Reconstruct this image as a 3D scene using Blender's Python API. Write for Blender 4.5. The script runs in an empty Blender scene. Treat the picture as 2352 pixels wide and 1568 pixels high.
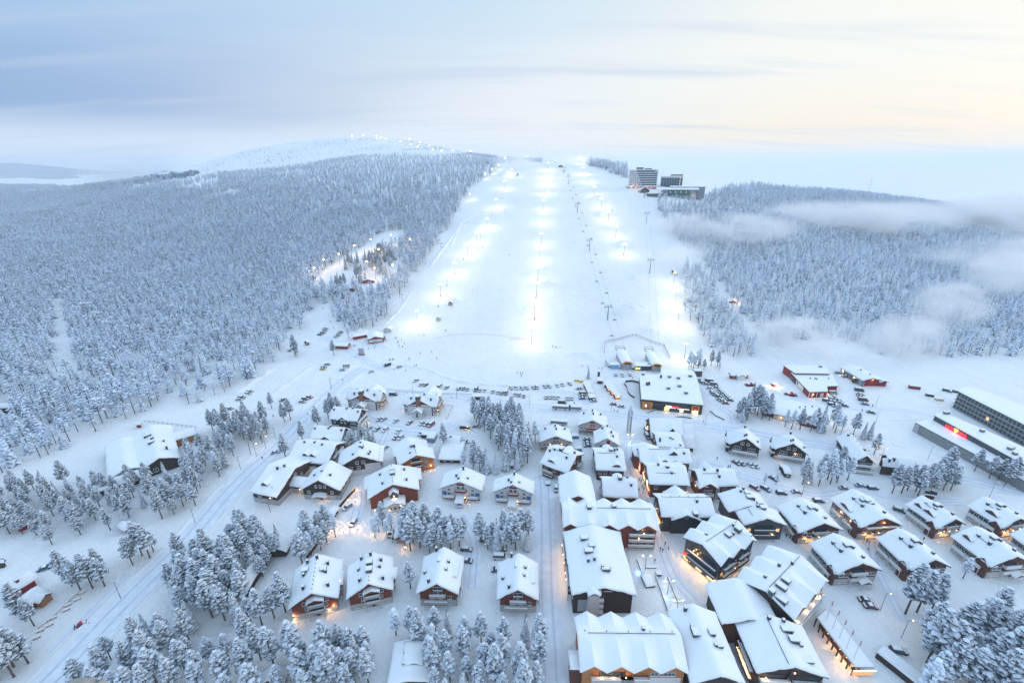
import bpy, bmesh, math, random
import numpy as np
from mathutils import Vector, Matrix
R = math.radians
rnd = random.Random(7)
C = bpy.context.scene.collection
scene = bpy.context.scene

# ------------------------------------------------------------------ camera
CAM_H = 145.0
cam_data = bpy.data.cameras.new("camera")
cam_data.sensor_width = 36.0
cam_data.lens = 16.0
cam_data.clip_start = 1.0
cam_data.clip_end = 60000.0
cam = bpy.data.objects.new("camera", cam_data)
CAM_M = Matrix.Translation((0, 0, CAM_H)) @ Matrix.Rotation(R(90 - 21.4), 4, 'X') @ Matrix.Rotation(R(-0.5), 4, 'Z')
cam.matrix_world = CAM_M
C.objects.link(cam)
scene.camera = cam
AX_R = CAM_M.to_3x3() @ Vector((1, 0, 0))
AX_U = CAM_M.to_3x3() @ Vector((0, 1, 0))
AX_F = CAM_M.to_3x3() @ Vector((0, 0, -1))
FPX = 16.0 / 36.0 * 2352.0            # focal length in units of a 2352 px wide picture

# ------------------------------------------------------------------ exposure
scene.view_settings.view_transform = 'Standard'
scene.view_settings.look = 'None'
scene.view_settings.gamma = 1.0
scene.view_settings.exposure = 0.20
scene.cycles.use_denoising = True
scene.cycles.max_bounces = 5
scene.cycles.diffuse_bounces = 3
scene.cycles.glossy_bounces = 2
scene.cycles.transmission_bounces = 2
scene.cycles.transparent_max_bounces = 8
scene.cycles.volume_bounces = 5
scene.cycles.volume_max_steps = 96
scene.cycles.sample_clamp_indirect = 4.0
scene.cycles.use_light_tree = True

# ------------------------------------------------------------------ sky
SUN_EL, SUN_AZ = R(9), R(62)          # azimuth to the right of the view direction
world = bpy.data.worlds.new("World")
scene.world = world
world.use_nodes = True
wt = world.node_tree
for n in list(wt.nodes): wt.nodes.remove(n)
def wn(t, **k):
    n = wt.nodes.new(t)
    for a, b in k.items(): setattr(n, a, b)
    return n
def wl(a, b): wt.links.new(a, b)
def wmath(op, a, b=None, c=None):
    n = wn('ShaderNodeMath', operation=op)
    for i, v in enumerate((a, b, c)):
        if v is None: continue
        if isinstance(v, (int, float)): n.inputs[i].default_value = v
        else: wl(v, n.inputs[i])
    return n.outputs[0]
def wramp(v, lo, hi):
    n = wn('ShaderNodeMapRange', interpolation_type='SMOOTHSTEP')
    wl(v, n.inputs['Value']); n.inputs['From Min'].default_value = lo; n.inputs['From Max'].default_value = hi
    return n.outputs['Result']
def wmix(f, a, b):
    n = wn('ShaderNodeMix', data_type='RGBA')
    if isinstance(f, (int, float)): n.inputs['Factor'].default_value = f
    else: wl(f, n.inputs['Factor'])
    for v, i in ((a, 6), (b, 7)):
        if isinstance(v, tuple): n.inputs[i].default_value = (*v, 1)
        else: wl(v, n.inputs[i])
    return n.outputs[2]
out = wn('ShaderNodeOutputWorld'); bg = wn('ShaderNodeBackground')
tc = wn('ShaderNodeTexCoord'); sep = wn('ShaderNodeSeparateXYZ')
wl(tc.outputs['Generated'], sep.inputs[0])
dx, dy, dz = sep.outputs
sky = wn('ShaderNodeTexSky', sky_type='NISHITA')
sky.sun_disc = False; sky.sun_elevation = SUN_EL; sky.sun_rotation = SUN_AZ
skyb = wn('ShaderNodeVectorMath', operation='SCALE'); wl(sky.outputs[0], skyb.inputs[0]); skyb.inputs['Scale'].default_value = 0.1
# cloud sheet seen in perspective: direction projected on a plane overhead
den = wmath('ADD', wmath('MAXIMUM', dz, 0.0), 0.10)
cx_, cy_ = wmath('DIVIDE', dx, den), wmath('DIVIDE', dy, den)
comb = wn('ShaderNodeCombineXYZ'); wl(cx_, comb.inputs[0]); wl(cy_, comb.inputs[1])
no1 = wn('ShaderNodeTexNoise'); no1.inputs['Scale'].default_value = 0.42; no1.inputs['Detail'].default_value = 3.5; no1.inputs['Roughness'].default_value = 0.5
no1.inputs['Distortion'].default_value = 0.6
mp = wn('ShaderNodeMapping'); mp.inputs['Scale'].default_value = (0.6, 1.0, 1.0); mp.inputs['Rotation'].default_value = (0, 0, R(20)); mp.inputs['Location'].default_value = (3.1, 1.3, 0)
wl(comb.outputs[0], mp.inputs[0]); wl(mp.outputs[0], no1.inputs['Vector'])
cl = no1.outputs['Fac']
# side-to-side change: blue grey overcast on the left, bright cream on the right
az = wmath('ADD', dx, wmath('MULTIPLY', wmath('SUBTRACT', cl, 0.5), 0.55))
side = wramp(az, -0.80, 0.02)
warm = wramp(az, -0.15, 0.55)
low = wramp(dz, 0.24, 0.02)             # 1 near the horizon
leftc = wmix(wramp(dz, 0.06, 0.30), (0.20, 0.34, 0.60), (0.38, 0.56, 0.79))
leftc = wmix(wmath('MULTIPLY', wramp(dz, 0.09, 0.03), 0.85), leftc, (0.72, 0.81, 0.93))
midc = wmix(wramp(dz, 0.10, 0.30), (0.76, 0.81, 0.86), (0.54, 0.70, 0.83))
rightc = wmix(wramp(dz, -0.01, 0.16), (0.95, 0.78, 0.55), (0.88, 0.87, 0.81))
col = wmix(side, leftc, midc)
col = wmix(wmath('MULTIPLY', warm, 0.95), col, rightc)
# pale blue haze belt lying on the horizon
col = wmix(wmath('MULTIPLY', wramp(dz, 0.028, -0.01), wmath('SUBTRACT', 0.8, wmath('MULTIPLY', warm, 0.55))), col, (0.68, 0.76, 0.88))
col = wmix(wramp(dz, 0.30, 0.75), col, (0.68, 0.95, 1.30))
# soft streaks of cloud
no2 = wn('ShaderNodeTexNoise'); no2.inputs['Scale'].default_value = 1.0; no2.inputs['Detail'].default_value = 5.0; no2.inputs['Roughness'].default_value = 0.55
mp2 = wn('ShaderNodeMapping'); mp2.inputs['Scale'].default_value = (0.25, 1.5, 1.0); mp2.inputs['Rotation'].default_value = (0, 0, R(-8))
wl(comb.outputs[0], mp2.inputs[0]); wl(mp2.outputs[0], no2.inputs['Vector'])
st = wmath('MULTIPLY', wramp(no2.outputs['Fac'], 0.48, 0.70), 0.6)
col = wmix(st, col, (0.50, 0.60, 0.75))
col = wmix(0.06, col, skyb.outputs[0])
wl(col, bg.inputs['Color']); bg.inputs['Strength'].default_value = 1.0
wl(bg.outputs[0], out.inputs['Surface'])

sun_d = bpy.data.lights.new("sun", 'SUN'); sun_d.energy = 0.65; sun_d.angle = R(25); sun_d.color = (1.0, 0.90, 0.78)
sun = bpy.data.objects.new("sun", sun_d)
sdir = Vector((math.sin(SUN_AZ) * math.cos(R(16)), math.cos(SUN_AZ) * math.cos(R(16)), math.sin(R(16))))
sun.rotation_euler = (-sdir).to_track_quat('-Z', 'Y').to_euler(); sun.location = (300, 0, 400)
C.objects.link(sun)

# ------------------------------------------------------------------ picture <-> place
def ray(px, py):
    return AX_F + AX_R * ((px - 1176.0) / FPX) + AX_U * ((784.0 - py) / FPX)
def atz(px, py, z=0.0):
    d = ray(px, py); t = (z - CAM_H) / d.z
    return Vector((d.x * t, d.y * t, z))
def atdepth(px, py, Z):
    d = ray(px, py); return Vector((d.x * Z, d.y * Z, CAM_H + d.z * Z))
def proj(P):
    v = Vector(P) - Vector((0, 0, CAM_H)); Z = v.dot(AX_F)
    return 1176.0 + FPX * v.dot(AX_R) / Z, 784.0 - FPX * v.dot(AX_U) / Z, Z

# terrain: measured points (picture x, picture y, distance along the view axis), joined by a thin plate
CP = [
 # ski slope
 (1250,860,338),(1250,780,394),(1250,700,442),(1250,600,540),(1250,500,680),(1250,430,840),(1250,378,1010),
 (950,780,392),(1010,600,550),(1100,450,790),(1165,385,985),
 (1500,780,392),(1520,700,440),(1530,600,535),(1470,500,670),(1420,430,800),(1350,382,985),
 # left woods
 (800,600,575),(600,600,635),(300,600,700),(0,600,722),
 (1000,500,720),(800,500,780),(600,500,880),(400,500,1000),(200,500,1150),
 (1000,430,920),(800,430,1050),(600,430,1250),(400,430,1500),(250,435,2000),
 (1000,390,1100),(800,390,1300),(600,390,1600),(480,390,1900),
 (1150,372,1250),(1000,360,1350),(800,358,1750),(560,347,2100),
 (1000,343,1650),(900,324,2100),(830,315,2300),(700,323,2350),(620,336,2250),
 # right woods
 (1480,440,740),(1560,440,770),(1640,440,800),(1700,600,600),(1600,500,660),(1800,600,570),
 (1800,530,690),(1800,480,830),(1800,447,980),(2000,600,600),(2000,480,900),(2000,460,1010),
 (2200,600,640),(2200,540,760),(2200,484,1000),(2350,600,650),(2350,540,800),(2350,520,950),
]
WP = [(-700,3600,190),(0,2700,140),(-150,1900,165),(120,1450,146),(450,1400,120),(900,1500,45),(1500,1500,10),(-2600,2500,25),(-3500,1500,0),
      (-2200,3800,40),(1000,2500,30),(500,3500,60),(2200,800,0),(1400,1100,18),(2500,2500,0),(-3500,4000,0),(0,5000,30),(-1500,5200,20),(1800,300,0),(-2500,600,0)]
for (x, y) in [(-400,60),(0,60),(400,60),(-500,200),(-250,200),(0,200),(250,200),(500,200),(-600,330),(-300,300),(-150,320),(150,300),(300,330),(450,370),(-450,420),(-700,560),
               (-900,700),(-1300,1000),(-1900,1300),(0,270),(700,250),(-1200,400),(600,450),(900,500),(-800,250),(1200,300),(-330,430),(60,330),(-60,330),(-1700,1800)]:
    WP.append((x, y, 0))
_pts = [tuple(atdepth(*c)) for c in CP] + WP
_P = np.array([(p[0], p[1]) for p in _pts]) / 1000.0
_H = np.array([p[2] for p in _pts])
def _U(r2): return 0.5 * r2 * np.log(np.maximum(r2, 1e-12))
_n = len(_P)
_A = np.zeros((_n + 3, _n + 3))
_A[:_n, :_n] = _U(((_P[:, None] - _P[None]) ** 2).sum(-1)) + np.eye(_n) * 0.0004
_A[:_n, _n] = 1; _A[:_n, _n + 1:] = _P; _A[_n, :_n] = 1; _A[_n + 1:, :_n] = _P.T
_w = np.linalg.solve(_A, np.concatenate([_H, np.zeros(3)]))
def heights(X, Y):
    X = np.asarray(X, float); Y = np.asarray(Y, float)
    sh = X.shape; p = np.stack([X.ravel(), Y.ravel()], -1) / 1000.0
    out = np.empty(len(p))
    for i in range(0, len(p), 20000):
        q = p[i:i + 20000]
        out[i:i + 20000] = _U(((q[:, None] - _P[None]) ** 2).sum(-1)) @ _w[:_n] + _w[_n] + q @ _w[_n + 1:]
    xr, yr = X.ravel(), Y.ravel()
    # village plain stays level, the far plain falls away to nothing
    e = np.maximum(out - 1.0, 0) + 0.02 * np.clip(out, 0, 1)
    lo = 300.0 + 0.0 * xr
    k = np.clip((yr - 275 + 0.12 * np.abs(xr - 0)) / 90.0, 0, 1); k = k * k * (3 - 2 * k)
    far = 1 - np.clip((np.hypot(xr + 300, yr - 1500) - 2600) / 2200.0, 0, 1); far = far * far * (3 - 2 * far)
    e = e * k * far
    # the ground itself rolls a little
    bump = 1.6 * np.sin(xr / 61.0 + 1.3 * np.sin(yr / 83.0)) * np.sin(yr / 57.0 + 0.7) + 0.7 * np.sin(xr / 23.0 + yr / 31.0)
    e = e + bump * np.clip(e / 25.0, 0, 1) * 0.8
    return e.reshape(sh)
def height(x, y): return float(heights(np.array([x]), np.array([y]))[0])
def at(px, py):
    d = ray(px, py)
    if py > 800:
        P = atz(px, py, 0.0)
        if height(P.x, P.y) < 0.3: return Vector((P.x, P.y, height(P.x, P.y)))
    Z = np.geomspace(120, 6000, 700)
    X, Y, H = d.x * Z, d.y * Z, CAM_H + d.z * Z
    g = H - heights(X, Y)
    i = np.argmax(g < 0)
    if g[i] >= 0: i = len(Z) - 1
    if i > 0:
        t = g[i - 1] / (g[i - 1] - g[i] + 1e-9); Zc = Z[i - 1] + t * (Z[i] - Z[i - 1])
    else: Zc = Z[0]
    x, y = d.x * Zc, d.y * Zc
    return Vector((x, y, height(x, y)))
# regions of the photograph measured enlarged: each returns picture coordinates on the 2352 px scale
def fL(x, y): return (.25 * x, 832.6 + .25 * y)
def fM(x, y): return (516.8 + .25 * x, 832.6 + .25 * y)
def fN(x, y): return (1033.6 + .25 * x, 832.6 + .25 * y)
def fO(x, y): return (1550.4 + .25 * x, 832.6 + .25 * y)
def fP(x, y): return (.25 * x, 1176 + .25 * y)
def fQ(x, y): return (588 + .25 * x, 1176 + .25 * y)
def fR(x, y): return (1176 + .25 * x, 1176 + .25 * y)
def fS(x, y): return (1764 + .25 * x, 1176 + .25 * y)
def fK(x, y): return (1821.4 + .227 * x, 832.6 + .227 * y)
def fA(x, y): return (631.6 + .25 * x, 660.4 + .25 * y)
def fB(x, y): return (1148.4 + .25 * x, 660.4 + .25 * y)
def fC(x, y): return (631.6 + .3174 * x, 287.1 + .3174 * y)
def fD(x, y): return (1320.7 + .3174 * x, 315.8 + .3174 * y)
def fE(x, y): return (1435.5 + .0977 * x, 367.5 + .0977 * y)
def fF(x, y): return (1320.7 + .1465 * x, 735 + .1465 * y)
def fG(x, y): return (775.2 + .122 * x, 849.8 + .122 * y)
def fH(x, y): return (1866.2 + .0977 * x, 826.9 + .0977 * y)
def fI(x, y): return (689 + .122 * x, 505.3 + .122 * y)
def fT(x, y): return (1435.5 + .1648 * x, 976.2 + .1648 * y)
def fW(x, y): return (1636.5 + .2128 * x, 1234.6 + .2128 * y)

# ------------------------------------------------------------------ materials
MATS = {}
def mat(name, col, rough=0.8, noise=0.0, nscale=3.0, metal=0.0, emit=0.0, bump=0.0, bscale=8.0, stripes=None, snow=None, spec=None):
    if name in MATS: return MATS[name]
    m = bpy.data.materials.new(name); m.use_nodes = True
    t = m.node_tree; b = t.nodes['Principled BSDF']
    b.inputs['Base Color'].default_value = (*col, 1); b.inputs['Roughness'].default_value = rough; b.inputs['Metallic'].default_value = metal
    if spec is not None: b.inputs['Specular IOR Level'].default_value = spec
    tcn = t.nodes.new('ShaderNodeTexCoord')
    src = None
    if noise or stripes:
        nz = t.nodes.new('ShaderNodeTexNoise'); nz.inputs['Scale'].default_value = nscale; nz.inputs['Detail'].default_value = 4
        t.links.new(tcn.outputs['Object'], nz.inputs['Vector'])
        mr = t.nodes.new('ShaderNodeMapRange'); mr.inputs['From Min'].default_value = 0.25; mr.inputs['From Max'].default_value = 0.75
        mr.inputs['To Min'].default_value = 1 - noise; mr.inputs['To Max'].default_value = 1 + noise
        t.links.new(nz.outputs['Fac'], mr.inputs['Value'])
        v = mr.outputs[0]
        if stripes:                                       # horizontal boards
            wv = t.nodes.new('ShaderNodeTexWave'); wv.bands_direction = 'Z'; wv.inputs['Scale'].default_value = stripes[0]
            t.links.new(tcn.outputs['Object'], wv.inputs['Vector'])
            m2 = t.nodes.new('ShaderNodeMapRange'); m2.inputs['To Min'].default_value = 1 - stripes[1]; m2.inputs['To Max'].default_value = 1
            t.links.new(wv.outputs['Fac'], m2.inputs['Value'])
            mm = t.nodes.new('ShaderNodeMath'); mm.operation = 'MULTIPLY'; t.links.new(v, mm.inputs[0]); t.links.new(m2.outputs[0], mm.inputs[1]); v = mm.outputs[0]
        sc = t.nodes.new('ShaderNodeVectorMath'); sc.operation = 'SCALE'; sc.inputs[0].default_value = col
        t.links.new(v, sc.inputs['Scale']); src = sc.outputs[0]
    if snow:                                              # snow or frost that has settled on faces turned to the sky
        g = t.nodes.new('ShaderNodeNewGeometry'); sp = t.nodes.new('ShaderNodeSeparateXYZ'); t.links.new(g.outputs['Normal'], sp.inputs[0])
        nz = t.nodes.new('ShaderNodeTexNoise'); nz.inputs['Scale'].default_value = snow.get('scale', 2.0); nz.inputs['Detail'].default_value = 3
        t.links.new(tcn.outputs['Object'], nz.inputs['Vector'])
        ad = t.nodes.new('ShaderNodeMath'); ad.operation = 'MULTIPLY_ADD'; ad.inputs[1].default_value = snow.get('namp', 1.2)
        t.links.new(nz.outputs['Fac'], ad.inputs[0]); t.links.new(sp.outputs[2], ad.inputs[2])
        if snow.get('patch'):                             # stands of trees carry uneven loads of snow
            n2 = t.nodes.new('ShaderNodeTexNoise'); n2.inputs['Scale'].default_value = .022; n2.inputs['Detail'].default_value = 5; n2.inputs['Roughness'].default_value = .7; t.links.new(g.outputs['Position'], n2.inputs['Vector'])
            a2 = t.nodes.new('ShaderNodeMath'); a2.operation = 'MULTIPLY_ADD'; a2.inputs[1].default_value = snow['patch']; t.links.new(n2.outputs['Fac'], a2.inputs[0]); t.links.new(ad.outputs[0], a2.inputs[2]); ad = a2
        mr = t.nodes.new('ShaderNodeMapRange'); mr.interpolation_type = 'SMOOTHSTEP'
        mr.inputs['From Min'].default_value = snow['lo']; mr.inputs['From Max'].default_value = snow['hi']
        t.links.new(ad.outputs[0], mr.inputs['Value'])
        mx = t.nodes.new('ShaderNodeMix'); mx.data_type = 'RGBA'
        t.links.new(mr.outputs[0], mx.inputs['Factor'])
        if src: t.links.new(src, mx.inputs[6])
        else: mx.inputs[6].default_value = (*col, 1)
        mx.inputs[7].default_value = (*snow['col'], 1)
        src = mx.outputs[2]
    if src is not None: t.links.new(src, b.inputs['Base Color'])
    if bump:
        nb = t.nodes.new('ShaderNodeTexNoise'); nb.inputs['Scale'].default_value = bscale; nb.inputs['Detail'].default_value = 5
        t.links.new(tcn.outputs['Object'], nb.inputs['Vector'])
        bp = t.nodes.new('ShaderNodeBump'); bp.inputs['Strength'].default_value = bump; bp.inputs['Distance'].default_value = 0.3
        t.links.new(nb.outputs['Fac'], bp.inputs['Height']); t.links.new(bp.outputs[0], b.inputs['Normal'])
    if emit:
        b.inputs['Emission Color'].default_value = (*col, 1); b.inputs['Emission Strength'].default_value = emit
    MATS[name] = m
    return m
SNOW = mat('snow', (0.90, 0.925, 0.94), 0.65, noise=0.03, nscale=0.15, bump=0.25, bscale=0.8, spec=0.2)
ROOFSNOW = mat('roof_snow', (0.86, 0.89, 0.92), 0.6, noise=0.02, nscale=0.4, bump=0.15, bscale=1.2, spec=0.2)
def _drift(m):
    t = m.node_tree; b = t.nodes['Principled BSDF']; g = t.nodes.new('ShaderNodeNewGeometry'); src = b.inputs['Base Color'].links[0].from_socket; fac = None
    for sc, amp, st in ((1.0, .03, (.45, .45, .45)), (1.0, .025, (.09, .012, .03)), (1.0, .03, (.02, .02, .02))):
        mp_ = t.nodes.new('ShaderNodeMapping'); mp_.inputs['Scale'].default_value = st; t.links.new(g.outputs['Position'], mp_.inputs[0]); n_ = t.nodes.new('ShaderNodeTexNoise'); n_.inputs['Scale'].default_value = sc; n_.inputs['Detail'].default_value = 5; n_.inputs['Roughness'].default_value = .65; t.links.new(mp_.outputs[0], n_.inputs['Vector'])
        r_ = t.nodes.new('ShaderNodeMapRange'); r_.inputs['From Min'].default_value = .3; r_.inputs['From Max'].default_value = .7; r_.inputs['To Min'].default_value = 1 - 2 * amp; r_.inputs['To Max'].default_value = 1; t.links.new(n_.outputs['Fac'], r_.inputs['Value'])
        if fac is None: fac = r_.outputs[0]
        else: mm = t.nodes.new('ShaderNodeMath'); mm.operation = 'MULTIPLY'; t.links.new(fac, mm.inputs[0]); t.links.new(r_.outputs[0], mm.inputs[1]); fac = mm.outputs[0]
        if st[0] > .4: h_ = n_.outputs['Fac']
    s_ = t.nodes.new('ShaderNodeVectorMath'); s_.operation = 'SCALE'; t.links.new(src, s_.inputs[0]); t.links.new(fac, s_.inputs['Scale']); t.links.new(s_.outputs[0], b.inputs['Base Color'])
    bp = b.inputs['Normal'].links[0].from_node; b2 = t.nodes.new('ShaderNodeBump'); b2.inputs['Strength'].default_value = .8; b2.inputs['Distance'].default_value = .9; t.links.new(h_, b2.inputs['Height']); t.links.new(bp.outputs[0], b2.inputs['Normal']); t.links.new(b2.outputs[0], b.inputs['Normal'])
_drift(SNOW)
ROADSNOW = mat('packed_snow', (0.74, 0.79, 0.86), 0.6, noise=0.10, nscale=0.25, bump=0.4, bscale=1.5, spec=0.3)

# ------------------------------------------------------------------ mesh builder
class MB:
    def __init__(s): s.v = []; s.f = []; s.m = []; s.mats = []
    def mi(s, m):
        if m not in s.mats: s.mats.append(m)
        return s.mats.index(m)
    def face(s, pts, m):
        i = len(s.v); s.v += [tuple(p) for p in pts]; s.f.append(tuple(range(i, i + len(pts)))); s.m.append(s.mi(m)); return s
    def add(s, vs, fs, m):
        i = len(s.v); s.v += [tuple(p) for p in vs]; k = s.mi(m)
        for f in fs: s.f.append(tuple(i + j for j in f)); s.m.append(k)
        return s
    def box(s, x0, x1, y0, y1, z0, z1, m):
        return s.add([(x0, y0, z0), (x1, y0, z0), (x1, y1, z0), (x0, y1, z0), (x0, y0, z1), (x1, y0, z1), (x1, y1, z1), (x0, y1, z1)],
                     [(0, 3, 2, 1), (4, 5, 6, 7), (0, 1, 5, 4), (1, 2, 6, 5), (2, 3, 7, 6), (3, 0, 4, 7)], m)
    def tube(s, p0, p1, r0, r1=None, m=None, n=6, cap=True):
        p0, p1 = Vector(p0), Vector(p1); r1 = r0 if r1 is None else r1
        d = (p1 - p0).normalized(); u = d.orthogonal().normalized(); w = d.cross(u)
        vs = []
        for p, r in ((p0, r0), (p1, r1)):
            for k in range(n):
                a = 2 * math.pi * k / n; vs.append(p + u * (r * math.cos(a)) + w * (r * math.sin(a)))
        fs = [(k, (k + 1) % n, n + (k + 1) % n, n + k) for k in range(n)]
        if cap: fs += [tuple(range(n))[::-1], tuple(range(n, 2 * n))]
        return s.add(vs, fs, m)
    def prism(s, poly, z0, z1, m, mtop=None):
        n = len(poly)
        s.add([(x, y, z0) for x, y in poly] + [(x, y, z1) for x, y in poly],
              [(k, (k + 1) % n, n + (k + 1) % n, n + k) for k in range(n)] + [tuple(range(n))[::-1]], m)
        return s.face([(x, y, z1) for x, y in poly], mtop or m)
    def blob(s, c, rx, ry, rz, m, seed=0, jit=0.0, sub=1):
        vs, fs = ICO[sub]; q = random.Random(seed); o = []
        for v in vs:
            k = 1 + jit * (q.random() * 2 - 1); o.append((c[0] + v[0] * rx * k, c[1] + v[1] * ry * k, c[2] + v[2] * rz * k))
        return s.add(o, fs, m)
    def mesh(s, name, smooth=False):
        me = bpy.data.meshes.new(name); me.from_pydata(s.v, [], s.f)
        for m in s.mats: me.materials.append(m)
        me.polygons.foreach_set('material_index', s.m)
        if smooth: me.polygons.foreach_set('use_smooth', [True] * len(s.f))
        me.update(); return me
    def build(s, name, parent=None, loc=None, rz=0.0, smooth=False):
        return obj(name, s.mesh(name, smooth), parent, loc, rz)
def obj(name, me, parent=None, loc=None, rz=0.0):
    o = bpy.data.objects.new(name, me); C.objects.link(o)
    if parent: o.parent = parent
    if loc is not None: o.location = loc
    if rz: o.rotation_euler = (0, 0, rz)
    return o
def empty(name, loc=(0, 0, 0), rz=0.0):
    o = bpy.data.objects.new(name, None); C.objects.link(o); o.location = loc; o.rotation_euler = (0, 0, rz); o.empty_display_size = 0.5
    return o
def tag(o, label=None, cat=None, group=None, kind=None):
    if label: o['label'] = label
    if cat: o['category'] = cat
    if group: o['group'] = group
    if kind: o['kind'] = kind
    return o
KIDS = {}
def copy_tree(o, parent=None):
    c = o.copy(); C.objects.link(c); c.parent = parent
    for ch in o.children: copy_tree(ch, c)
    return c
def _ico(sub):
    bm = bmesh.new(); bmesh.ops.create_icosphere(bm, subdivisions=sub, radius=1.0)
    r = ([tuple(v.co) for v in bm.verts], [tuple(v.index for v in f.verts) for f in bm.faces]); bm.free(); return r
ICO = {1: _ico(1), 2: _ico(2)}
def inpoly(px, py, poly):
    px = np.asarray(px); py = np.asarray(py); c = np.zeros(px.shape, bool); n = len(poly)
    for i in range(n):
        x0, y0 = poly[i]; x1, y1 = poly[(i + 1) % n]
        if y0 == y1: continue
        c ^= ((y0 > py) != (y1 > py)) & (px < (x1 - x0) * (py - y0) / (y1 - y0) + x0)
    return c
def projn(X, Y, Z):
    v = np.stack([X, Y, Z - CAM_H], -1); r = np.array(AX_R); u = np.array(AX_U); f = np.array(AX_F)
    D = v @ f; return 1176 + FPX * (v @ r) / D, 784 - FPX * (v @ u) / D, D

# ------------------------------------------------------------------ ground
def sheet(name, rows, cols, yfun, xfun, m, zoff=0.0):
    Y = np.array([[yfun(i)] * cols for i in range(rows)], float)
    X = np.array([[xfun(i, j) for j in range(cols)] for i in range(rows)], float)
    Z = heights(X, Y) + zoff
    v = np.stack([X.ravel(), Y.ravel(), Z.ravel()], -1)
    idx = np.arange(rows * cols).reshape(rows, cols)
    f = np.stack([idx[:-1, :-1], idx[:-1, 1:], idx[1:, 1:], idx[1:, :-1]], -1).reshape(-1, 4)
    me = bpy.data.meshes.new(name); me.from_pydata(v.tolist(), [], f.tolist()); me.materials.append(m)
    me.polygons.foreach_set('use_smooth', [True] * len(f)); me.update()
    return obj(name, me)
YR = [-900.0, -200.0, 0.0] + list(np.linspace(40, 300, 27)) + list(np.geomspace(306, 3800, 230)) + list(np.geomspace(3900, 42000, 30))
NC = 330
def _xf(i, j):
    t = (j / (NC - 1) - 0.5) * 2
    w = max(YR[i], 250.0) * 1.0
    return w * (1.75 * t + 0.9 * t ** 3)
g = sheet('ground', len(YR), NC, lambda i: YR[i], _xf, SNOW)
tag(g, 'snow covered ground of the village plain, slopes and fell', kind='structure')
# ------------------------------------------------------------------ trees
NEEDLE = {}
def treemat(name, col, lo, hi, snowc, sc=1.1, namp=1.3, patch=0):
    return mat(name, col, 0.85, noise=0.35, nscale=0.9, snow=dict(lo=lo + patch * .5, hi=hi + patch * .5, col=snowc, scale=sc, namp=namp, patch=patch), spec=0.1)
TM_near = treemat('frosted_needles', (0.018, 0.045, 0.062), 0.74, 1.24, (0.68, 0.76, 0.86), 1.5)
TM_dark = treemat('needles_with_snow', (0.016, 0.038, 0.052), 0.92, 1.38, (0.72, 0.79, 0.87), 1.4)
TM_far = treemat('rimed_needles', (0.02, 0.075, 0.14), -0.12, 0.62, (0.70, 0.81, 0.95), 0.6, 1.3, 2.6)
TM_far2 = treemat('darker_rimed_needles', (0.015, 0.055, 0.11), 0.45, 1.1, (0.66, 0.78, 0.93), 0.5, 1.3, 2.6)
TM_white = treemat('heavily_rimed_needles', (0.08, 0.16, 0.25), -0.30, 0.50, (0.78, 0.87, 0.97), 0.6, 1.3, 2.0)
BARK = mat('bark', (0.10, 0.075, 0.065), 0.9, noise=0.3, nscale=2.0, snow=dict(lo=0.5, hi=1.2, col=(0.6, 0.66, 0.74), scale=3.0, namp=1.0))
def pine_crown(b, h, seed, m, n=46, sub=1, spread=1.0):
    ms = m if isinstance(m, tuple) else (m, m)
    q = random.Random(seed); base = h * q.uniform(0.30, 0.42); lean = q.uniform(-.3, .3), q.uniform(-.3, .3)
    limbs = []
    for k in range(n):
        t = (k + q.random()) / n; z = base + (h - base) * t
        prof = (math.sin(math.pi * min(1, (t * 0.92 + 0.13)) ** 0.85)) ** 0.6 * (1 - 0.35 * t)
        rr = h * 0.165 * spread * prof
        a = k * 2.4 + q.uniform(-.5, .5); d = rr * math.sqrt(q.uniform(0.10, 1.0))
        x, y = math.cos(a) * d + lean[0] * t, math.sin(a) * d + lean[1] * t
        s = h * q.uniform(0.032, 0.070) * (1 - 0.3 * t) * (46 / max(n, 46)) ** .22
        m = ms[0] if q.random() > .38 else ms[1]
        b.blob((x, y, z - 0.12 * d), s * q.uniform(.9, 1.5), s * q.uniform(.9, 1.5), s * q.uniform(.40, .62), m, seed * 99 + k, 0.42, sub)
        if q.random() < 0.9:                                   # ragged tufts at the rim of each clump
            for _ in range(3):
                a2 = q.uniform(0, 6.28); e = s * q.uniform(.9, 1.5); zc = z - 0.12 * d + s * q.uniform(-.3, .4)
                p = Vector((x + math.cos(a2) * e, y + math.sin(a2) * e, zc)); w = s * 0.45
                b.face([p + Vector((q.uniform(-w, w), q.uniform(-w, w), q.uniform(-w, w) * .5)) for _ in range(3)], m)
        if k % 5 == 0: limbs.append((x, y, z))
    return limbs, lean
def pine(h, seed, m, n=46, sub=1, spread=1.0):
    cb = MB(); limbs, lean = pine_crown(cb, h, seed, m, n, sub, spread)
    tb = MB(); tb.tube((0, 0, -0.6), (lean[0] * .5, lean[1] * .5, h * .5), h * .014 + .05, h * .010 + .02, BARK, 7)
    tb.tube((lean[0] * .5, lean[1] * .5, h * .5), (lean[0], lean[1], h * .93), h * .010 + .02, .03, BARK, 6)
    for x, y, z in limbs[:9]: tb.tube((lean[0] * z / h, lean[1] * z / h, max(z - h * .06, h * .25)), (x * .9, y * .9, z), .07, .03, BARK, 4, False)
    return cb, tb
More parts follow.
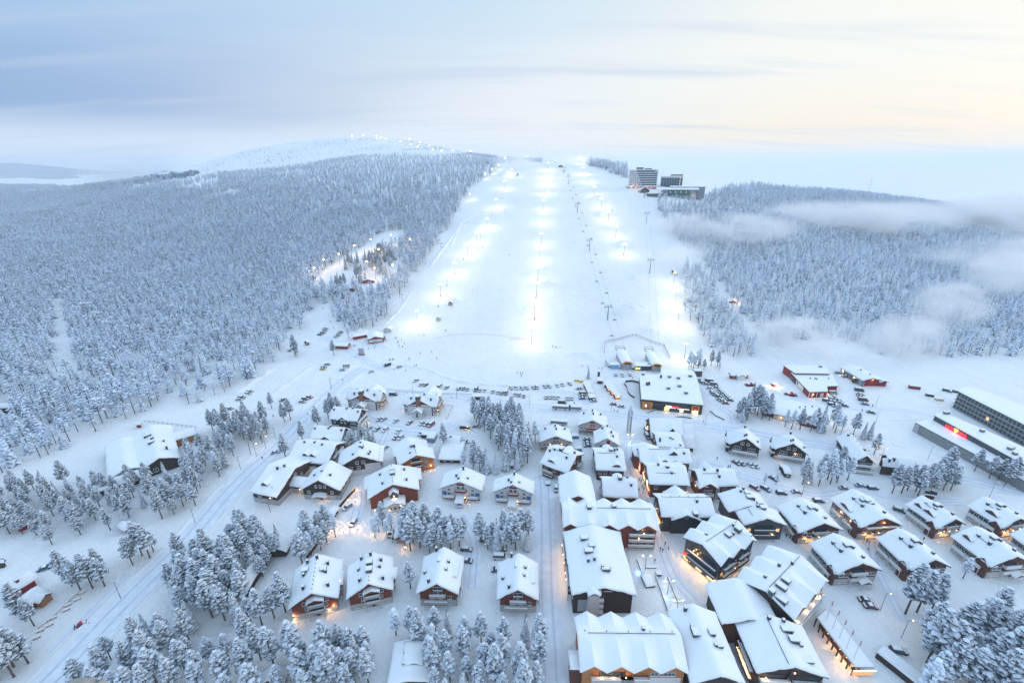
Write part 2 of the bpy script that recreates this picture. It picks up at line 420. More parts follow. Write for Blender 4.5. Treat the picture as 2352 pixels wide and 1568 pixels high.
def spruce(h, seed, m, tiers=13, arms=9, slim=1.0):
    q = random.Random(seed); cb = MB()
    for t in range(tiers):
        f = t / (tiers - 1); z = h * (0.10 + 0.86 * f ** 0.92); r = h * 0.165 * slim * (1 - f) ** 0.8 + 0.12
        nn = max(4, int(arms * (1 - 0.4 * f))); off = q.random() * 6.28
        for k in range(nn):
            a = off + k * 2 * math.pi / nn + q.uniform(-.25, .25); L = r * q.uniform(.72, 1.15); w = L * 0.42 + .08; d = Vector((math.cos(a), math.sin(a), 0)); s = Vector((-d.y, d.x, 0))
            top = Vector((0, 0, z + h * .035)); mid = d * L * .6 + Vector((0, 0, z - L * .05)); tip = d * L + Vector((0, 0, z - L * q.uniform(.25, .5)))
            lo = d * L * .45 + Vector((0, 0, z - h * .035 - L * .2))
            cb.add([top, mid + s * w, tip, mid - s * w, lo, mid + Vector((0, 0, h * .012))], [(0, 1, 5), (1, 2, 5), (2, 3, 5), (3, 0, 5), (0, 4, 1), (1, 4, 2), (2, 4, 3), (3, 4, 0)], m)
    cb.tube((0, 0, h * .93), (0, 0, h * 1.02), h * .012, .01, m, 4)
    tb = MB(); tb.tube((0, 0, -.6), (0, 0, h * .9), h * .014 + .04, .03, BARK, 6)
    return cb, tb
def merged(pair, name):
    a, b = pair; m = MB(); m.v = a.v + b.v; m.mats = list(a.mats)
    for x in b.mats: m.mi(x)
    m.f = a.f + [tuple(i + len(a.v) for i in f) for f in b.f]; m.m = a.m + [m.mi(b.mats[k]) for k in b.m]
    return m.mesh(name)

def gn_forest(name, pts, protos, label, tint=None):
    """pts: list of (x,y,z,rot,scale,idx)"""
    me = bpy.data.meshes.new(name); me.from_pydata([p[:3] for p in pts], [], [])
    for an, k, ty in (('rot', 3, 'FLOAT'), ('scl', 4, 'FLOAT'), ('idx', 5, 'INT')):
        at_ = me.attributes.new(an, ty, 'POINT'); at_.data.foreach_set('value', [p[k] for p in pts])
    o = obj(name, me); tag(o, label, kind='stuff')
    col = bpy.data.collections.new(name + '_kinds')
    for i, pm in enumerate(protos): col.objects.link(bpy.data.objects.new('%s_kind_%02d' % (name, i), pm))
    ng = bpy.data.node_groups.new(name + '_nodes', 'GeometryNodeTree')
    ng.interface.new_socket('Geometry', in_out='INPUT', socket_type='NodeSocketGeometry')
    ng.interface.new_socket('Geometry', in_out='OUTPUT', socket_type='NodeSocketGeometry')
    N = ng.nodes; gi = N.new('NodeGroupInput'); go = N.new('NodeGroupOutput')
    ip = N.new('GeometryNodeInstanceOnPoints'); ci = N.new('GeometryNodeCollectionInfo')
    ci.inputs['Collection'].default_value = col; ci.inputs['Separate Children'].default_value = True; ci.inputs['Reset Children'].default_value = True
    def na(n, ty):
        a = N.new('GeometryNodeInputNamedAttribute'); a.data_type = ty; a.inputs[0].default_value = n
        return [s for s in a.outputs if s.enabled][0]
    cx = N.new('ShaderNodeCombineXYZ'); ng.links.new(na('rot', 'FLOAT'), cx.inputs[2])
    er = N.new('FunctionNodeEulerToRotation'); ng.links.new(cx.outputs[0], er.inputs[0])
    ng.links.new(gi.outputs[0], ip.inputs['Points']); ng.links.new(ci.outputs[0], ip.inputs['Instance'])
    ip.inputs['Pick Instance'].default_value = True
    ng.links.new(na('idx', 'INT'), ip.inputs['Instance Index'])
    ng.links.new(er.outputs[0], ip.inputs['Rotation']); ng.links.new(na('scl', 'FLOAT'), ip.inputs['Scale'])
    ng.links.new(ip.outputs[0], go.inputs[0])
    md = o.modifiers.new('trees', 'NODES'); md.node_group = ng
    return o

# areas, in picture coordinates, where tree feet stand
LEFT_WOOD = [(-260,1180),(-60,1125),(0,1105),(60,1068),(130,1040),(200,1000),(262,972),(330,952),(372,922),(392,905),(418,912),(432,930),(500,915),(545,890),(592,860),(636,826),(655,790),(680,762),(740,735),(752,690),(762,690),(765,735),(800,760),(850,760),(884,735),(905,690),(950,640),(1000,585),(1040,520),(1062,460),(1090,425),(1130,402),(1150,380),(1165,370),
             (1100,352),(1000,358),(920,354),(830,358),(760,366),(700,379),(600,391),(490,401),(430,412),(300,415),(150,436),(60,444),(-400,446),(-400,1180)]
LEFT_HOLES = [
 [(716,660),(735,628),(790,592),(830,570),(880,532),(930,530),(925,560),(870,590),(930,600),(905,640),(880,668),(800,668),(740,662)],
 [(122,690),(146,680),(160,780),(172,880),(134,872),(130,780)],
 [(1082,430),(1096,430),(1060,500),(1030,560),(985,625),(930,690),(900,720),(895,705),(960,620),(1005,562),(1030,520)],
 [(380,905),(420,890),(500,850),(560,812),(565,820),(500,870),(430,905)],
 [(150,482),(215,470),(212,478),(160,485)],[(615,400),(690,392),(700,397),(640,404)],
 [(690,770),(700,725),(735,700),(762,690),(765,735),(740,760)],
 [(-10,920),(45,925),(42,965),(-10,965)],
]
RIGHT_WOOD = [(1495,452),(1530,464),(1570,470),(1612,466),(1648,442),(1720,430),(1900,444),(2100,462),(2250,490),(2420,520),(2600,560),(2600,1010),(2352,945),(2300,925),(2210,880),(2175,900),(2130,890),(2080,862),(2060,840),(2000,800),(1900,780),(1800,790),(1768,792),(1700,715),(1660,655),(1600,590),(1545,540)]
RIGHT_WOOD2 = [(1568,618),(1620,622),(1650,672),(1700,745),(1738,812),(1735,830),(1680,822),(1640,800),(1595,762),(1572,720)]
TOP_WOOD = [(1345,372),(1440,388),(1442,412),(1415,402),(1390,392),(1350,380)]
TOP_WOOD_L = [(1165,364),(1245,368),(1245,374),(1165,376)]
def scatter(polys, holes, y0, y1, x0, x1, spacing, seed, hidden=12.0):
    q = np.random.RandomState(seed); out = []
    Y = y0
    nx = int((x1 - x0) / spacing); ny = int((y1 - y0) / spacing)
    gx, gy = np.meshgrid(np.arange(nx), np.arange(ny))
    X = x0 + (gx + q.rand(ny, nx) * .95) * spacing; Yv = y0 + (gy + q.rand(ny, nx) * .95) * spacing
    X, Yv = X.ravel(), Yv.ravel()
    sel = (np.abs(X) < Yv * 1.5 + 60); X, Yv = X[sel], Yv[sel]
    Z = heights(X, Yv); px, py, D = projn(X, Yv, Z)
    m = np.zeros(len(X), bool)
    for p in polys: m |= inpoly(px, py, p)
    for p in holes: m &= ~inpoly(px, py, p)
    return X[m], Yv[m], Z[m], px[m], py[m], D[m]
q = random.Random(3)
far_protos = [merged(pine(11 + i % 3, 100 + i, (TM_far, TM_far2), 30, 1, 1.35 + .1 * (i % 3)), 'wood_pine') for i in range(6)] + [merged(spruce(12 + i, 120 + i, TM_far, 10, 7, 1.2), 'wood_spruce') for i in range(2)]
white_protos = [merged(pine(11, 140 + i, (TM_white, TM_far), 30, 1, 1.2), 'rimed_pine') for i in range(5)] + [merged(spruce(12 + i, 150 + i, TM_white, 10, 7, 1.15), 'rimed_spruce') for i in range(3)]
FOREST_L, FOREST_R = [], []
TREES = []       # (x,y,z,height,kind,cluster) of single trees
def gather():
    a = scatter([LEFT_WOOD, TOP_WOOD_L], LEFT_HOLES, 180, 900, -1400, 60, 7.6, 1)
    b = scatter([LEFT_WOOD, TOP_WOOD_L], LEFT_HOLES, 900, 2900, -3500, 200, 10.0, 2)
    for (X, Y, Z, px, py, D), big in ((a, 1.0), (b, 1.15)):
        for x, y, z, u, v, d in zip(X, Y, Z, px, py, D):
            n = q.random()
            if z > 165 and q.random() < min(.97, (z - 150) / 60): continue
            # patchy thinning on the fell flank
            if 285 < u < 500 and v < 438 and n < .62: continue
            if z > 60 and d > 1200 and u < 620 and math.sin(x / 70) * math.sin(y / 90) > 0.8: continue
            FOREST_L.append((x, y, z - .2, q.uniform(0, 6.28), big * q.uniform(.8, 1.5) * (1 - .5 * min(1, max(0, z - 60) / 110)), q.randrange(8) + (8 if q.random() < (z - 60) / 90 else 0)))
    X, Y, Z, px, py, D = scatter([[(300, 412), (480, 383), (560, 350), (700, 326), (830, 318), (950, 324), (1100, 350), (1000, 352), (920, 346), (830, 348), (760, 356), (700, 370), (600, 382), (490, 392), (420, 412)]], [], 1400, 2700, -2400, 0, 16.0, 4)
    for x, y, z in zip(X, Y, Z):
        if math.sin(x / 60 + 2 * math.sin(y / 90)) * math.sin(y / 45) > q.uniform(-.6, .8): FOREST_L.append((x, y, z - .3, q.uniform(0, 6.28), q.uniform(.35, .8), 8 + q.randrange(8)))
    a = scatter([RIGHT_WOOD, RIGHT_WOOD2, TOP_WOOD], [], 330, 1300, 80, 1900, 7.6, 3)
    X, Y, Z, px, py, D = a
    for x, y, z, u, v, d in zip(*a):
        FOREST_R.append((x, y, z - .2, q.uniform(0, 6.28), q.uniform(.85, 1.45), q.randrange(8)))
gather()
# ------------------------------------------------------------------ building kit
W_ = dict(noise=0.12, nscale=1.5)
BROWN = mat('dark_brown_boards', (0.055, 0.036, 0.034), 0.8, stripes=(2.2, .35), **W_)
REDBR = mat('red_brown_boards', (0.13, 0.045, 0.035), 0.8, stripes=(2.2, .3), **W_)
RUST = mat('rust_red_boards', (0.25, 0.062, 0.036), 0.8, stripes=(2.2, .3), **W_)
ORANGE = mat('orange_pine_boards', (0.50, 0.20, 0.07), 0.75, stripes=(2.2, .25), **W_)
FALU = mat('barn_red_boards', (0.27, 0.025, 0.03), 0.8, stripes=(2.2, .25), **W_)
WHITE = mat('white_plaster', (0.62, 0.63, 0.64), 0.8, **W_)
GREYB = mat('grey_beige_plaster', (0.46, 0.44, 0.42), 0.8, **W_)
STONE = mat('stone_plinth', (0.40, 0.40, 0.40), 0.9, noise=0.35, nscale=2.5)
BLACK = mat('black_cladding', (0.028, 0.028, 0.033), 0.6, stripes=(1.5, .3), **W_)
GREY = mat('slate_grey_cladding', (0.085, 0.09, 0.10), 0.7, stripes=(1.5, .3), **W_)
CONC = mat('pale_grey_panels', (0.40, 0.42, 0.45), 0.7, **W_)
BRICK = mat('brown_brick', (0.28, 0.14, 0.10), 0.9, stripes=(4, .3), **W_)
TRIM = mat('white_trim', (0.70, 0.71, 0.72), 0.6)
DTRIM = mat('dark_eaves', (0.045, 0.04, 0.045), 0.7)
BLUE = mat('blue_boards', (0.05, 0.16, 0.38), 0.7, **W_)
TEAL = mat('teal_metal', (0.03, 0.16, 0.22), 0.4)
GLASS = mat('window_glass', (0.035, 0.055, 0.075), 0.12, spec=0.6)
METAL = mat('grey_metal', (0.16, 0.18, 0.20), 0.5, metal=0.4)
DARKM = mat('dark_metal', (0.035, 0.045, 0.055), 0.5, metal=0.2)
LIT = mat('lit_window', (1.0, 0.55, 0.22), 0.5, emit=0.9)
LITW = mat('lit_shop_window', (1.0, 0.72, 0.42), 0.5, emit=0.9)
BULB = mat('warm_bulb', (1.0, 0.55, 0.20), 0.5, emit=14.0)
BULBW = mat('white_bulb', (1.0, 0.90, 0.70), 0.5, emit=30.0)
REDSIGN = mat('red_neon', (1.0, 0.03, 0.05), 0.5, emit=1.5)
WHSIGN = mat('white_neon', (1.0, 0.88, 0.75), 0.5, emit=1.6)
YELSIGN = mat('yellow_neon', (1.0, 0.60, 0.08), 0.5, emit=2.5)
REDP = mat('red_paint', (0.45, 0.03, 0.03), 0.4)
YEL = mat('yellow_paint', (0.75, 0.42, 0.03), 0.5)
WOODR = mat('wood_rail', (0.36, 0.17, 0.08), 0.8)
GREENG = mat('green_glass', (0.02, 0.11, 0.13), 0.15)

def gframe(A, B, D, he, right=True):
    """gable end A-B turned to the camera, D = far eave corner on the right (or left) side"""
    a, b, d = atz(*A, he), atz(*B, he), atz(*D, he)
    u = (b - a).normalized(); v1 = Vector((-u.y, u.x, 0)); v2 = (d - (b if right else a)).normalized()
    v = (v1 + v2 * 1.0).normalized()
    L = (d - (b if right else a)).length; Wd = abs((b - a).dot(Vector((v.y, -v.x, 0))))
    c = (a + b) / 2 + v * (L / 2)
    return Vector((c.x, c.y, 0)), math.atan2(-v.x, v.y), Wd, L
def eframe(E0, E1, RP, he, hr):
    """eave line E0-E1 turned to the camera, RP = a point of the ridge behind it"""
    a, b, r = atz(*E0, he), atz(*E1, he), atz(*RP, hr)
    v = (b - a).normalized(); n = Vector((-v.y, v.x, 0)); half = (r - a).dot(n)
    c = (a + b) / 2 + n * half
    return Vector((c.x, c.y, 0)), math.atan2(-v.x, v.y), 2 * half, (b - a).length
LAMPS = []
class House:
    """a building: origin at the middle of its footprint, ridge along local y.
       wall sides: 's' = -y gable, 'n' = +y gable, 'w' = -x, 'e' = +x"""
    def __init__(s, name, label, cat, fr, group=None):
        s.c, s.rz, s.W, s.L = fr
        s.root = empty(name, (s.c.x, s.c.y, s.c.z), s.rz); tag(s.root, label, cat, group)
        s.blocks = []
    def local(s, P):
        return Matrix.Rotation(-s.rz, 3, 'Z') @ (Vector(P) - s.c)
    def gable(s, he, hr, wall, low=None, lowh=2.6, W=None, L=None, x=0, y=0, turn=False, over=0.8, fold=None, thick=0.5, rid=True, nowall=False, seed=0):
        """one gabled volume; turn = ridge along local x instead"""
        W = W or s.W; L = L or s.L
        q = random.Random(int(abs(s.c.x * 7 + s.c.y * 3)) + len(s.blocks))
        hw, hl = W / 2, L / 2
        def tri(v):
            if not fold: return 0.0
            n, amp, ph = fold; t = ((v / L + .5) * n + ph) % 1.0
            return amp * (1 - abs(2 * t - 1))
        def surf(u, v):                                   # u across, v along
            k = min(1.0, abs(u) / hw); return hr - (hr - he) * k + tri(v) * k
        T = (lambda u, v, z: (x + v, y - u, z)) if turn else (lambda u, v, z: (x + u, y + v, z))
        nu = 2 * max(3, int(hw / 1.3)); nv = max(4, int(L / 1.4))
        if fold: nv = fold[0] * 8
        us = [-hw + 2 * hw * i / nu for i in range(nu + 1)]; vs = [-hl + 2 * hl * j / nv for j in range(nv + 1)]
        # boards under the snow
        rb = MB(); t = 0.28; top = []; bot = []
        for u in us:
            for v in vs:
                z = surf(u, v); top.append(T(u, v, z)); bot.append(T(u, v, z - t))
        def gridf(flip, o): 
            r = []
            for i in range(nu):
                for j in range(nv):
                    a = i * (nv + 1) + j; f = (a + o, a + nv + 1 + o, a + nv + 2 + o, a + 1 + o); r.append(f[::-1] if flip else f)
            return r
        n0 = len(top); f = gridf(False, 0) + gridf(True, n0)
        for j in range(nv):
            f.append((j, j + 1, n0 + j + 1, n0 + j)); k = nu * (nv + 1) + j; f.append((k + 1, k, n0 + k, n0 + k + 1))
        for i in range(nu):
            a = i * (nv + 1); b2 = a + nv + 1; f.append((b2, a, n0 + a, n0 + b2)); a += nv; b2 += nv; f.append((a, b2, n0 + b2, n0 + a))
        rb.add(top + bot, f, DTRIM); ro = rb.build('roof', s.root)
        # snow lying on it: thick, soft edged, a little uneven
        sb = MB(); us2 = sorted(set([-hw - .12, -hw + .35] + [u for u in us if abs(u) < hw - .5] + [hw - .35, hw + .12])); vs2 = sorted(set([-hl - .12, -hl + .4] + [v for v in vs if abs(v) < hl - .6] + [hl - .4, hl + .12]))
        top = []; bot = []; ph = q.uniform(0, 9)
        for i, u in enumerate(us2):
            for j, v in enumerate(vs2):
                e = i in (0, len(us2) - 1) or j in (0, len(vs2) - 1)
                z = surf(u, v); w = thick * (1.0 + .22 * math.sin(u * .8 + ph) * math.sin(v * .55 + ph * 2) + q.uniform(-.09, .09))
                if abs(u) < .3: w -= .12
                if e and not fold: u, v = u + q.uniform(-.10, .16) * (1 if u > 0 else -1) * (i in (0, len(us2) - 1)), v + q.uniform(-.10, .16) * (1 if v > 0 else -1) * (j in (0, len(vs2) - 1))
                top.append(T(u, v, z + (w * .42 if e else w) + (.02))); bot.append(T(u, v, z + .015 - (.10 if e else 0)))
        A, Bn = len(us2), len(vs2); n0 = A * Bn; f = []
        for i in range(A - 1):
            for j in range(Bn - 1):
                a = i * Bn + j; f.append((a, a + Bn, a + Bn + 1, a + 1))
        for j in range(Bn - 1):
            f.append((j, j + 1, n0 + j + 1, n0 + j)); k = (A - 1) * Bn + j; f.append((k + 1, k, n0 + k, n0 + k + 1))
        for i in range(A - 1):
            a = i * Bn; f.append((a + Bn, a, n0 + a, n0 + a + Bn)); a += Bn - 1; f.append((a, a + Bn, n0 + a + Bn, n0 + a))
        sb.add(top + bot, f, ROOFSNOW); so = sb.build('snow_cover', ro, smooth=not fold)
        # walls
        if not nowall:
            ww, wl_ = hw - over, hl - over; wb = MB(); zb = lowh if low else 0.0
            def side(ps, m_, z0):
                for (u0, v0), (u1, v1) in zip(ps[:-1], ps[1:]):
                    wb.face([T(u0, v0, z0), T(u1, v1, z0), T(u1, v1, surf(u1, v1) - t - .01), T(u0, v0, surf(u0, v0) - t - .01)], m_)
            k = 2 * (fold[0] * 8 if fold else 1); vv = [-wl_ + 2 * wl_ * i / k for i in range(k + 1)]; uu = [-ww, 0, ww]
            side([(u, -wl_) for u in uu], wall, zb); side([(ww, v) for v in vv], wall, zb); side([(u, wl_) for u in uu[::-1]], wall, zb); side([(-ww, v) for v in vv[::-1]], wall, zb)
            wb.build('wall', s.root)
            if low:
                pb = MB(); e = .06; c4 = [(-ww - e, -wl_ - e), (ww + e, -wl_ - e), (ww + e, wl_ + e), (-ww - e, wl_ + e)]; p = [T(u, v, 0)[:2] for u, v in c4]
                if turn: pass
                n = 4; pb.add([(*c, -.5) for c in p] + [(*c, lowh) for c in p], [(i, (i + 1) % n, n + (i + 1) % n, n + i) for i in range(4)] + [(4, 5, 6, 7)], low)
                pb.build('plinth', s.root)
            if rid:                                       # pale boards along the gable edges
                for v, sg in ((-hl, -1), (hl, 1)):
                    bb = MB()
                    for a_, b_ in ((-hw, 0), (0, hw)):
                        p0 = (a_, v + sg * .04); p1 = (b_, v + sg * .04)
                        bb.add([T(*p0, surf(a_, v) - .42), T(*p1, surf(b_, v) - .42), T(*p1, surf(b_, v) + .03), T(*p0, surf(a_, v) + .03), T(a_, v + sg * .09, surf(a_, v) - .42), T(b_, v + sg * .09, surf(b_, v) - .42), T(b_, v + sg * .09, surf(b_, v) + .03), T(a_, v + sg * .09, surf(a_, v) + .03)],
                               [(0, 1, 2, 3), (7, 6, 5, 4), (0, 4, 5, 1), (3, 2, 6, 7)], DTRIM)
                    bb.build('bargeboard', s.root)
        b = dict(T=T, surf=surf, hw=hw, hl=hl, over=over, he=he, hr=hr, x=x, y=y, turn=turn)
        s.blocks.append(b); return s
    def wp(s, side, t, z, off=0.0, k=0, frac=True):
        """point and heading on a wall; t runs -1..1 across it"""
        b = s.blocks[k]; ww, wl_ = b['hw'] - b['over'], b['hl'] - b['over']
        d = {'s': (t * ww if frac else t, -wl_ - off, 0), 'n': (-(t * ww if frac else t), wl_ + off, math.pi), 'e': (ww + off, (t * wl_ if frac else t), math.pi / 2), 'w': (-ww - off, -(t * wl_ if frac else t), -math.pi / 2)}[side]
        p = b['T'](d[0], d[1], z); a = d[2] - (math.pi / 2 if b['turn'] else 0)
        return p, a
    def win(s, side, z, ts, w=1.3, h=1.3, pane=None, k=0, frame=None):
        key = (w, h, pane.name if pane else '', frame.name if frame else '')
        if key not in WIN:
            m = MB(); fm = frame or TRIM; a = .12
            m.box(-w / 2 - a, w / 2 + a, -.10, .0, -h / 2 - a, -h / 2, fm); m.box(-w / 2 - a, w / 2 + a, -.10, .0, h / 2, h / 2 + a, fm)
            m.box(-w / 2 - a, -w / 2, -.10, .0, -h / 2, h / 2, fm); m.box(w / 2, w / 2 + a, -.10, .0, -h / 2, h / 2, fm); m.box(-.04, .04, -.08, 0, -h / 2, h / 2, fm)
            m.box(-w / 2 - a, w / 2 + a, -.24, -.10, -h / 2 - a - .02, -h / 2 - a + .09, ROOFSNOW)
            p = MB(); p.face([(-w / 2, -.035, -h / 2), (w / 2, -.035, -h / 2), (w / 2, -.035, h / 2), (-w / 2, -.035, h / 2)], pane or GLASS)
            WIN[key] = (m.mesh('window'), p.mesh('pane'))
        for t in ts:
            p, a = s.wp(side, t, z, .02, k); o = obj('window', WIN[key][0], s.root, p, a)
            obj('pane', WIN[key][1], o)
        return s
    def balcony(s, side, z, t=0, w=4.0, d=1.6, rail=None, k=0, posts=True):
        m = MB(); r = rail or TRIM
        m.box(-w / 2, w / 2, -d, -.03, -.18, 0, r); m.box(-w / 2, w / 2, -d - .06, -d, -.18, 1.0, r)
        m.box(-w / 2 - .06, -w / 2, -d, -.05, -.1, 1.0, r); m.box(w / 2, w / 2 + .06, -d, -.05, -.1, 1.0, r)
        p, a = s.wp(side, t, z, .0, k); o = m.build('balcony', s.root, p, a)
        n = MB(); n.box(-w / 2, w / 2, -d - .16, -d + .12, 1.0, 1.2, ROOFSNOW); n.box(-w / 2, w / 2, -d + .13, -.3, .0, .22, ROOFSNOW); n.build('rail_snow', o)
        if posts:
            for e in (-1, 1): n = MB(); n.tube((e * w / 2, -d, -z), (e * w / 2, -d, -.1), .1, .1, r, 5); n.build('post', o)
        return s
    def chimney(s, u, v, h=1.5, w=.8, m=None, k=0, flue=False):
        """u, v = -1..1 across and along the roof"""
        b = s.blocks[k]; uu, vv = u * b['hw'], v * b['hl']; z = b['surf'](uu, vv); p = b['T'](uu, vv, z)
        c = MB(); c.box(-w / 2, w / 2, -w / 2, w / 2, -.6, h, m or DARKM); c.box(-w / 2 - .1, w / 2 + .1, -w / 2 - .1, w / 2 + .1, h, h + .12, DARKM); c.box(-w / 2 + .02, w / 2 - .02, -w / 2 + .02, w / 2 - .02, h + .12, h + .38, ROOFSNOW)
        c.build('chimney', s.root, p); return s
    def vent(s, u, v, k=0, w=2.0, d=1.6, h=1.3):
        b = s.blocks[k]; uu, vv = u * b['hw'], v * b['hl']; p = b['T'](uu, vv, b['surf'](uu, vv))
        c = MB(); c.box(-w / 2, w / 2, -d / 2, d / 2, -.5, h, METAL); c.box(-w / 2 - .12, w / 2 + .12, -d / 2 - .12, d / 2 + .12, h * .45, h * .55, DARKM); c.box(-w / 2 - .2, w / 2 + .2, -d / 2 - .2, d / 2 + .2, h, h + .1, DARKM); c.box(-w / 2 - .1, w / 2 + .1, -d / 2 - .1, d / 2 + .1, h + .1, h + .5, ROOFSNOW)
        c.build('roof_vent', s.root, p); return s
    def ridgepipes(s, n=8, k=0, u=0):
        b = s.blocks[k]
        if 'pipe' not in WIN: c = MB(); c.tube((0, 0, 0), (0, 0, .95), .13, .13, DARKM, 5); WIN['pipe'] = c.mesh('roof_pipe')
        for i in range(n):
            v = (-.85 + 1.7 * i / max(1, n - 1)) * b['hl']; obj('roof_pipe', WIN['pipe'], s.root, b['T'](u * b['hw'], v, b['surf'](u * b['hw'], v)))
        return s
    def snowrail(s, u, v0, v1, k=0):
        b = s.blocks[k]; c = MB(); z = b['surf'](u * b['hw'], v0 * b['hl']); c.tube(b['T'](u * b['hw'], v0 * b['hl'], z + .62), b['T'](u * b['hw'], v1 * b['hl'], z + .62), .09, .09, DARKM, 5); c.build('snow_guard', s.root); return s
    def dormer(s, side, t, w=3.0, z=None, wall=None, k=0, depth=None, rise=1.3, round_=False, front=.25, lit=False):
        """a small gabled window house on the slope of side e or w"""
        b = s.blocks[k]; sg = 1 if side == 'e' else -1; slope = (b['hr'] - b['he']) / b['hw']
        u0 = b['hw'] * (1 - front); zf = b['surf'](u0, 0); hgt = 1.1 if not round_ else .15; zt = zf + hgt + rise; u1 = max(0.0, b['hw'] * (1 - (zt - .1 - b['he']) / (b['hr'] - b['he']))); vc = t * b['hl']
        T = b['T']; m = MB(); sn = MB(); n = 8 if round_ else 2
        prof = [(w / 2 * math.cos(math.pi * (1 - i / n)), zf + hgt + rise * (math.sin(math.pi * i / n) if round_ else (1 - abs(2 * i / n - 1)))) for i in range(n + 1)]
        m.face([T(sg * u0, vc - w / 2, zf - .4)] + [T(sg * u0, vc + a, z_) for a, z_ in prof] + [T(sg * u0, vc + w / 2, zf - .4)], wall or BROWN)
        for e in (-1, 1): m.face([T(sg * u0, vc + e * w / 2, zf - .4), T(sg * u0, vc + e * w / 2, zf + hgt), T(sg * u1, vc + e * w / 2, zf + hgt)], wall or BROWN)
        m.build('dormer', s.root)
        o = .35
        pr = [(a * (1 + 2 * o / w), z_) for a, z_ in prof]
        for (a0, z0), (a1, z1) in zip(pr[:-1], pr[1:]):
            F = [T(sg * (u0 + o), vc + a0, z0), T(sg * (u0 + o), vc + a1, z1), T(sg * u1 * .9, vc + a1, z1), T(sg * u1 * .9, vc + a0, z0)]
            G = [(p[0], p[1], p[2] + .4) for p in F]; sn.add(F + G, [(3, 2, 1, 0), (4, 5, 6, 7), (0, 1, 5, 4), (1, 2, 6, 5), (2, 3, 7, 6), (3, 0, 4, 7)], ROOFSNOW)
        sn.build('dormer_snow', s.root)
        if not round_ or True:
            ww = w * .45; p = T(sg * (u0 + .03), vc, zf + hgt * .75); g_ = MB(); zz = zf + hgt * .5 + (.1 if round_ else 0)
            g_.face([T(sg * (u0 + .04), vc - ww / 2, zz - .35), T(sg * (u0 + .04), vc + ww / 2, zz - .35), T(sg * (u0 + .04), vc + ww / 2, zz + .65), T(sg * (u0 + .04), vc - ww / 2, zz + .65)], LIT if lit else GLASS); g_.build('dormer_window', s.root)
        return s
    def band(s, side, z0, z1, t0, t1, m, k=0, off=.05, name='panel'):
        b = s.blocks[k]; p0, a = s.wp(side, t0, z0, off, k); p1, _ = s.wp(side, t1, z1, off, k); p0, p1 = Vector(p0), Vector(p1)
        L = (Vector(p1[:2] + (0,) if False else (p1.x, p1.y, 0)) - Vector((p0.x, p0.y, 0))).length
        c = MB(); c.box(0, L, -.06, 0, 0, z1 - z0, m); c.build(name, s.root, (p0.x, p0.y, z0), a); return s
    def porch(s, side, t=0, w=3.0, d=2.5, h=2.6, k=0, wall=None, rise=1.0):
        """gabled entrance roof on posts"""
        p, a = s.wp(side, t, 0, 0, k); m = MB(); r = rise
        F = [(-w / 2, -d, h), (0, -d, h + r), (w / 2, -d, h), (w / 2, .3, h), (0, .3, h + r), (-w / 2, .3, h)]
        G = [(x, y, z + .35) for x, y, z in F]
        m.add(F + G, [(0, 5, 4, 1), (1, 4, 3, 2), (6, 7, 10, 11), (7, 8, 9, 10), (0, 1, 7, 6), (1, 2, 8, 7), (0, 6, 11, 5), (2, 3, 9, 8)], ROOFSNOW)
        m.add([(-w / 2 + .2, -d + .1, h), (w / 2 - .2, -d + .1, h), (0, -d + .1, h + r - .05)], [(0, 1, 2)], wall or REDBR)
        for e in (-1, 1): m.box(e * (w / 2 - .25) - .09, e * (w / 2 - .25) + .09, -d + .12, -d + .3, 0, h, TRIM)
        m.build('porch', s.root, p, a)
        dd = MB(); dd.box(-.5, .5, -.12, -.03, 0, 2.1, DTRIM); dd.build('door', s.root, p, a); return s
    def lamp(s, side, t, z, e=160, k=0, off=.5, col=(1, .50, .18)):
        p, a = s.wp(side, t, z, off, k); m = MB(); m.blob((0, 0, 0), .16, .16, .2, BULB, 0, 0); m.box(-.04, .04, 0, off, .16, .22, DTRIM)
        o = m.build('wall_lamp', s.root, p, a); light(o, (0, 0, -.25), e, col); return s
WIN = {}
_LD = {}
def light(parent, loc, e, col=(1, .50, .18), r=.15):
    k = (round(e), col, r)
    if k not in _LD:
        d = bpy.data.lights.new('bulb_light', 'POINT'); d.energy = e * LAMPK; d.color = col; d.shadow_soft_size = r; _LD[k] = d
    o = bpy.data.objects.new('bulb_light', _LD[k]); C.objects.link(o); o.parent = parent; o.location = loc; return o
LAMPK = 1.0
def spot(parent, loc, e, col, ang=150, aim=None):
    k = ('s', round(e), col, ang)
    if k not in _LD:
        d = bpy.data.lights.new('flood_light', 'SPOT'); d.energy = e; d.color = col; d.spot_size = R(ang); d.spot_blend = .9; d.shadow_soft_size = .4; _LD[k] = d
    o = bpy.data.objects.new('flood_light', _LD[k]); C.objects.link(o); o.parent = parent; o.location = loc
    if aim: o.rotation_euler = Vector(aim).to_track_quat('-Z', 'Y').to_euler()
    return o
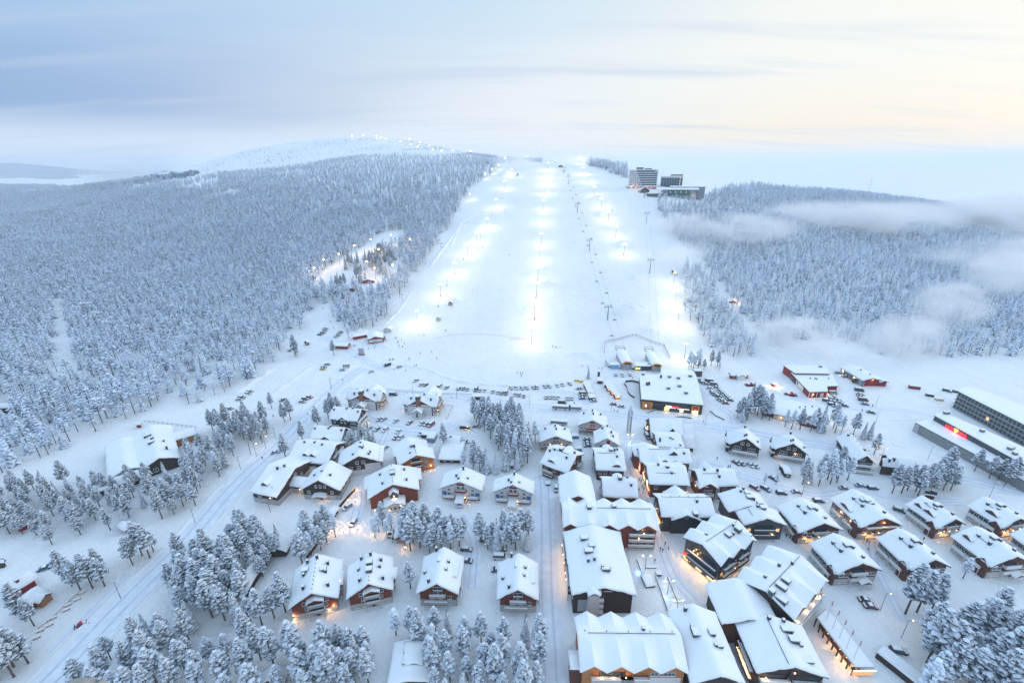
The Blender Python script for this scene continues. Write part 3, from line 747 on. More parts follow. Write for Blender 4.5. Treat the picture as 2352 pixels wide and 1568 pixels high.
def flatb(name, label, cat, polys, wall, group=None, parapet=.25, root=None, low=None):
    """flat roofed volumes: polys = [(picture corners, height, wall)]"""
    pts0 = [atz(*p, polys[0][1]) for p in polys[0][0]]; c = sum(pts0, Vector()) / len(pts0); c.z = 0
    zg = 0
    r = root or empty(name, (c.x, c.y, 0)); c = r.location.copy()
    if not root: tag(r, label, cat, group)
    for pl, h, wm in polys:
        P = [atz(*p, h) - Vector((c.x, c.y, 0)) for p in pl]
        ar = sum(P[i].x * P[(i + 1) % len(P)].y - P[(i + 1) % len(P)].x * P[i].y for i in range(len(P)))
        if ar < 0: P = P[::-1]
        n = len(P); m = MB(); wm = wm or wall
        cen = sum(P, Vector()) / n
        ins = lambda k: [cen + (p - cen) * (1 - k / max(3, (p - cen).length)) for p in P]
        Wp = ins(.45)
        m.add([(p.x, p.y, -.5) for p in Wp] + [(p.x, p.y, h - .3) for p in Wp], [(i, (i + 1) % n, n + (i + 1) % n, n + i) for i in range(n)], wm); m.build('wall', r)
        f = MB(); f.add([(p.x, p.y, h - .35) for p in P] + [(p.x, p.y, h) for p in P], [(i, (i + 1) % n, n + (i + 1) % n, n + i) for i in range(n)] + [tuple(range(n))[::-1], tuple(range(n, 2 * n))], DTRIM)
        ro = f.build('roof', r)
        sm = MB(); Q1, Q2 = P, ins(.7)
        sm.add([(p.x, p.y, h + .01) for p in Q1] + [(p.x, p.y, h + .30) for p in Q1] + [(p.x, p.y, h + .52) for p in Q2],
               [(i, (i + 1) % n, n + (i + 1) % n, n + i) for i in range(n)] + [(n + i, n + (i + 1) % n, 2 * n + (i + 1) % n, 2 * n + i) for i in range(n)] + [tuple(range(2 * n, 3 * n))], ROOFSNOW)
        sm.build('snow_cover', ro)
    return r
def wallpts(P0, P1, h):
    """frame of a wall running between two picture points of its top edge at height h (left to right as seen)"""
    a, b = atz(*P0, h), atz(*P1, h); d = (b - a); return a, d.length, math.atan2(d.y, d.x)
# ------------------------------------------------------------------ houses of the village
V = {}
def G(key, name, label, cat, A, B, D, he, hr, wall, low=None, lowh=2.6, right=True, group=None, **kw):
    h = House(name, label, cat, gframe(A, B, D, he, right), group); h.gable(he, hr, wall, low, lowh, **kw); V[key] = h; return h
def E(key, name, label, cat, E0, E1, RP, he, hr, wall, low=None, lowh=2.6, group=None, **kw):
    h = House(name, label, cat, eframe(E0, E1, RP, he, hr), group); h.gable(he, hr, wall, low, lowh, **kw); V[key] = h; return h
# --- left part of the village
h = E('m1', 'brown_house', 'dark red brown house with a stone base at the road bend, nearest the main road', 'house', fM(225,1190), fM(480,1228), fM(585,960), 6, 11, BROWN, STONE, 2.8)
h.win('e', 4.3, [-.45, .45], 1.6, 1.2).win('e', 1.4, [-.6], 1.0, .8).win('n', 4.4, [-.3, .3], 1.4, 1.3).win('n', 7.4, [0], 1.4, 1.2)
h.gable(5.5, 8.2, BROWN, STONE, 2.8, W=6, L=6, x=h.W*.28, y=h.L*.18, turn=True, over=.6); h.win('n', 4.2, [0], 1.6, 1.3, k=1)
h.gable(4.5, 6.6, BROWN, STONE, 2.6, W=7, L=8, x=h.W*.05, y=h.L*.5+2.2, turn=False); h.win('n', 3.6, [-.4,.4], 1.2, 1.1, k=2); h.lamp('e', .6, 3.0, 90, k=2)
h.chimney(.15,-.1,2.0).chimney(.02,.25,1.6).dormer('e', -.25, 3.2, wall=BROWN); h.balcony('s', 3.0, 0, 4, 1.4)
h = G('m2', 'brown_house', 'red brown gabled house with snow covered entrance canopy beside the brown house on the road', 'house', fM(708,1145), fM(1040,1195), fM(1100,1010), 6, 11.5, BROWN, STONE, 2.6)
h.win('s', 7.4, [-.25, 0, .25], .9, 1.3).win('s', 4.2, [-.7, .6], 1.2, 1.2).porch('s', -.05, 6, 3, 3.4, wall=BROWN, rise=.5).chimney(-.12,-.1,1.2).chimney(.35,-.25,1.4).chimney(-.55,-.1,1.2); h.lamp('s', .15, 2.5, 110)
h.win('e', 4.2, [-.6,-.1,.5], 1.3, 1.2).win('s', 1.4, [.65], 1.5, 1.0)
h = E('m3', 'brown_house', 'long brown house with two small dormers side by side on its broad roof', 'house', fM(568,898), fM(945,932), fM(1050,755), 6, 11, BROWN, STONE, 2.4)
h.dormer('e', -.2, 3, wall=BROWN).dormer('e', .15, 3, wall=BROWN).win('e', 4.4, [-.8,-.3,.3,.8], 1.5, 1.4).win('e', 1.4, [-.6,0,.6], 2.0, 1.2).chimney(.05,-.55,1.2).chimney(.02,-.05,1.2).chimney(.1,.35,1.2)
h.balcony('n', 3.1, 0, h.W*.7, 2).balcony('n', 5.8, 0, h.W*.5, 1.8).win('n', 4.2, [-.5,0,.5], 1.4, 1.6).win('n', 7.3, [0], 1.6, 1.4).balcony('e', 2.9, .05, 7, 1.4); h.lamp('e', .3, 2.6, 90)
h = G('m10b', 'brown_house', 'large brown and white gabled house with roof vents in rows, middle of the left village', 'house', fM(1035,948), fM(1448,932), fM(1420,790), 6.5, 12, BROWN, WHITE, 3.2)
h.win('s', 7.6, [-.15,.15], 1.4, 1.4).win('s', 4.8, [-.7,-.45,-.1,.3,.45], 1.4, 1.3).win('s', 1.6, [-.2,.6], 1.4, 1.2).band('s', 0, 6.3, .2, .98, WHITE, off=.06).win('s', 4.4, [.85], 1.2, 1.2)
h.chimney(.1,-.1,1.6).chimney(-.3,-.55,1.4).chimney(.4,-.65,1.6).chimney(.45,-.35,1.6).chimney(0,.45,1.5).vent(.05,.1).ridgepipes(5, u=.85)
h = E('m5', 'brown_house', 'brown terraced house with stepped balconies and a small gable, lower of two alike', 'house', fM(782,690), fM(1070,712), fM(1105,598), 6.5, 11, BROWN, STONE, 2.4, group='brown houses with balconies')
h.gable(6.2, 8.6, BROWN, W=7, L=6, x=h.W*.3, y=0, turn=True, over=.5); h.win('n', 5.0, [-.4,.4], 1.0, 1.0, k=1)
h.win('e', 4.6, [-.75,.6,.8], 1.3, 1.4).chimney(.3,-.85,1.2).chimney(.2,0,1.2).chimney(.3,.85,1.4).chimney(.0,.1,.9)
for z in (2.8, 5.4): h.balcony('n', z, -.1, h.W*.8, 2.4 if z < 4 else 1.6)
h.win('n', 4.0, [-.5,0,.5], 1.4, 1.4).win('n', 6.8, [-.3,.3], 1.2, 1.4); h.lamp('n', .4, 2.4, 70)
h = E('m6', 'brown_house', 'brown terraced house with stepped balconies and a small gable, upper of two alike', 'house', fM(955,515), fM(1215,540), fM(1250,428), 6.5, 11, BROWN, STONE, 2.4, group='brown houses with balconies')
h.gable(6.2, 8.6, BROWN, W=7, L=6, x=h.W*.3, y=0, turn=True, over=.5); h.win('n', 5.0, [-.4,.4], 1.0, 1.0, k=1)
h.win('e', 4.6, [-.75,.6,.8], 1.3, 1.4).chimney(.3,-.85,1.2).chimney(.1,0,1.2).chimney(.3,.85,1.4).chimney(.02,.4,1.0)
for z in (2.8, 5.4): h.balcony('n', z, -.1, h.W*.8, 2.4 if z < 4 else 1.6)
h.win('n', 4.0, [-.5,0,.5], 1.4, 1.4).win('n', 6.8, [-.3,.3], 1.2, 1.4); h.lamp('n', .5, 2.2, 80)
for key, e0, e1, rp, lab in (('m7', (1108,335), (1428,355), (1460,268), 'white timbered hotel wing with brick chimney gable, left of two alike above the car park'),
                        ('m8', (1628,385), (1945,405), (1972,305), 'white timbered hotel wing with brick chimney gable, right of two alike beside the snowy court')):
    h = E(key, 'white_hotel_wing', lab, 'hotel', fM(*e0), fM(*e1), fM(*rp), 6.8, 11.2, WHITE, None, group='white hotel wings')
    L = h.L; h.gable(6.5, 11.0, RUST, W=L*.74, L=h.W*.5, x=h.W*.25+.3, y=0, turn=True, over=.4)
    h.band('n', 0, 6.2, -.98, .98, WHITE, k=1, off=.05)
    h.gable(6.0, 10.6, WHITE, W=L*.52, L=h.W*1.1, x=-h.W*.75, y=L*.12, turn=True)
    h.gable(4.6, 6.8, WHITE, W=L*.24, L=7, x=h.W*.5+2.0, y=0, turn=True, over=.4); h.win('n', 3.0, [0], 1.3, 3.4, k=3)
    h.win('e', 5.2, [-.9,-.65,.65,.9], 1.0, 1.2).win('e', 2.3, [-.9,-.65,.65,.9], 1.0, 1.2).win('n', 5.0, [-.55,.55,.75], 1.0, 1.2, k=1).win('n', 2.2, [-.55,.55,.75], 1.0, 1.2, k=1)
    for tt in (-.98, -.78, -.52, .52, .78, .98): h.band('e', 0, 6.3, tt-.012, tt+.012, METAL, off=.08, name='timber')
    h.band('e', 3.3, 3.6, -.98, .98, METAL, off=.09, name='timber')
    m = MB(); m.box(-1.5, 1.5, -1.2, 1.2, 0, 7.5, BRICK); m.box(-1.7, 1.7, -1.4, 1.4, 7.5, 7.8, DARKM); m.box(-1.3, 1.3, -1, 1, 7.8, 8.8, TEAL); m.box(-1.5, 1.5, -1.2, 1.2, 8.8, 9.2, ROOFSNOW); m.build('chimney', h.root, (h.W*.5+.3, -.3, 5.0))
    h.chimney(.5,-.55,1.8).chimney(.5,.6,1.8).chimney(0,.15,1.2).dormer('w', .2, 3, k=2, wall=WHITE).ridgepipes(6)
    for z in (2.8, 5.6): h.balcony('n', z, -.1, h.W*.8, 1.8, rail=WOODR)
    h.lamp('s', .5, 2.2, 90); h.lamp('n', -.7, 3, 90); h.lamp('e', .5, 1.6, 50)
h = G('m9', 'orange_house', 'orange pine apartment house with dark balconies and a stepped rear roof', 'house', fM(1592,938), fM(1935,890), fM(1885,800), 6.5, 10.8, ORANGE, None)
h.gable(6.0, 10.4, ORANGE, W=h.W*1.0, L=9, x=-1.5, y=h.L*.5+4, turn=False)
h.win('s', 6.0, [.55], 1.0, 1.3).win('s', 3.4, [-.6,.5], 1.3, 1.3).balcony('s', 3.4, -.05, 6, 1.5, rail=ORANGE).balcony('s', 6.2, -.05, 6, 1.5, rail=ORANGE).band('s', 3.5, 5.6, -.3, .22, GLASS, name='glazing').band('s', 6.3, 8.4, -.28, .2, GLASS, name='glazing')
h.ridgepipes(7).chimney(-.3,-.2,1.2).chimney(.0,.4,1.8).vent(-.1,.8); h.lamp('s', .8, 2.6, 120); h.lamp('s', -.5, 4.6, 40)
h = G('m10', 'red_brown_house', 'rust brown house with a glazed stair tower and two nested roofs behind tall pines', 'house', fM(1312,1250), fM(1785,1168), fM(1755,985), 6.5, 12, RUST, None)
h.gable(5.6, 10.6, RUST, W=h.W*1.15, L=h.L*.6, x=0, y=h.L*.32)
h.gable(7.8, 9.6, GREY, W=4, L=5, x=0, y=-h.L*.5+.6, over=.3); h.band('s', 4.8, 8.4, -.7, .7, GLASS, k=2, name='glazing'); h.gable(4.0, 5.8, WHITE, W=9, L=6, x=0, y=-h.L*.5-2, over=.5)
h.win('s', 2.4, [-.5,0,.5], 1.2, 1.6, k=3).ridgepipes(9).chimney(-.4,-.5,1.6).chimney(.55,-.4,1.6).chimney(-.5,.5,1.6).chimney(.5,.6,1.6).vent(.02,-.05).vent(.02,.3); h.lamp('s', 0, 7.2, 60, k=2, off=.7); h.lamp('s', -.6, 2.4, 60, k=3)
for key, A, B, D, lab in (('n11', fM(1968,1150), fN(290,1182), fN(316,1045), 'white house with red gable and blue shutters, a van at its entrance'),
                          ('n12', fN(390,1198), fN(765,1195), fN(793,1085), 'white house with red gable and blue shutters, right of two alike, behind a leaning pine')):
    h = G(key, 'white_house', lab, 'house', A, B, D, 6.3, 10.8, WHITE, None, group='white houses with red gables')
    h.band('s', 8.0, 9.0, -.2, .2, FALU).band('s', 4.6, 5.6, -.32, .32, FALU, name='rail_panel').win('s', 6.7, [-.12,.12], 1.1, 1.6).win('s', 5.4, [-.6,.6], 1.1, 1.1).win('s', 3.2, [-.6,.6], 1.2, 1.2)
    h.band('s', 2.2, 4.3, -.96, -.75, BLUE).band('s', 2.2, 4.3, .75, .96, BLUE).balcony('s', 2.2, -.6, 5, 1.8).balcony('s', 2.2, .6, 5, 1.8).porch('s', 0, 4, 6, 2.7, wall=WHITE, rise=.3).balcony('s', 5.0, 0, 5, 1.2, rail=FALU, posts=False)
    h.band('s', 0, 1.0, -.95, .95, FALU, off=.07).chimney(-.25,-.2,1.8).chimney(.0,.6,2.0).chimney(-.1,-.65,1.4).chimney(.3,-.3,1.0); h.lamp('s', .25, 2.9, 80, off=1.9); h.win('e', 4.4, [-.6,0,.6], 1.2, 1.2)
h = E('m13', 'long_shed', 'long low dark shed with flat snowy roof beside the spruces', 'shed', fM(1955,888), fM(2165,893), fM(2155,795), 2.6, 3.4, BROWN)
h.win('e', 1.5, [-.5,.2], 1.0, .8)
h = E('m14', 'small_house', 'low brown cottage with a big pine in front of its left corner', 'cottage', fM(2008,738), fM(2150,752), fM(2170,690), 3.0, 4.8, BROWN)
h.chimney(.1,-.3,1.0); h.win('e', 1.7, [-.4,.4], 1.2, 1.0); h.lamp('e', -.1, 2.2, 50)
h = E('m15', 'firewood_hut', 'tiny open hut lit by a warm lamp below a pine', 'hut', fN(72,578), fN(188,582), fN(165,560), 2.6, 3.6, BROWN); h.lamp('e', .6, 1.9, 90)
h = E('n16b', 'tree_hut', 'tiny snowy hut between the tall trees in the middle grove', 'hut', fN(542,940), fN(637,945), fN(632,905), 2.4, 3.6, BROWN)
# --- centre
for key, A, B, D, lab, hh in (('n16', (817,728), (1130,738), (1102,625), 'white house with red panels and balcony beside the middle grove', 6.3),
                          ('n17', (1172,590), (1440,588), (1462,487), 'white house with red panels, farthest one, next to the bus road', 6.0)):
    h = G(key, 'pale_house', lab, 'house', fN(*A), fN(*B), fN(*D), hh, 10.4, GREYB, None, group='pale houses with red panels')
    h.band('s', 7.8, 8.8, -.18, .18, FALU).band('s', 4.6, 5.5, -.3, .3, FALU, name='rail_panel').band('s', 1.5, 2.3, -.95, .95, FALU, off=.06).win('s', 6.6, [-.1,.1], 1.1, 1.4).win('s', 4.4, [-.75,-.5,.5,.75], 1.0, 1.1).win('s', 2.6, [-.7,-.4,.4,.7], 1.0, 1.0)
    h.balcony('s', 4.5, 0, 5.5, 1.4, rail=FALU).chimney(-.6,.6,1.6).chimney(.05,.0,1.6).chimney(.0,.5,1.6).chimney(.6,.6,1.6); h.lamp('s', -.35, 5.0, 50); h.lamp('s', .35, 5.0, 50)
h = G('n18', 'pale_house', 'white house with a red corner panel beside the parked blue car', 'house', fN(1322,752), fN(1558,758), fN(1556,645), 6.3, 10.4, WHITE, None)
h.band('s', 0, 8.6, .0, .28, FALU).win('s', 4.8, [-.5], 1.2, 1.2).band('s', 1.6, 5.6, .4, .95, CONC, off=.12).chimney(.5,-.3,1.6).chimney(.4,.2,1.8).chimney(-.3,.7,1.6).chimney(.1,.9,1.6).win('w', 4, [-.5,0,.5], 1.2, 1.2)
h = E('n19', 'brown_house', 'dark red house turned at an angle with corner balconies and an arched dormer', 'house', fN(828,918), fN(1083,1015), fN(1175,858), 6.8, 11.4, REDBR, STONE, 2.4)
h.dormer('e', -.3, 3.6, wall=REDBR, round_=True, rise=1.8, front=.18).dormer('w', .15, 4, wall=REDBR, round_=True, rise=2.2, front=.3).win('e', 4.6, [-.7,0,.6], 1.4, 1.4).win('n', 4.6, [-.5,.5], 1.3, 1.5).win('n', 7.4, [0], 1.6, 1.4)
h.balcony('e', 3.2, -.45, 5.5, 1.6, rail=GREYB).balcony('e', .6, -.45, 5.5, 1.6, rail=REDBR).balcony('n', 3.2, -.5, 5, 1.6, rail=GREYB).balcony('n', 3.2, .5, 5, 1.6, rail=GREYB).balcony('n', .7, -.5, 5, 1.6, rail=REDBR)
h.chimney(.3,-.75,1.6).chimney(.15,-.5,1.4).chimney(.35,.5,1.6).chimney(-.1,.8,1.8).vent(-.02,-.1).snowrail(.12,-.7,.5)
h = E('n20', 'brown_house', 'dark brown house with an arched roof window above the narrow lane', 'house', fN(1342,985), fN(1618,990), fN(1600,815), 6.5, 11, REDBR, None)
h.dormer('e', .38, 3.8, wall=REDBR, round_=True, rise=1.9, front=.12).dormer('w', .0, 4, wall=REDBR, round_=True, rise=2.2, front=.3).win('e', 4.6, [-.8,-.4,.1,.5], 1.5, 1.5).chimney(.35,.5,1.6).chimney(.0,.4,1.8).chimney(-.1,.6,1.6).vent(-.05,.15).snowrail(.15,-.8,.5)
h.balcony('s', 3, 0, 5, 1.5).balcony('s', 5.8, 0, 4, 1.4).win('s', 4.4, [-.4,.4], 1.3, 1.4)
h = E('n21', 'brown_house', 'dark brown house with a low white roof just above the long hotel block', 'house', fN(1405,1228), fN(1730,1240), fN(1705,1072), 6.3, 10.8, REDBR, None)
h.chimney(.4,.65,1.5).chimney(-.1,.1,1.4).chimney(-.15,.5,1.6).vent(.0,.05).win('s', 4.4, [-.4,.4], 1.3, 1.4).balcony('s', 3, 0, 5, 1.5); h.dormer('w', .0, 4, wall=REDBR, round_=True, rise=2.0, front=.3)
# restaurant with ribbed roof and glazed A-frames
h = E('n22', 'chapel_like_hall', 'restaurant hall with a steep ribbed metal roof under snow, opposite the ski shop', 'restaurant', fN(1850,690), fN(2150,700), fN(2155,520), 4.0, 11, BROWN, None)
for i in range(12): h.band('e', 3.9, 4.0, -.95+.16*i, -.93+.16*i, DTRIM)
h.gable(3.0, 9.5, BROWN, W=9, L=7, x=h.W*.1, y=h.L*.5+2.2, over=.4, thick=.25); h.band('n', .3, 4.5, -.7, .7, GLASS, k=1, name='glazing'); h.win('n', 6.4, [0], 1.6, 1.4, k=1)
h.gable(2.6, 8.0, BROWN, W=8, L=6, x=h.W*.62, y=h.L*.5+1, over=.4, thick=.22); h.band('n', .3, 4.0, -.7, .7, GLASS, k=2, name='glazing'); h.band('s', .3, 4.0, -.7, .7, GLASS, k=2, name='glazing'); h.dormer('e', .3, 3, wall=BLACK, rise=2.4); h.lamp('s', -.4, 3.6, 90)
h = E('n23', 'shop_building', 'shop building with a red end wall right behind the hexagonal roof', 'shop building', fN(1905,775), fN(2150,785), fN(2148,668), 7.0, 10, REDBR, None)
h.chimney(.6,-.75,2.6).chimney(.3,.1,1.0).chimney(.4,.25,1.0).chimney(.85,.75,1.0).win('s', 5, [-.4,.4], 1.3, 1.4)
h = E('n24', 'shop_building', 'red brown shop building with a pyramid roof corner at the top of the pedestrian street', 'shop building', fN(1748,912), fN(2222,920), fN(2205,795), 8.0, 12, REDBR, None)
h.gable(7.6, 10.6, REDBR, W=9, L=6, x=h.W*.35, y=-1, turn=True, over=.5); h.dormer('e', .32, 4, wall=BLACK, rise=2.0, front=.45).band('e', 3, 8.8, .28, .46, GREY, off=.6).snowrail(.1,-.6,.5)
s_ = MB(); c_ = MB(); rr = 8.0
for i in range(6):
    a0, a1 = i*math.pi/3, (i+1)*math.pi/3; s_.add([(rr*math.cos(a0),rr*math.sin(a0),8.4),(rr*math.cos(a1),rr*math.sin(a1),8.4),(0,0,12.3),(rr*math.cos(a0),rr*math.sin(a0),7.9),(rr*math.cos(a1),rr*math.sin(a1),7.9)], [(0,1,2),(3,4,1,0)], ROOFSNOW)
    c_.add([(rr*.88*math.cos(a0),rr*.88*math.sin(a0),0),(rr*.88*math.cos(a1),rr*.88*math.sin(a1),0),(rr*.88*math.cos(a1),rr*.88*math.sin(a1),8.0),(rr*.88*math.cos(a0),rr*.88*math.sin(a0),8.0)], [(0,1,2,3)], REDBR)
s_.build('pyramid_roof', h.root, (-h.W*.32,-h.L*.30,0)); c_.build('corner_tower', h.root, (-h.W*.32,-h.L*.30,0)); h.chimney(.4,.75,1.4)
h.win('s', 4.4, [-.6,0,.6], 1.6, 1.8, pane=LIT).win('s', 6.6, [-.5,.5], 1.2, 1.2).band('s', 1.0, 3.2, .4, .8, LITW, name='shop_window'); h.lamp('s', .8, 3.4, 220); h.lamp('s', -.5, 3.4, 150); h.win('e', 5.5, [-.8,-.5,.7,.85], 1.4, 1.2)
h = E('n25', 'shop_building', 'red brown shop building with paired roof vents and lit signs along the pedestrian street', 'shop building', fN(1835,1115), fN(2205,1122), fN(2170,950), 8.0, 12, REDBR, None)
h.gable(7.4, 11.4, REDBR, W=8, L=8, x=-h.W*.35, y=-2, turn=True, over=.5)
h.chimney(.0,-.4,1.4).chimney(.15,.0,1.3).chimney(.15,.08,1.3).chimney(.45,.2,1.3).snowrail(.45,-.6,.4).win('e', 5.5, [-.7,.2,.6,.85], 1.5, 1.3).win('s', 6.6, [-.5,.5], 1.2, 1.2)
h.band('s', 1.2, 3.4, -.8, -.2, LITW, name='shop_window').band('s', 1.2, 3.4, .2, .7, LIT, name='shop_window').band('s', 4.0, 6.0, .3, .6, WHSIGN, off=.5, name='lit_sign').band('s', 2.0, 4.0, .85, .98, REDSIGN, off=.8, name='lit_sign'); h.lamp('s', .9, 3.4, 200); h.lamp('s', -.6, 4.4, 160); h.lamp('n', -.6, 4.4, 160)
h = E('o26', 'shop_building', 'red brown shop building with a timber balcony niche, right of the other two red roofs', 'shop building', fO(228,1140), fO(588,1132), fO(560,985), 8.0, 12, REDBR, None)
h.gable(7.6, 10.4, REDBR, W=8, L=5, x=h.W*.36, y=-h.L*.28, turn=True, over=.5).balcony('n', 3.6, 0, 5, 1.2, k=1).win('n', 5.5, [-.3,.3], 1.4, 1.4, k=1).band('e', 0, 7.6, -.1, .12, CONC, off=.05).win('e', 5.2, [.4,.75], 1.8, 1.6).chimney(.0,-.55,1.5).chimney(.1,.1,1.8).chimney(.5,.1,1.8).snowrail(.25,-.7,.1)
h.gable(7.4, 11.4, REDBR, W=7, L=8, x=-h.W*.35, y=-1, turn=True, over=.5); h.lamp('e', -.85, 7.0, 60); h.lamp('s', .3, 5, 160); h.win('s', 5, [-.5,.0,.5], 1.2, 1.3); h.band('s', 2, 6, -.9, -.7, TRIM, name='sign_board')
h = E('t27', 'shop_building', 'wide dark building with a row of snow humps along its ridge at the street junction', 'shop building', fT(512,1275), fT(1268,1285), fT(1200,1020), 8.5, 12.2, BLACK, None, fold=(1,.0,0))
h.gable(8.0, 11.6, BLACK, W=10, L=9, x=-h.W*.3, y=-h.L*.05, turn=True, over=.6); h.gable(7.4, 10.4, BLACK, W=12, L=8, x=h.W*.28, y=-h.L*.05, turn=True, over=.6)
h.ridgepipes(6, u=-.12).snowrail(-.02,-.85,.95).chimney(.25,.42,1.6).vent(.95,-.1, w=2.4).vent(.9,.25, w=2); h.band('s', 1.0, 3.2, -.7, .6, LIT, name='shop_window').win('s', 5.5, [-.6,0,.6], 1.3, 1.4).band('s', 4, 6, .5, .8, REDP, off=.2, name='sign_board'); h.lamp('s', .7, 3.2, 260); h.lamp('s', -.6, 3.2, 260); h.lamp('n', .4, 3.6, 160); h.lamp('n', -.6, 5.6, 120)
h = G('o28', 'dark_hotel', 'charcoal building with glazed balconies under its front gable and many roof vents', 'hotel', fO(645,1505), fO(1018,1482), fO(935,1345), 8.0, 11.5, GREY, None)
h.gable(7.8, 11.2, GREY, W=h.W*1.05, L=h.L*1.3, x=-2.5, y=h.L*1.05); h.balcony('s', 5, 0, h.W*.5, 1.4, rail=GREY).balcony('s', 2.4, 0, h.W*.5, 1.4, rail=GREY).band('s', 5.2, 7.8, -.45, .45, GLASS, name='glazing').band('s', 2.6, 4.6, -.45, .45, GLASS, name='glazing').win('s', 5, [-.75,.75], 1.2, 1.3, pane=LIT)
h.snowrail(-.5,-.3,.6).vent(.1,.3).vent(.1,.9).chimney(-.1,.5,1.4).vent(.1,-.2,k=1).vent(.15,.3,k=1).chimney(.3,-.3,1.8,k=1).chimney(-.1,.5,1.4,k=1).chimney(.1,.8,1.4,k=1); h.lamp('w', .3, 6, 60); h.lamp('s', .5, 3, 80)
# --- the rows of red brown apartment houses on the right
def row(key, A, B, D, lab, warm=False, right=False, he=6.6, hr=11.0, extra=0):
    h = G(key, 'apartment_house', lab, 'house', A, B, D, he, hr, REDBR, GREYB, 3.0, right=right, group='red brown apartment houses with low white roofs')
    h.win('s', 4.7, [-.75,-.5,.6,.82], 1.5, 1.3).balcony('s', 5.6, 0, h.W*.34, 1.4, posts=False).band('s', 5.8, 7.6, -.28, .28, GLASS, name='glazing').balcony('s', 3.0, 0, h.W*.34, 1.4).band('s', 3.2, 4.8, -.28, .28, GLASS, name='glazing').porch('s', .3, 4.5, 3, 2.8, wall=REDBR)
    h.win('w', 4.5, [-.8,-.5,-.2,.1,.4,.7], 1.4, 1.3).win('w', 1.5, [-.7,-.3,.2,.6], 1.5, 1.4, pane=LIT if warm else None).balcony('w', 3.1, -.45, 5, 1.5).balcony('w', 3.1, .35, 5, 1.5).win('s', 1.6, [-.7,-.45,.8], 1.3, 1.2, pane=LIT if warm else None)
    h.gable(he-.5, he+1.6, REDBR, W=4, L=3.5, x=-h.W*.42, y=-h.L*.32, turn=True, over=.3)
    h.chimney(-.35,-.1,1.6).chimney(-.35,.45,1.2).vent(.02,.1,h=.9).chimney(.25,.0,1.4).chimney(.3,-.6,1.4).snowrail(-.36,-.05,.42)
    if warm:
        h.band('s', .6, 2.4, -.6, .75, LIT, name='shop_window')
        for tt in (-.7, 0, .6): h.lamp('s', tt, 3.4, 120)
        h.lamp('w', .6, 3.2, 160); h.lamp('w', -.2, 3.2, 100)
    return h
row('o29', fO(1150,1565), fO(1542,1535), fO(942,1325), 'apartment house behind the grey corner hotel, leftmost of the upper row', True)
h = row('o30', fO(1712,1518), fO(2092,1492), fO(1432,1248), 'apartment house with a glowing open terrace under its gable', True, he=7, hr=11.5); h.balcony('s', 6.4, 0, h.W*.8, 2.0, rail=WOODR).dormer('w', .2, 5, wall=REDBR, front=.1); h.vent(.1,.3,h=.8).vent(-.1,.2,h=.8).vent(.12,0,h=.8); h.lamp('s', .1, 8.6, 140); h.lamp('w', .4, 5.5, 120); h.lamp('w',-.3,5.5,120)
row('s31', fS(1560,138), fS(1832,118), fK(1108,1428), 'apartment house right of the glowing terrace house, colourful light in its ground floor', True, he=6.3, hr=10).dormer('w', -.1, 4, wall=REDBR).dormer('w', .5, 3, wall=REDBR)
row('s32', fS(2132,128), fS(2440,112), fK(1698,1440), 'apartment house nearest the right picture edge in the upper row', True, he=6.3, hr=10).dormer('w', -.1, 4, wall=REDBR)
row('s33', fS(628,562), fS(1052,538), fS(372,282), 'apartment house with a small lit corner, right beside the folded roof hotel')
row('s34', fS(1318,533), fS(1682,502), fS(1002,237), 'apartment house in the middle of the lower row, a pine grove before it')
row('s35', fS(2052,502), fS(2440,470), fS(1684,218), 'apartment house second from the right in the lower row, a bare birch at its side').dormer('w', .55, 3, wall=REDBR)
row('s36', fS(2600,470), fS(2960,440), fS(2242,206), 'apartment house cut off by the right picture edge')
# --- dark houses right of centre
for key, A, B, D, lab in (('o41', (498,760), (792,788), (800,690), 'dark brown guest house with carved balconies, left of the pair above the small parking area'),
                          ('o42', (925,820), (1215,820), (1245,745), 'dark brown guest house with carved balconies, right of the pair, beside the birch grove')):
    h = G(key, 'guest_house', lab, 'house', fO(*A), fO(*B), fO(*D), 6.4, 11.5, BROWN, STONE, 2.2, group='dark guest houses')
    h.gable(6.0, 11.0, BROWN, W=h.L*.62, L=h.W*.62, x=-h.W*.28, y=-h.L*.02, turn=True)
    h.win('s', 7.8, [-.2,.2], 1.3, 1.3).win('s', 4.8, [-.6,-.35,.35,.6], 1.6, 1.4).balcony('s', 3.0, -.35, 6.5, 1.8).balcony('s', 3.0, .5, 5, 1.8).win('s', 1.3, [-.5,.5], 1.4, 1.0).chimney(-.1,-.55,1.3).chimney(.0,-.5,1.3).chimney(.8,-.2,1.2).chimney(-.9,-.1,1.2).chimney(.0,.9,1.4).balcony('w', 3, .2, 5, 2).win('w', 5, [-.3,.3], 1.3, 1.3)
V['o42'].lamp('s', .3, 5.4, 70); V['o42'].lamp('s', -.75, 2.8, 70); V['o42'].lamp('w', -.6, 6.4, 60)
h = G('o43', 'guest_house', 'dark brown guest house with one long ridge of small vents, half hidden by rimed trees', 'house', fO(1640,900), fO(1850,938), fO(1605,710), 6.0, 10.2, BROWN, STONE, 2.2, right=True)
h.win('s', 7.2, [-.3], 2.4, 1.0).balcony('s', 4.0, -.1, 7, 1.6).win('s', 4.8, [-.3,0,.3,.7], 1.5, 1.2).balcony('s', 1.0, 0, 9, 2.2).ridgepipes(6, u=.1).chimney(.25,-.5,1.4).chimney(-.2,.7,1.4)
h = E('k44', 'guest_house', 'low dark house behind the big pine grove by the lower highway', 'house', fK(905,1042), fK(1060,1058), fK(1080,985), 5.6, 9.0, BROWN, None)
h.chimney(.1,.4,1.3).chimney(.3,-.2,1.2); h.gable(5.2, 8.6, BROWN, W=10, L=12, x=-4, y=h.L*.5+3, turn=False)
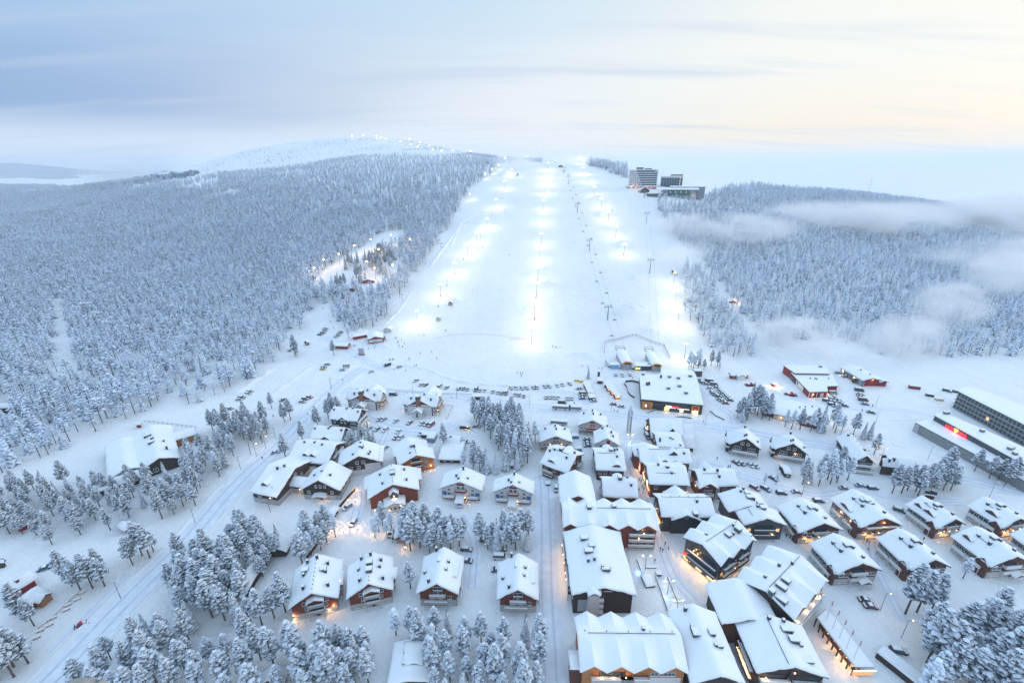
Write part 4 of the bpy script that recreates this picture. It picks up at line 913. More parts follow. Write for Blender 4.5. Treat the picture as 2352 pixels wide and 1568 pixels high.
h = E('k45', 'grey_cottage', 'small snowy cottage behind the row of apartment houses at the upper right', 'cottage', fK(1330,1330), fK(1450,1350), fK(1465,1312), 3.4, 5.4, BROWN, None); h.chimney(.2,.1,1)
h = E('o46', 'storage_shed', 'narrow dark shed standing beside the two guest houses', 'shed', fO(1010,1015), fO(1078,1020), fO(1040,965), 2.6, 3.4, BROWN, None, over=.3); h.win('e', 1.3, [0], 1.0, .7)
# --- red brown houses at the bottom
for key, A, B, D, lab in (('q44', (300,880), (752,802), (748,455), 'rust red apartment house with warm lamps on its corners, leftmost of the bottom row'),
                          ('q45', (828,795), (1258,717), (1248,425), 'rust red apartment house with roof windows, right beside the lamp lit one')):
    h = G(key, 'red_house', lab, 'house', fQ(*A), fQ(*B), fQ(*D), 6.6, 11.6, RUST, GREYB, 2.6, group='rust red houses of the bottom row', L=None)
    h.gable(6.0, 11.0, RUST, GREYB, 2.6, W=h.W*1.06, L=h.L*.34, x=.6, y=h.L*.02)
    h.balcony('s', 5.4, .1, 4.6, 1.5, rail=GREYB, posts=False).balcony('s', 2.7, .1, 4.6, 1.5, rail=GREYB).porch('s', .1, 5.6, 1.9, 8.0, wall=RUST, rise=1.1).win('s', 6.6, [-.42,.55], 1.3, 1.2).win('s', 4.3, [-.35,.5], 1.2, 1.1).band('s', 5.6, 7.6, -.12, .32, GLASS, name='glazing').band('s', 3.0, 4.8, -.12, .32, GLASS, name='glazing').win('s', 1.3, [-.7,-.3,.4,.7], 1.8, 1.2, pane=LIT if key == 'q44' else None)
    h.chimney(-.4,-.55,1.8).chimney(.6,-.55,1.8).chimney(.45,.1,1.6).chimney(-.5,.2,1.4).chimney(.5,.55,1.8).chimney(.05,.75,1.8).chimney(-.4,.8,1.8).vent(.35 if key == 'q44' else .02, .2).vent(-.45 if key == 'q44' else .02, .4 if key == 'q44' else -.25).ridgepipes(9, u=.03)
    h.win('e', 4.4, [-.7,-.2,.4], 1.2, 1.2); h.balcony('e', 3.0, .1, 5, 1.4)
hh = V['q44']; hh.lamp('s', -.98, 1.2, 70); hh.lamp('s', -.98, 3.3, 90); hh.lamp('s', .85, 3.6, 120); hh.lamp('e', -.2, 7.0, 200, off=.9); hh.lamp('s', .6, 1.8, 60)
V['q45'].lamp('e', .1, 5.6, 80)
for key, A, B, D, lab in (('q46', (1478,742), (1858,757), (1902,418), 'red house with one flat dormer and pale balconies, third of the bottom row'),
                          ('r47', (-134,797), (243,812), (236,472), 'red house with one flat dormer beside the wide street, last of the bottom row')):
    f = fQ if key == 'q46' else fR
    h = G(key, 'red_house', lab, 'house', f(*A), f(*B), f(*D), 6.6, 11.4, RUST, GREYB, 3.0, group='rust red houses of the bottom row')
    h.balcony('s', 5.6, 0, 5.5, 1.6, rail=GREYB, posts=False).balcony('s', 2.9, -.1, 8, 1.8, rail=GREYB).win('s', 8.2, [0], 3.0, 1.2).win('s', 6.3, [-.1,.1], 1.4, 1.4).win('s', 4.2, [-.3,.15,.6], 1.4, 1.3).win('s', 1.4, [-.5,0,.6], 1.6, 1.2)
    h.dormer('e', .1, 6, wall=RUST, front=.2, rise=.5).chimney(-.45,-.75,2.0).chimney(-.4,.95,2.2).chimney(-.8,-.1,1.4).chimney(.35,.3,1.2).chimney(.3,-.15,1.0).win('e', 4.4, [-.6,0,.6], 1.3, 1.2).balcony('e', 3, -.7, 4, 1.4).vent(-.12,.35,w=.9,d=2.2,h=.5)
h = G('q48', 'log_cabin', 'low cabin with a big snowy roof and raised roof part among the bottom pines', 'cabin', fQ(1215,1560), fQ(1598,1575), fQ(1592,1190), 3.6, 4.8, BROWN, None)
h.gable(4.9, 5.6, BROWN, W=h.W*.5, L=h.L*.55, x=h.W*.05, y=h.L*.12, over=.3); h.chimney(.3,.85,1.2).chimney(-.35,.3,1.0).chimney(-.35,-.25,1.0)
h = G('q49', 'lit_cabin', 'small red cabin beside the lamp lit yard with a dark shed at its side', 'cabin', fQ(1272,240), fQ(1392,238), fQ(1385,130), 3.2, 5.0, FALU, None); h.win('s', 1.4, [-.4,.4], 1.6, 1.0); h.balcony('w', 1.8, 0, 4, 2, rail=DARKM)
h = G('q50', 'forest_cabin', 'small cabin with a steep snowy roof hidden in the trees left of the lit yard', 'cabin', fQ(90,345), fQ(262,400), fQ(250,275), 3.0, 5.6, BROWN, None)
h = G('q51', 'forest_cabin', 'small snowy cabin roof at the very bottom between the pines', 'cabin', fQ(40,1560), fQ(245,1600), fQ(250,1470), 3.2, 5.8, BROWN, None)
h = G('p52', 'forest_cabin', 'cabin with a white pointed roof in the grove right of the main road', 'cabin', fP(2130,720), fP(2262,750), fP(2345,520), 3.0, 6.2, BROWN, None); h.chimney(-.5,.0,1.4).chimney(-.6,-.3,1.0)
h = G('m53', 'court_shed', 'narrow roofed shed along the fence of the lamp lit yard', 'shed', fM(925,1395), fM(1000,1400), fM(1040,1330), 2.4, 3.2, BROWN, None, over=.3)
# --- cottages at the lower left
h = E('p54', 'red_cottage', 'red cottage under a thick snow roof above the orange rail, the blue car behind it', 'cottage', fP(85,762), fP(345,600), fP(230,570), 3.2, 5.6, FALU, None); h.chimney(.3,-.1,1.0)
h = E('p55', 'red_cottage', 'ochre and red cottage with a porch beside the orange rail', 'cottage', fP(250,880), fP(440,720), fP(330,690), 3.0, 5.0, FALU, None); h.gable(2.8, 4.0, WOODR, W=4, L=4, x=h.W*.5, y=1, turn=True, over=.3)
h = E('l56', 'red_cabin', 'curved red cabin half buried in snow among the lower left pines', 'cabin', fL(125,1525), fL(335,1455), fL(300,1405), 2.8, 4.6, FALU, None); h.chimney(.1,-.2,1.0)
h = E('p57', 'red_hut', 'small red hut in the shade of the pines beside the main road', 'hut', fP(1080,125), fP(1160,165), fP(1180,110), 2.6, 3.8, FALU, None)
h = E('l58', 'red_shed', 'tiny red shed at the wood edge above the big brown hall', 'shed', fL(1225,572), fL(1292,570), fL(1290,552), 2.4, 3.2, FALU, None)
h = E('p59', 'dark_hut', 'dark hut cut by the left picture edge', 'hut', fP(-60,470), fP(40,455), fP(40,420), 2.6, 4.2, BROWN, None)
h = E('l60', 'wood_lodge', 'snow roofed lodge in the left forest at the picture edge', 'cabin', fL(-60,425), fL(172,408), fL(165,368), 4.0, 6.0, BROWN, None)
h = E('f61', 'hut_by_pine', 'tiny dark hut by a pine at the edge of the upper parking area', 'hut', fA(108,568), fA(142,570), fA(140,548), 2.6, 3.8, BROWN, None)
# --- large brown hall left of the road
h = G('l50', 'brown_hall', 'large dark brown hall with low broad snow roofs left of the main road', 'hall', fL(1295,985), fL(1655,878), fL(1490,605), 5.4, 9.0, BROWN, None)
h.gable(4.2, 6.6, BROWN, W=16, L=h.L*.9, x=-h.W*.5-5, y=2); h.gable(3.4, 4.6, BROWN, W=10, L=16, x=-h.W*.5-9, y=-h.L*.35-4, turn=True); h.gable(4.6, 7.0, ORANGE, W=9, L=14, x=h.W*.5+3.5, y=h.L*.14, turn=True)
h.win('s', 2.6, [-.35], 1.8, 1.8).chimney(.5,-.55,2.2,w=.9).chimney(.45,-.1,1.4).chimney(-.1,.15,1.2,w=1.4).vent(-.2,-.05,w=2.6).vent(-.35,.45,w=2.6).chimney(-.15,.35,1.4).chimney(-.5,.6,1.4).win('n', 3.2, [0], 1.6, 1.2, k=3)
# --- central hotel block
h = House('hotel_block', 'long hotel block with zigzag snow roofs and warm lanterns along the wide street', 'hotel', eframe(fR(468,150), fR(1352,170), fR(1298,-30), 10, 14))
h.gable(10, 14, RUST, None, fold=(5, 2.6, .1)); V['r37'] = h
h.gable(10.3, 14.0, RUST, W=14.5, L=17, x=-h.W*.5-8.2, y=-h.L*.5+7.3, turn=True)
h.balcony('e', 7.6, .68, 10, 1.6, rail=GREYB, posts=False).balcony('e', 4.8, .68, 10, 1.6, rail=GREYB, posts=False).balcony('e', 2.2, .68, 10, 1.6, rail=GREYB).band('e', 7.8, 9.6, .48, .9, GLASS, name='glazing').band('e', 5.0, 6.8, .48, .9, GLASS, name='glazing').win('e', 3.2, [.55,.7,.85], 1.4, 1.4)
h.lamp('e', .72, 8.8, 100, off=1.2); h.lamp('e', .62, 6.4, 60, off=1.2); h.vent(-.1,.12,w=1.8).vent(.02,-.42,w=2.4); h.snowrail(.05,-.25,.9)
h.win('s', 5, [-.6,-.2,.2,.6], 1.2, 1.4).lamp('n', -.4, 4.0, 220)
h = House('hotel_block', 'broad hotel block with a brown gable toward the camera and four vents on its roof', 'hotel', gframe(fR(550,757), fR(1138,762), fR(472,180), 9.5, False)); V['r38'] = h
h.gable(9.5, 13.0, BROWN, None)
h.gable(11.2, 12.2, WHITE, W=4.2, L=3.2, x=-3.5, y=-h.L*.5-.2, over=.3)
for z in (2.2, 4.8, 7.4): h.balcony('s', z, -.22, 4.2, 1.8, posts=False)
h.band('s', 1.0, 6.4, -.85, -.4, CONC, name='garage_panel').band('s', 10.2, 10.5, 0, .3, TRIM, name='light_strip'); h.vent(-.35,.55,w=2.6).vent(-.28,.1,w=2.8).chimney(-.35,-.2,1.8).chimney(-.15,-.2,1.8).vent(.15,-.5,w=2.6,h=1.6).chimney(.05,-.47,1.8).chimney(.28,-.47,1.8).vent(-.15,.25,w=1.8)
for i, t_ in enumerate((-.9,-.72,-.55,-.38,-.1,.12,.45,.8)): h.win('w', 5, [t_], 1.2, 1.4)
for t_, e_ in ((-.95,180),(-.6,200),(-.3,220),(.05,160),(.25,300)): h.lamp('w', t_, 4.4, e_, off=1.5)
for z in (3.2, 6): h.balcony('w', z, -.6, 9, 1.3, rail=REDBR).balcony('w', z, .3, 9, 1.3, rail=REDBR)
h = House('folded_roof_hotel', 'hotel with a wide folded snow roof and three lit timber gables at the bottom edge', 'hotel', eframe(fR(628,1470), fR(1622,1484), fR(1538,1132), 10, 14)); V['r39'] = h
h.gable(10, 14, ORANGE, None, fold=(4, 2.8, .0))
h.balcony('e', 7.4, -.42, 12, 1.7, rail=GREYB).balcony('e', 7.4, .02, 8, 1.7, rail=GREYB).band('e', 7.6, 9.4, -.68, -.15, GLASS, name='glazing').band('e', 0, 7.2, .32, .95, WHITE, off=.06).band('e', 0, 6.8, -.6, .05, WHITE, off=.06).win('e', 8.6, [.42,.6,.75], 2.0, 1.2).win('e', 5.5, [-.5,-.3,-.1,.4,.62,.84], 1.4, 1.5)
for t_ in (-.62,-.4,-.16): h.lamp('e', t_, 8.8, 90, off=1.3)
h.snowrail(-.02,-.8,.9).chimney(-.2,.3,1.2).ridgepipes(5, u=-.12); h.gable(8, 9.4, REDBR, W=5, L=4, x=3.5, y=-h.L*.5-.6, over=.3); h.balcony('s', 3, .4, 4, 1.3, rail=REDBR).balcony('s', 6, .4, 4, 1.3, rail=REDBR)
h = House('hotel_block', 'long hotel block right of the folded roof, running down to the bottom edge', 'hotel', gframe(fR(1650,1600), fR(2140,1560), fR(1900,905), 9.5, True)); V['r40'] = h
h.gable(9.5, 13.2, BROWN, None)
h.chimney(-.35,.85,1.8).vent(-.3,.15,w=1.8,d=2.4).chimney(-.35,.32,1.6).vent(.35,.15,w=1.6).vent(.4,-.15,w=2.8,h=.8).chimney(.3,-.2,1.2).win('e', 6, [-.8,-.5,-.2,.1,.4,.7], 1.2, 1.4)
for t_, e_ in ((-.5,180),(-.1,160),(.5,140)): h.lamp('e', t_, 4.4, e_, off=.9)
for z in (3.2, 6.2): h.balcony('e', z, -.3, 12, 1.3, rail=REDBR).balcony('e', z, .45, 10, 1.3, rail=REDBR)
h = House('grey_corner_hotel', 'slate grey hotel with folded roof and brightly lit shop windows on the square', 'hotel', eframe(fR(1920,500), fR(2248,265), fR(1740,305), 10.5, 13.8)); V['r41'] = h
h.gable(10.5, 13.8, GREY, None, fold=(3, 2.6, .0)); h.snowrail(0,-.85,.9).chimney(.35,.3,1.6).vent(.3,.05,w=2).vent(.35,.55,w=2.2,h=2).chimney(.1,.6,1.4).vent(.75,.75,w=1.4,h=.6).chimney(-.3,-.5,1)
for z in (3.4, 6.6): h.balcony('s', z, .1, h.W*.75, 1.6, rail=GREY, posts=False)
h.band('s', .6, 3.0, -.2, .15, LITW, off=.1, name='shop_window').band('s', .6, 3.0, .45, .9, LITW, off=.1, name='shop_window').band('s', 4.2, 6.0, -.6, .8, GLASS, name='glazing').band('s', 7.4, 9.2, -.6, .8, GLASS, name='glazing').band('s', 3.4, 4.6, -.98, -.7, REDSIGN, off=1.2, name='shop_sign').band('s', 3.3, 3.4, -.98, -.7, YELSIGN, off=1.3, name='sign_light').band('s', .6, 2.8, -.95, -.7, LIT, off=.1, name='shop_window')
for t_, z, e_ in ((-.85,3.0,260),(-.4,8.4,120),(-.15,8.4,100),(-.5,2.6,200),(.1,2.8,220),(.6,2.8,260),(.97,2.8,220)): h.lamp('s', t_, z, e_, off=1.0)
for z in (3.4, 6.6): h.balcony('e', z, -.5, 7, 1.3, rail=GREY, posts=False).balcony('e', z, .4, 7, 1.3, rail=GREY, posts=False)
h.win('e', 4.6, [-.8,-.5,-.1,.3,.7], 1.5, 1.6, frame=DTRIM, pane=LIT).win('e', 7.8, [-.8,-.4,0,.4,.8], 1.5, 1.6, frame=DTRIM); h.lamp('e', -.6, 3.0, 200); h.lamp('e', 0, 3.0, 160); h.lamp('e', .7, 3.4, 160); h.lamp('n', .3, 3, 240)
h = House('folded_roof_hotel', 'big hotel with folded snow roof right of the square, glowing balconies facing the arcade', 'hotel', eframe(fW(885,895), fW(1250,470), fW(500,655), 10.5, 14)); V['w42'] = h
h.gable(10.5, 14, BROWN, None, fold=(3, 2.8, .0)); h.snowrail(0,-.85,.9).vent(.2,-.25,w=2.4).vent(.25,-.6,w=3,h=1.6).chimney(-.25,.1,1.6).chimney(.0,.45,1.4).vent(.45,-.9,w=3.2,h=1.2).chimney(-.3,-.6,1.3).vent(.15,-.95,w=1.4,h=1.8)
for z in (4.6, 7.6): h.balcony('e', z, -.1, h.L*.75, 1.8, rail=GREYB, posts=False)
for t_, z, e_ in ((-.85,8.6,150),(-.6,5.6,120),(-.3,8.6,180),(.1,8.6,60),(.5,8.6,160),(-.7,2.4,120)): h.lamp('e', t_, z, e_, off=1.2)
h.band('e', 5.0, 7.0, -.8, .5, GLASS, name='glazing').band('e', 8.0, 9.8, -.8, .5, GLASS, name='glazing')
for z in (3.4, 6.6): h.balcony('s', z, -.1, h.W*.6, 1.5, rail=REDBR, posts=False)
h.lamp('s', -.7, 8.2, 260, off=1.2); h.lamp('s', -.6, 4.2, 160); h.lamp('s', .2, 3.2, 120)
h = House('hotel_block', 'hotel block with dark timber front at the bottom edge, left of the arcade', 'hotel', gframe(fW(488,1478), fW(1245,1486), fW(296,925), 9.5, False)); V['w43'] = h
h.gable(9.5, 13, BROWN, None); h.gable(9.3, 12.4, BROWN, None, W=h.W * .9, L=15, x=-5.5, y=h.L * .5 + 6.5); h.snowrail(-.15,-.9,.9).vent(.3,.45,w=3,h=1.4).vent(.35,.05,w=2.4,h=1.6).chimney(.55,-.05,1).vent(.5,-.6,w=3,h=.6).chimney(-.1,.85,1.3).chimney(.35,.85,1.4)
h.band('s', 7.0, 8.4, -.85, -.2, GLASS, name='glazing').band('s', 7.0, 8.4, .15, .85, GLASS, name='glazing').balcony('s', 6.4, -.5, 8, 1.6, rail=WHITE).balcony('s', 6.4, .5, 8, 1.6, rail=GREYB).band('s', 0, 10.5, -.06, .08, BLACK, off=.5, name='timber_column').win('s', 4.4, [-.7,-.4,.4,.7], 1.6, 1.6)
h.lamp('s', -.8, 8.2, 160, off=1.2); h.lamp('s', .04, 10.6, 60, off=.9)
for t_, e_ in ((.6,150),(.3,220),(.0,140),(-.4,160)): h.lamp('w', t_, 5.0, e_, off=1.0)
for z in (3.2, 6.2): h.balcony('w', z, .2, h.L*.6, 1.5, rail=REDBR, posts=False)
# ------------------------------------------------------------------ lettering
def text(s, size, m, parent, loc, rz, ext=.06, tilt=90):
    cu = bpy.data.curves.new('lettering', 'FONT'); cu.body = s; cu.size = size; cu.extrude = ext; cu.align_x = 'LEFT'; cu.offset = size * .02
    t_ = bpy.data.objects.new('tmp', cu); C.objects.link(t_)
    me = bpy.data.meshes.new_from_object(t_.evaluated_get(bpy.context.evaluated_depsgraph_get())) if False else bpy.data.meshes.new_from_object(t_)
    bpy.data.objects.remove(t_); me.materials.clear(); me.materials.append(m)
    o = obj('lettering', me, parent, loc); o.rotation_euler = (R(tilt), 0, rz); return o
def face_box(root, P0, P1, h, t0, t1, z0, z1, m, d=.12, off=.06, name='panel'):
    """panel on the wall under the roof edge that runs from picture point P0 to P1 at height h"""
    a, L, rz = wallpts(P0, P1, h); c = root.location; u = Vector((math.cos(rz), math.sin(rz), 0)); n = Vector((u.y, -u.x, 0))
    p = a + u * (L * t0) + n * off - Vector((c.x, c.y, 0)); p.z = z0
    b = MB(); b.box(0, L * (t1 - t0), -d, 0, 0, z1 - z0, m); o = b.build(name, root, p, rz); return o, L, u, n, a, rz
def place(root, P0, P1, h, t, z, off):
    a, L, rz = wallpts(P0, P1, h); u = Vector((math.cos(rz), math.sin(rz), 0)); n = Vector((u.y, -u.x, 0)); p = a + u * (L * t) + n * off - Vector((root.location.x, root.location.y, 0)); p.z = z; return p, rz
def roofbits(root, pts, h, kind='vent', s=1.0):
    for p in pts:
        w = atz(*p, h) - Vector((root.location.x, root.location.y, 0)); b = MB()
        if kind == 'vent': b.box(-1.0 * s, 1.0 * s, -.8 * s, .8 * s, -.1, 1.7 * s, METAL); b.box(-1.15 * s, 1.15 * s, -.95 * s, .95 * s, 1.7 * s, 2.1 * s, ROOFSNOW)
        else: b.box(-.5 * s, .5 * s, -.5 * s, .5 * s, -.1, 2.2 * s, DARKM); b.box(-.5 * s, .5 * s, -.5 * s, .5 * s, 2.2 * s, 2.4 * s, ROOFSNOW)
        b.build('roof_vent', root, (w.x, w.y, h))
def wlamp(root, p, e, col=(1, .5, .18)):
    m = MB(); m.blob((0, 0, 0), .18, .18, .2, BULB); o = m.build('wall_lamp', root, p); light(o, (0, 0, -.3), e, col); return o
# --- ski shop
FL_, FR_ = fF(1038, 1240), fF(2015, 1335); HS = 6.8
shop = flatb('ski_shop', 'black and timber ski shop with neon name over its windows at the slope foot', 'shop',
  [([FL_, FR_, fF(1905, 885), fF(1345, 868), fF(1005, 838)], HS, BLACK), ([fF(1345, 868), fF(1905, 885), fF(1862, 803), fF(1345, 760)], HS - .8, BLACK)], BLACK)
face_box(shop, FL_, FR_, HS, .015, .20, .2, 5.6, ORANGE, .2, -.1)
for a_ in (.03, .16): face_box(shop, FL_, FR_, HS, a_, a_ + .012, 0, 5.8, YEL, .4, .9, 'timber_post')
face_box(shop, FL_, FR_, HS, .07, .10, 1.8, 3.6, WHSIGN, .1, 0, 'screen'); face_box(shop, FL_, FR_, HS, .20, .35, 3.6, 5.0, GLASS, .1, -.1, 'window'); face_box(shop, FL_, FR_, HS, .43, .72, 4.9, 5.9, GLASS, .1, -.1, 'window')
face_box(shop, FL_, FR_, HS, .39, .47, .4, 3.0, LIT, .1, -.1, 'shop_window'); face_box(shop, FL_, FR_, HS, .47, .64, .4, 2.8, GLASS, .1, -.1, 'shop_window'); face_box(shop, FL_, FR_, HS, .64, .70, .4, 2.9, LITW, .1, -.1, 'shop_window'); face_box(shop, FL_, FR_, HS, .70, .80, .4, 2.8, GLASS, .1, -.1, 'shop_window')
face_box(shop, FL_, FR_, HS, .825, .94, .2, 5.9, YEL, .3, -.05, 'entrance_frame'); face_box(shop, FL_, FR_, HS, .835, .93, 2.7, 5.6, mat('wine_wall', (.22, .02, .03), .8), .1, .2, 'wall_panel'); face_box(shop, FL_, FR_, HS, .835, .93, .3, 2.6, LITW, .1, .2, 'shop_window')
p, rz = place(shop, FL_, FR_, HS, .405, 3.35, .35); text('ZERO', 1.5, WHSIGN, shop, p, rz); p, rz = place(shop, FL_, FR_, HS, .492, 3.35, .35); text('POINT', 1.5, REDSIGN, shop, p, rz)
for t_, s_ in ((.41, 'RENTAL SHOP'), (.60, 'CAFE'), (.69, 'RAVINTOLA')): pass
face_box(shop, FL_, FR_, HS, .41, .57, 2.95, 3.15, WHSIGN, .1, .3, 'light_strip'); face_box(shop, FL_, FR_, HS, .60, .66, 2.85, 3.1, WHSIGN, .1, .3, 'light_strip'); face_box(shop, FL_, FR_, HS, .69, .79, 2.85, 3.1, WHSIGN, .1, .3, 'light_strip')
for t_, e_ in ((.44, 90), (.67, 90), (.88, 160)): wlamp(shop, place(shop, FL_, FR_, HS, t_, 3.0, 1.2)[0], e_, (1, .65, .35))
roofbits(shop, [fF(1478, 900), fF(1618, 920), fF(1463, 1080), fF(1635, 1045), fF(1738, 1155), fF(1805, 890)], HS + .4); roofbits(shop, [fF(1125, 1020), fF(1160, 1015), fF(1345, 905)], HS + .4, 'pipe', 1.1); roofbits(shop, [fF(1065, 860)], HS + .4, 'vent', .9)
# --- red halls
P1_ = [fO(1000, 25), fO(1380, 28), fO(1420, 104), fO(1210, 108), fO(1140, 40)]
hall = flatb('red_hall', 'red hall with white trim and two snow roofs right of the shop car park', 'hall', [([fO(1065, 95), fO(1440, 110), fO(1500, 215), fO(1395, 218), fO(1405, 266), fO(1235, 271)], 4.4, FALU), ([fO(995, 25), fO(1380, 28), fO(1420, 103), fO(1100, 98)], 6.0, FALU)], FALU)
A_, B_, C_ = fO(1065, 95), fO(1235, 271), fO(1405, 266)
face_box(hall, A_, B_, 4.4, .35, .72, .3, 3.8, WHITE, .12, 0); face_box(hall, A_, B_, 4.4, .02, .22, .3, 3.0, GLASS, .1, 0, 'window'); face_box(hall, A_, B_, 4.4, .40, .45, 1.6, 3.6, BLUE, .1, .14, 'emblem_panel'); face_box(hall, A_, B_, 4.4, .25, .33, .2, 2.6, GLASS, .1, 0, 'door')
for a_ in (.0, .18, .42, .97): face_box(hall, B_, C_, 4.4, a_, a_ + .03, 0, 4.0, TRIM, .1, .02, 'trim_board')
face_box(hall, B_, C_, 4.4, .22, .38, 1.4, 2.8, GLASS, .1, 0, 'window'); face_box(hall, B_, C_, 4.4, .62, .8, .4, 3.4, WHITE, .1, 0); roofbits(hall, [fO(1243, 148), fO(1285, 150), fO(1300, 155), fO(1410, 150)], 4.8, 'pipe', .5); roofbits(hall, [fO(1335, 42)], 6.4, 'vent', .8)
wlamp(hall, place(hall, B_, C_, 4.4, 1.05, 2.5, .4)[0], 200); wlamp(hall, place(hall, B_, C_, 4.4, .2, 3.0, .8)[0], 100)
h = House('long_red_hall', 'long grey walled garage hall with a red end gable, a tractor at its corner', 'hall', gframe(fO(1722, 165), fO(1908, 165), fO(1497, 38), 4.6, False)); h.gable(4.6, 6.4, FALU, None)
h.band('w', .1, 4.1, -.98, .98, CONC, off=.06, name='wall_panel')
for a_ in (-.7, -.4, -.1, .2, .5): h.band('w', .1, 3.4, a_, a_ + .22, METAL, off=.14, name='garage_door')
h.win('s', 2.2, [-.85], .9, 2.0).lamp('s', .1, 5.0, 160, off=.3).lamp('w', -.75, 3.2, 160); h.lamp('w', .3, 3.2, 120); h.chimney(.3, -.5, 1.0).chimney(.1, .1, 1.0)
h.gable(3.4, 4.6, FALU, None, W=6, L=9, x=h.W * .62, y=-h.L * .5 + 4, turn=False)
h = E('o70', 'red_lodge', 'low red lodge with a white porch behind the shop car park', 'lodge', fO(515, 120), fO(692, 112), fO(680, 82), 3.0, 4.6, FALU, None); h.gable(2.9, 4.2, TRIM, W=6, L=3, x=h.W * .5 + .6, y=0, turn=True, over=.3).win('e', 1.6, [-.1, .1], 1.4, 1.4, pane=LIT).win('e', 1.6, [-.7, -.4, .5, .8], 1.0, 1.0); h.dormer('n', 0, 2) if False else None
low_ = flatb('garden_restaurant', 'low flat roofed restaurant behind a row of rimed birches, lit under its eave', 'restaurant', [([fO(930, 350), fO(905, 470), fO(1050, 502), fO(1290, 490), fO(1330, 440), fO(1240, 395), fO(1100, 350)], 3.6, GREYB)], GREYB)
face_box(low_, fO(1050, 502), fO(1290, 490), 3.6, .0, .4, 2.4, 2.9, LITW, .1, .1, 'light_strip'); wlamp(low_, place(low_, fO(1050, 502), fO(1290, 490), 3.6, .15, 2.6, .8)[0], 200); wlamp(low_, place(low_, fO(905, 470), fO(1050, 502), 3.6, .5, 2.6, .8)[0], 120)
roofbits(low_, [fO(1145, 415), fO(1195, 410), fO(1260, 410)], 4.0, 'pipe', .5)
for P, lb in ((fO(875, 480), 'rounded dark red barrel sauna at the corner of the garden restaurant'), (fO(1225, 575), 'rounded dark red barrel sauna behind the rimed birches')):
    c = at(*P); r = empty('barrel_sauna', c, R(-30)); tag(r, lb, 'sauna'); b = MB(); n = 10
    for i in range(n): 
        a0, a1 = math.pi * i / n, math.pi * (i + 1) / n; b.face([(-4.5, 2.4 * math.cos(a0), 2.6 * math.sin(a0)), (4.5, 2.4 * math.cos(a0), 2.6 * math.sin(a0)), (4.5, 2.4 * math.cos(a1), 2.6 * math.sin(a1)), (-4.5, 2.4 * math.cos(a1), 2.6 * math.sin(a1))], mat('sauna_red', (.16, .03, .03), .8, snow=dict(lo=.9, hi=1.5, col=(.8, .85, .9), scale=.6, namp=.8)))
    for s_ in (-4.5, 4.5): b.face([(s_, 2.4 * math.cos(math.pi * i / n), 2.6 * math.sin(math.pi * i / n)) for i in range(n + 1)], REDBR)
    b.build('barrel', r); d = MB(); d.box(-4.6, -4.5, -.5, .5, 0, 1.9, DTRIM); d.build('door', r)
# --- spa hotel
SW = mat('spa_wall', (0.23, 0.245, 0.26), .7, noise=.15, nscale=.6)
T0, T1 = fK(1668, 290), fK(2700, 812)
spa = flatb('spa_hotel', 'long four storey grey hotel with rows of dark balconies at the right edge', 'hotel', [([T0, T1, fK(2760, 640), fK(2337, 440), fK(1810, 246), fK(1720, 246)], 11, SW)], SW)
for fl in range(4):
    for i in range(25):
        o, *_r = face_box(spa, T0, T1, 11, .012 + i * .0392, .012 + i * .0392 + .027, .7 + fl * 2.6, 2.7 + fl * 2.6, GLASS if (i, fl) != (9, 1) else LIT, .08, -.2, 'window')
    face_box(spa, T0, T1, 11, .005, .995, .45 + fl * 2.6, .62 + fl * 2.6, CONC, .9, .0, 'balcony_slab')
S0, S1 = fK(1425, 532), fK(2500, 1122)
sp2 = flatb('spa_hall', 'dark grey spa hall with red neon letters and a yellow emblem on its long front', 'spa hall', [([S0, S1, fK(2560, 960), fK(1905, 668), fK(1500, 500)], 9, GREY), ], GREY)
p, rz = place(sp2, S0, S1, 9, .150, 6.2, .35); text('HOTEL', 2.7, REDSIGN, sp2, p, rz, .15); p, rz = place(sp2, S0, S1, 9, .290, 6.2, .35); text('SPA', 2.7, REDSIGN, sp2, p, rz, .15)
p, rz = place(sp2, S0, S1, 9, .262, 7.2, .4); b = MB(); b.blob((0, 0, 0), 1.1, .2, 1.0, YELSIGN); b.blob((-.9, 0, .9), .4, .15, .4, YELSIGN); b.blob((.9, 0, .9), .4, .15, .4, YELSIGN); b.blob((0, 0, 1.2), .4, .15, .4, YELSIGN); b.build('emblem', sp2, p, rz); light(sp2, (p.x - 1, p.y - 2, 6.6), 200, (1, .15, .15))
for i in range(14): face_box(sp2, S0, S1, 9, .42 + i * .04, .42 + i * .04 + .028, 6.8, 8.2, GLASS, .08, -.2, 'window')
roofbits(sp2, [fK(1540, 520), fK(1560, 515), fK(2190, 880), fK(2210, 870), fK(2240, 930), fK(1910, 700)], 9.4, 'vent', .9)
U0, U1 = fK(1238, 606), fK(2420, 1236)
sp3 = flatb('spa_annex', 'low grey spa annex with a tall window strip beside the highway', 'spa hall', [([U0, U1, fK(2440, 1120), fK(1440, 560)], 5.6, SW)], SW)
for i in range(16): face_box(sp3, U0, U1, 5.6, .11 + i * .022, .11 + i * .022 + .017, 1.4, 4.6, GLASS if i not in (7, 8, 9) else LITW, .08, -.2, 'window')
face_box(sp3, U0, U1, 5.6, .0, .05, 0, 5.2, CONC, .1, .0)
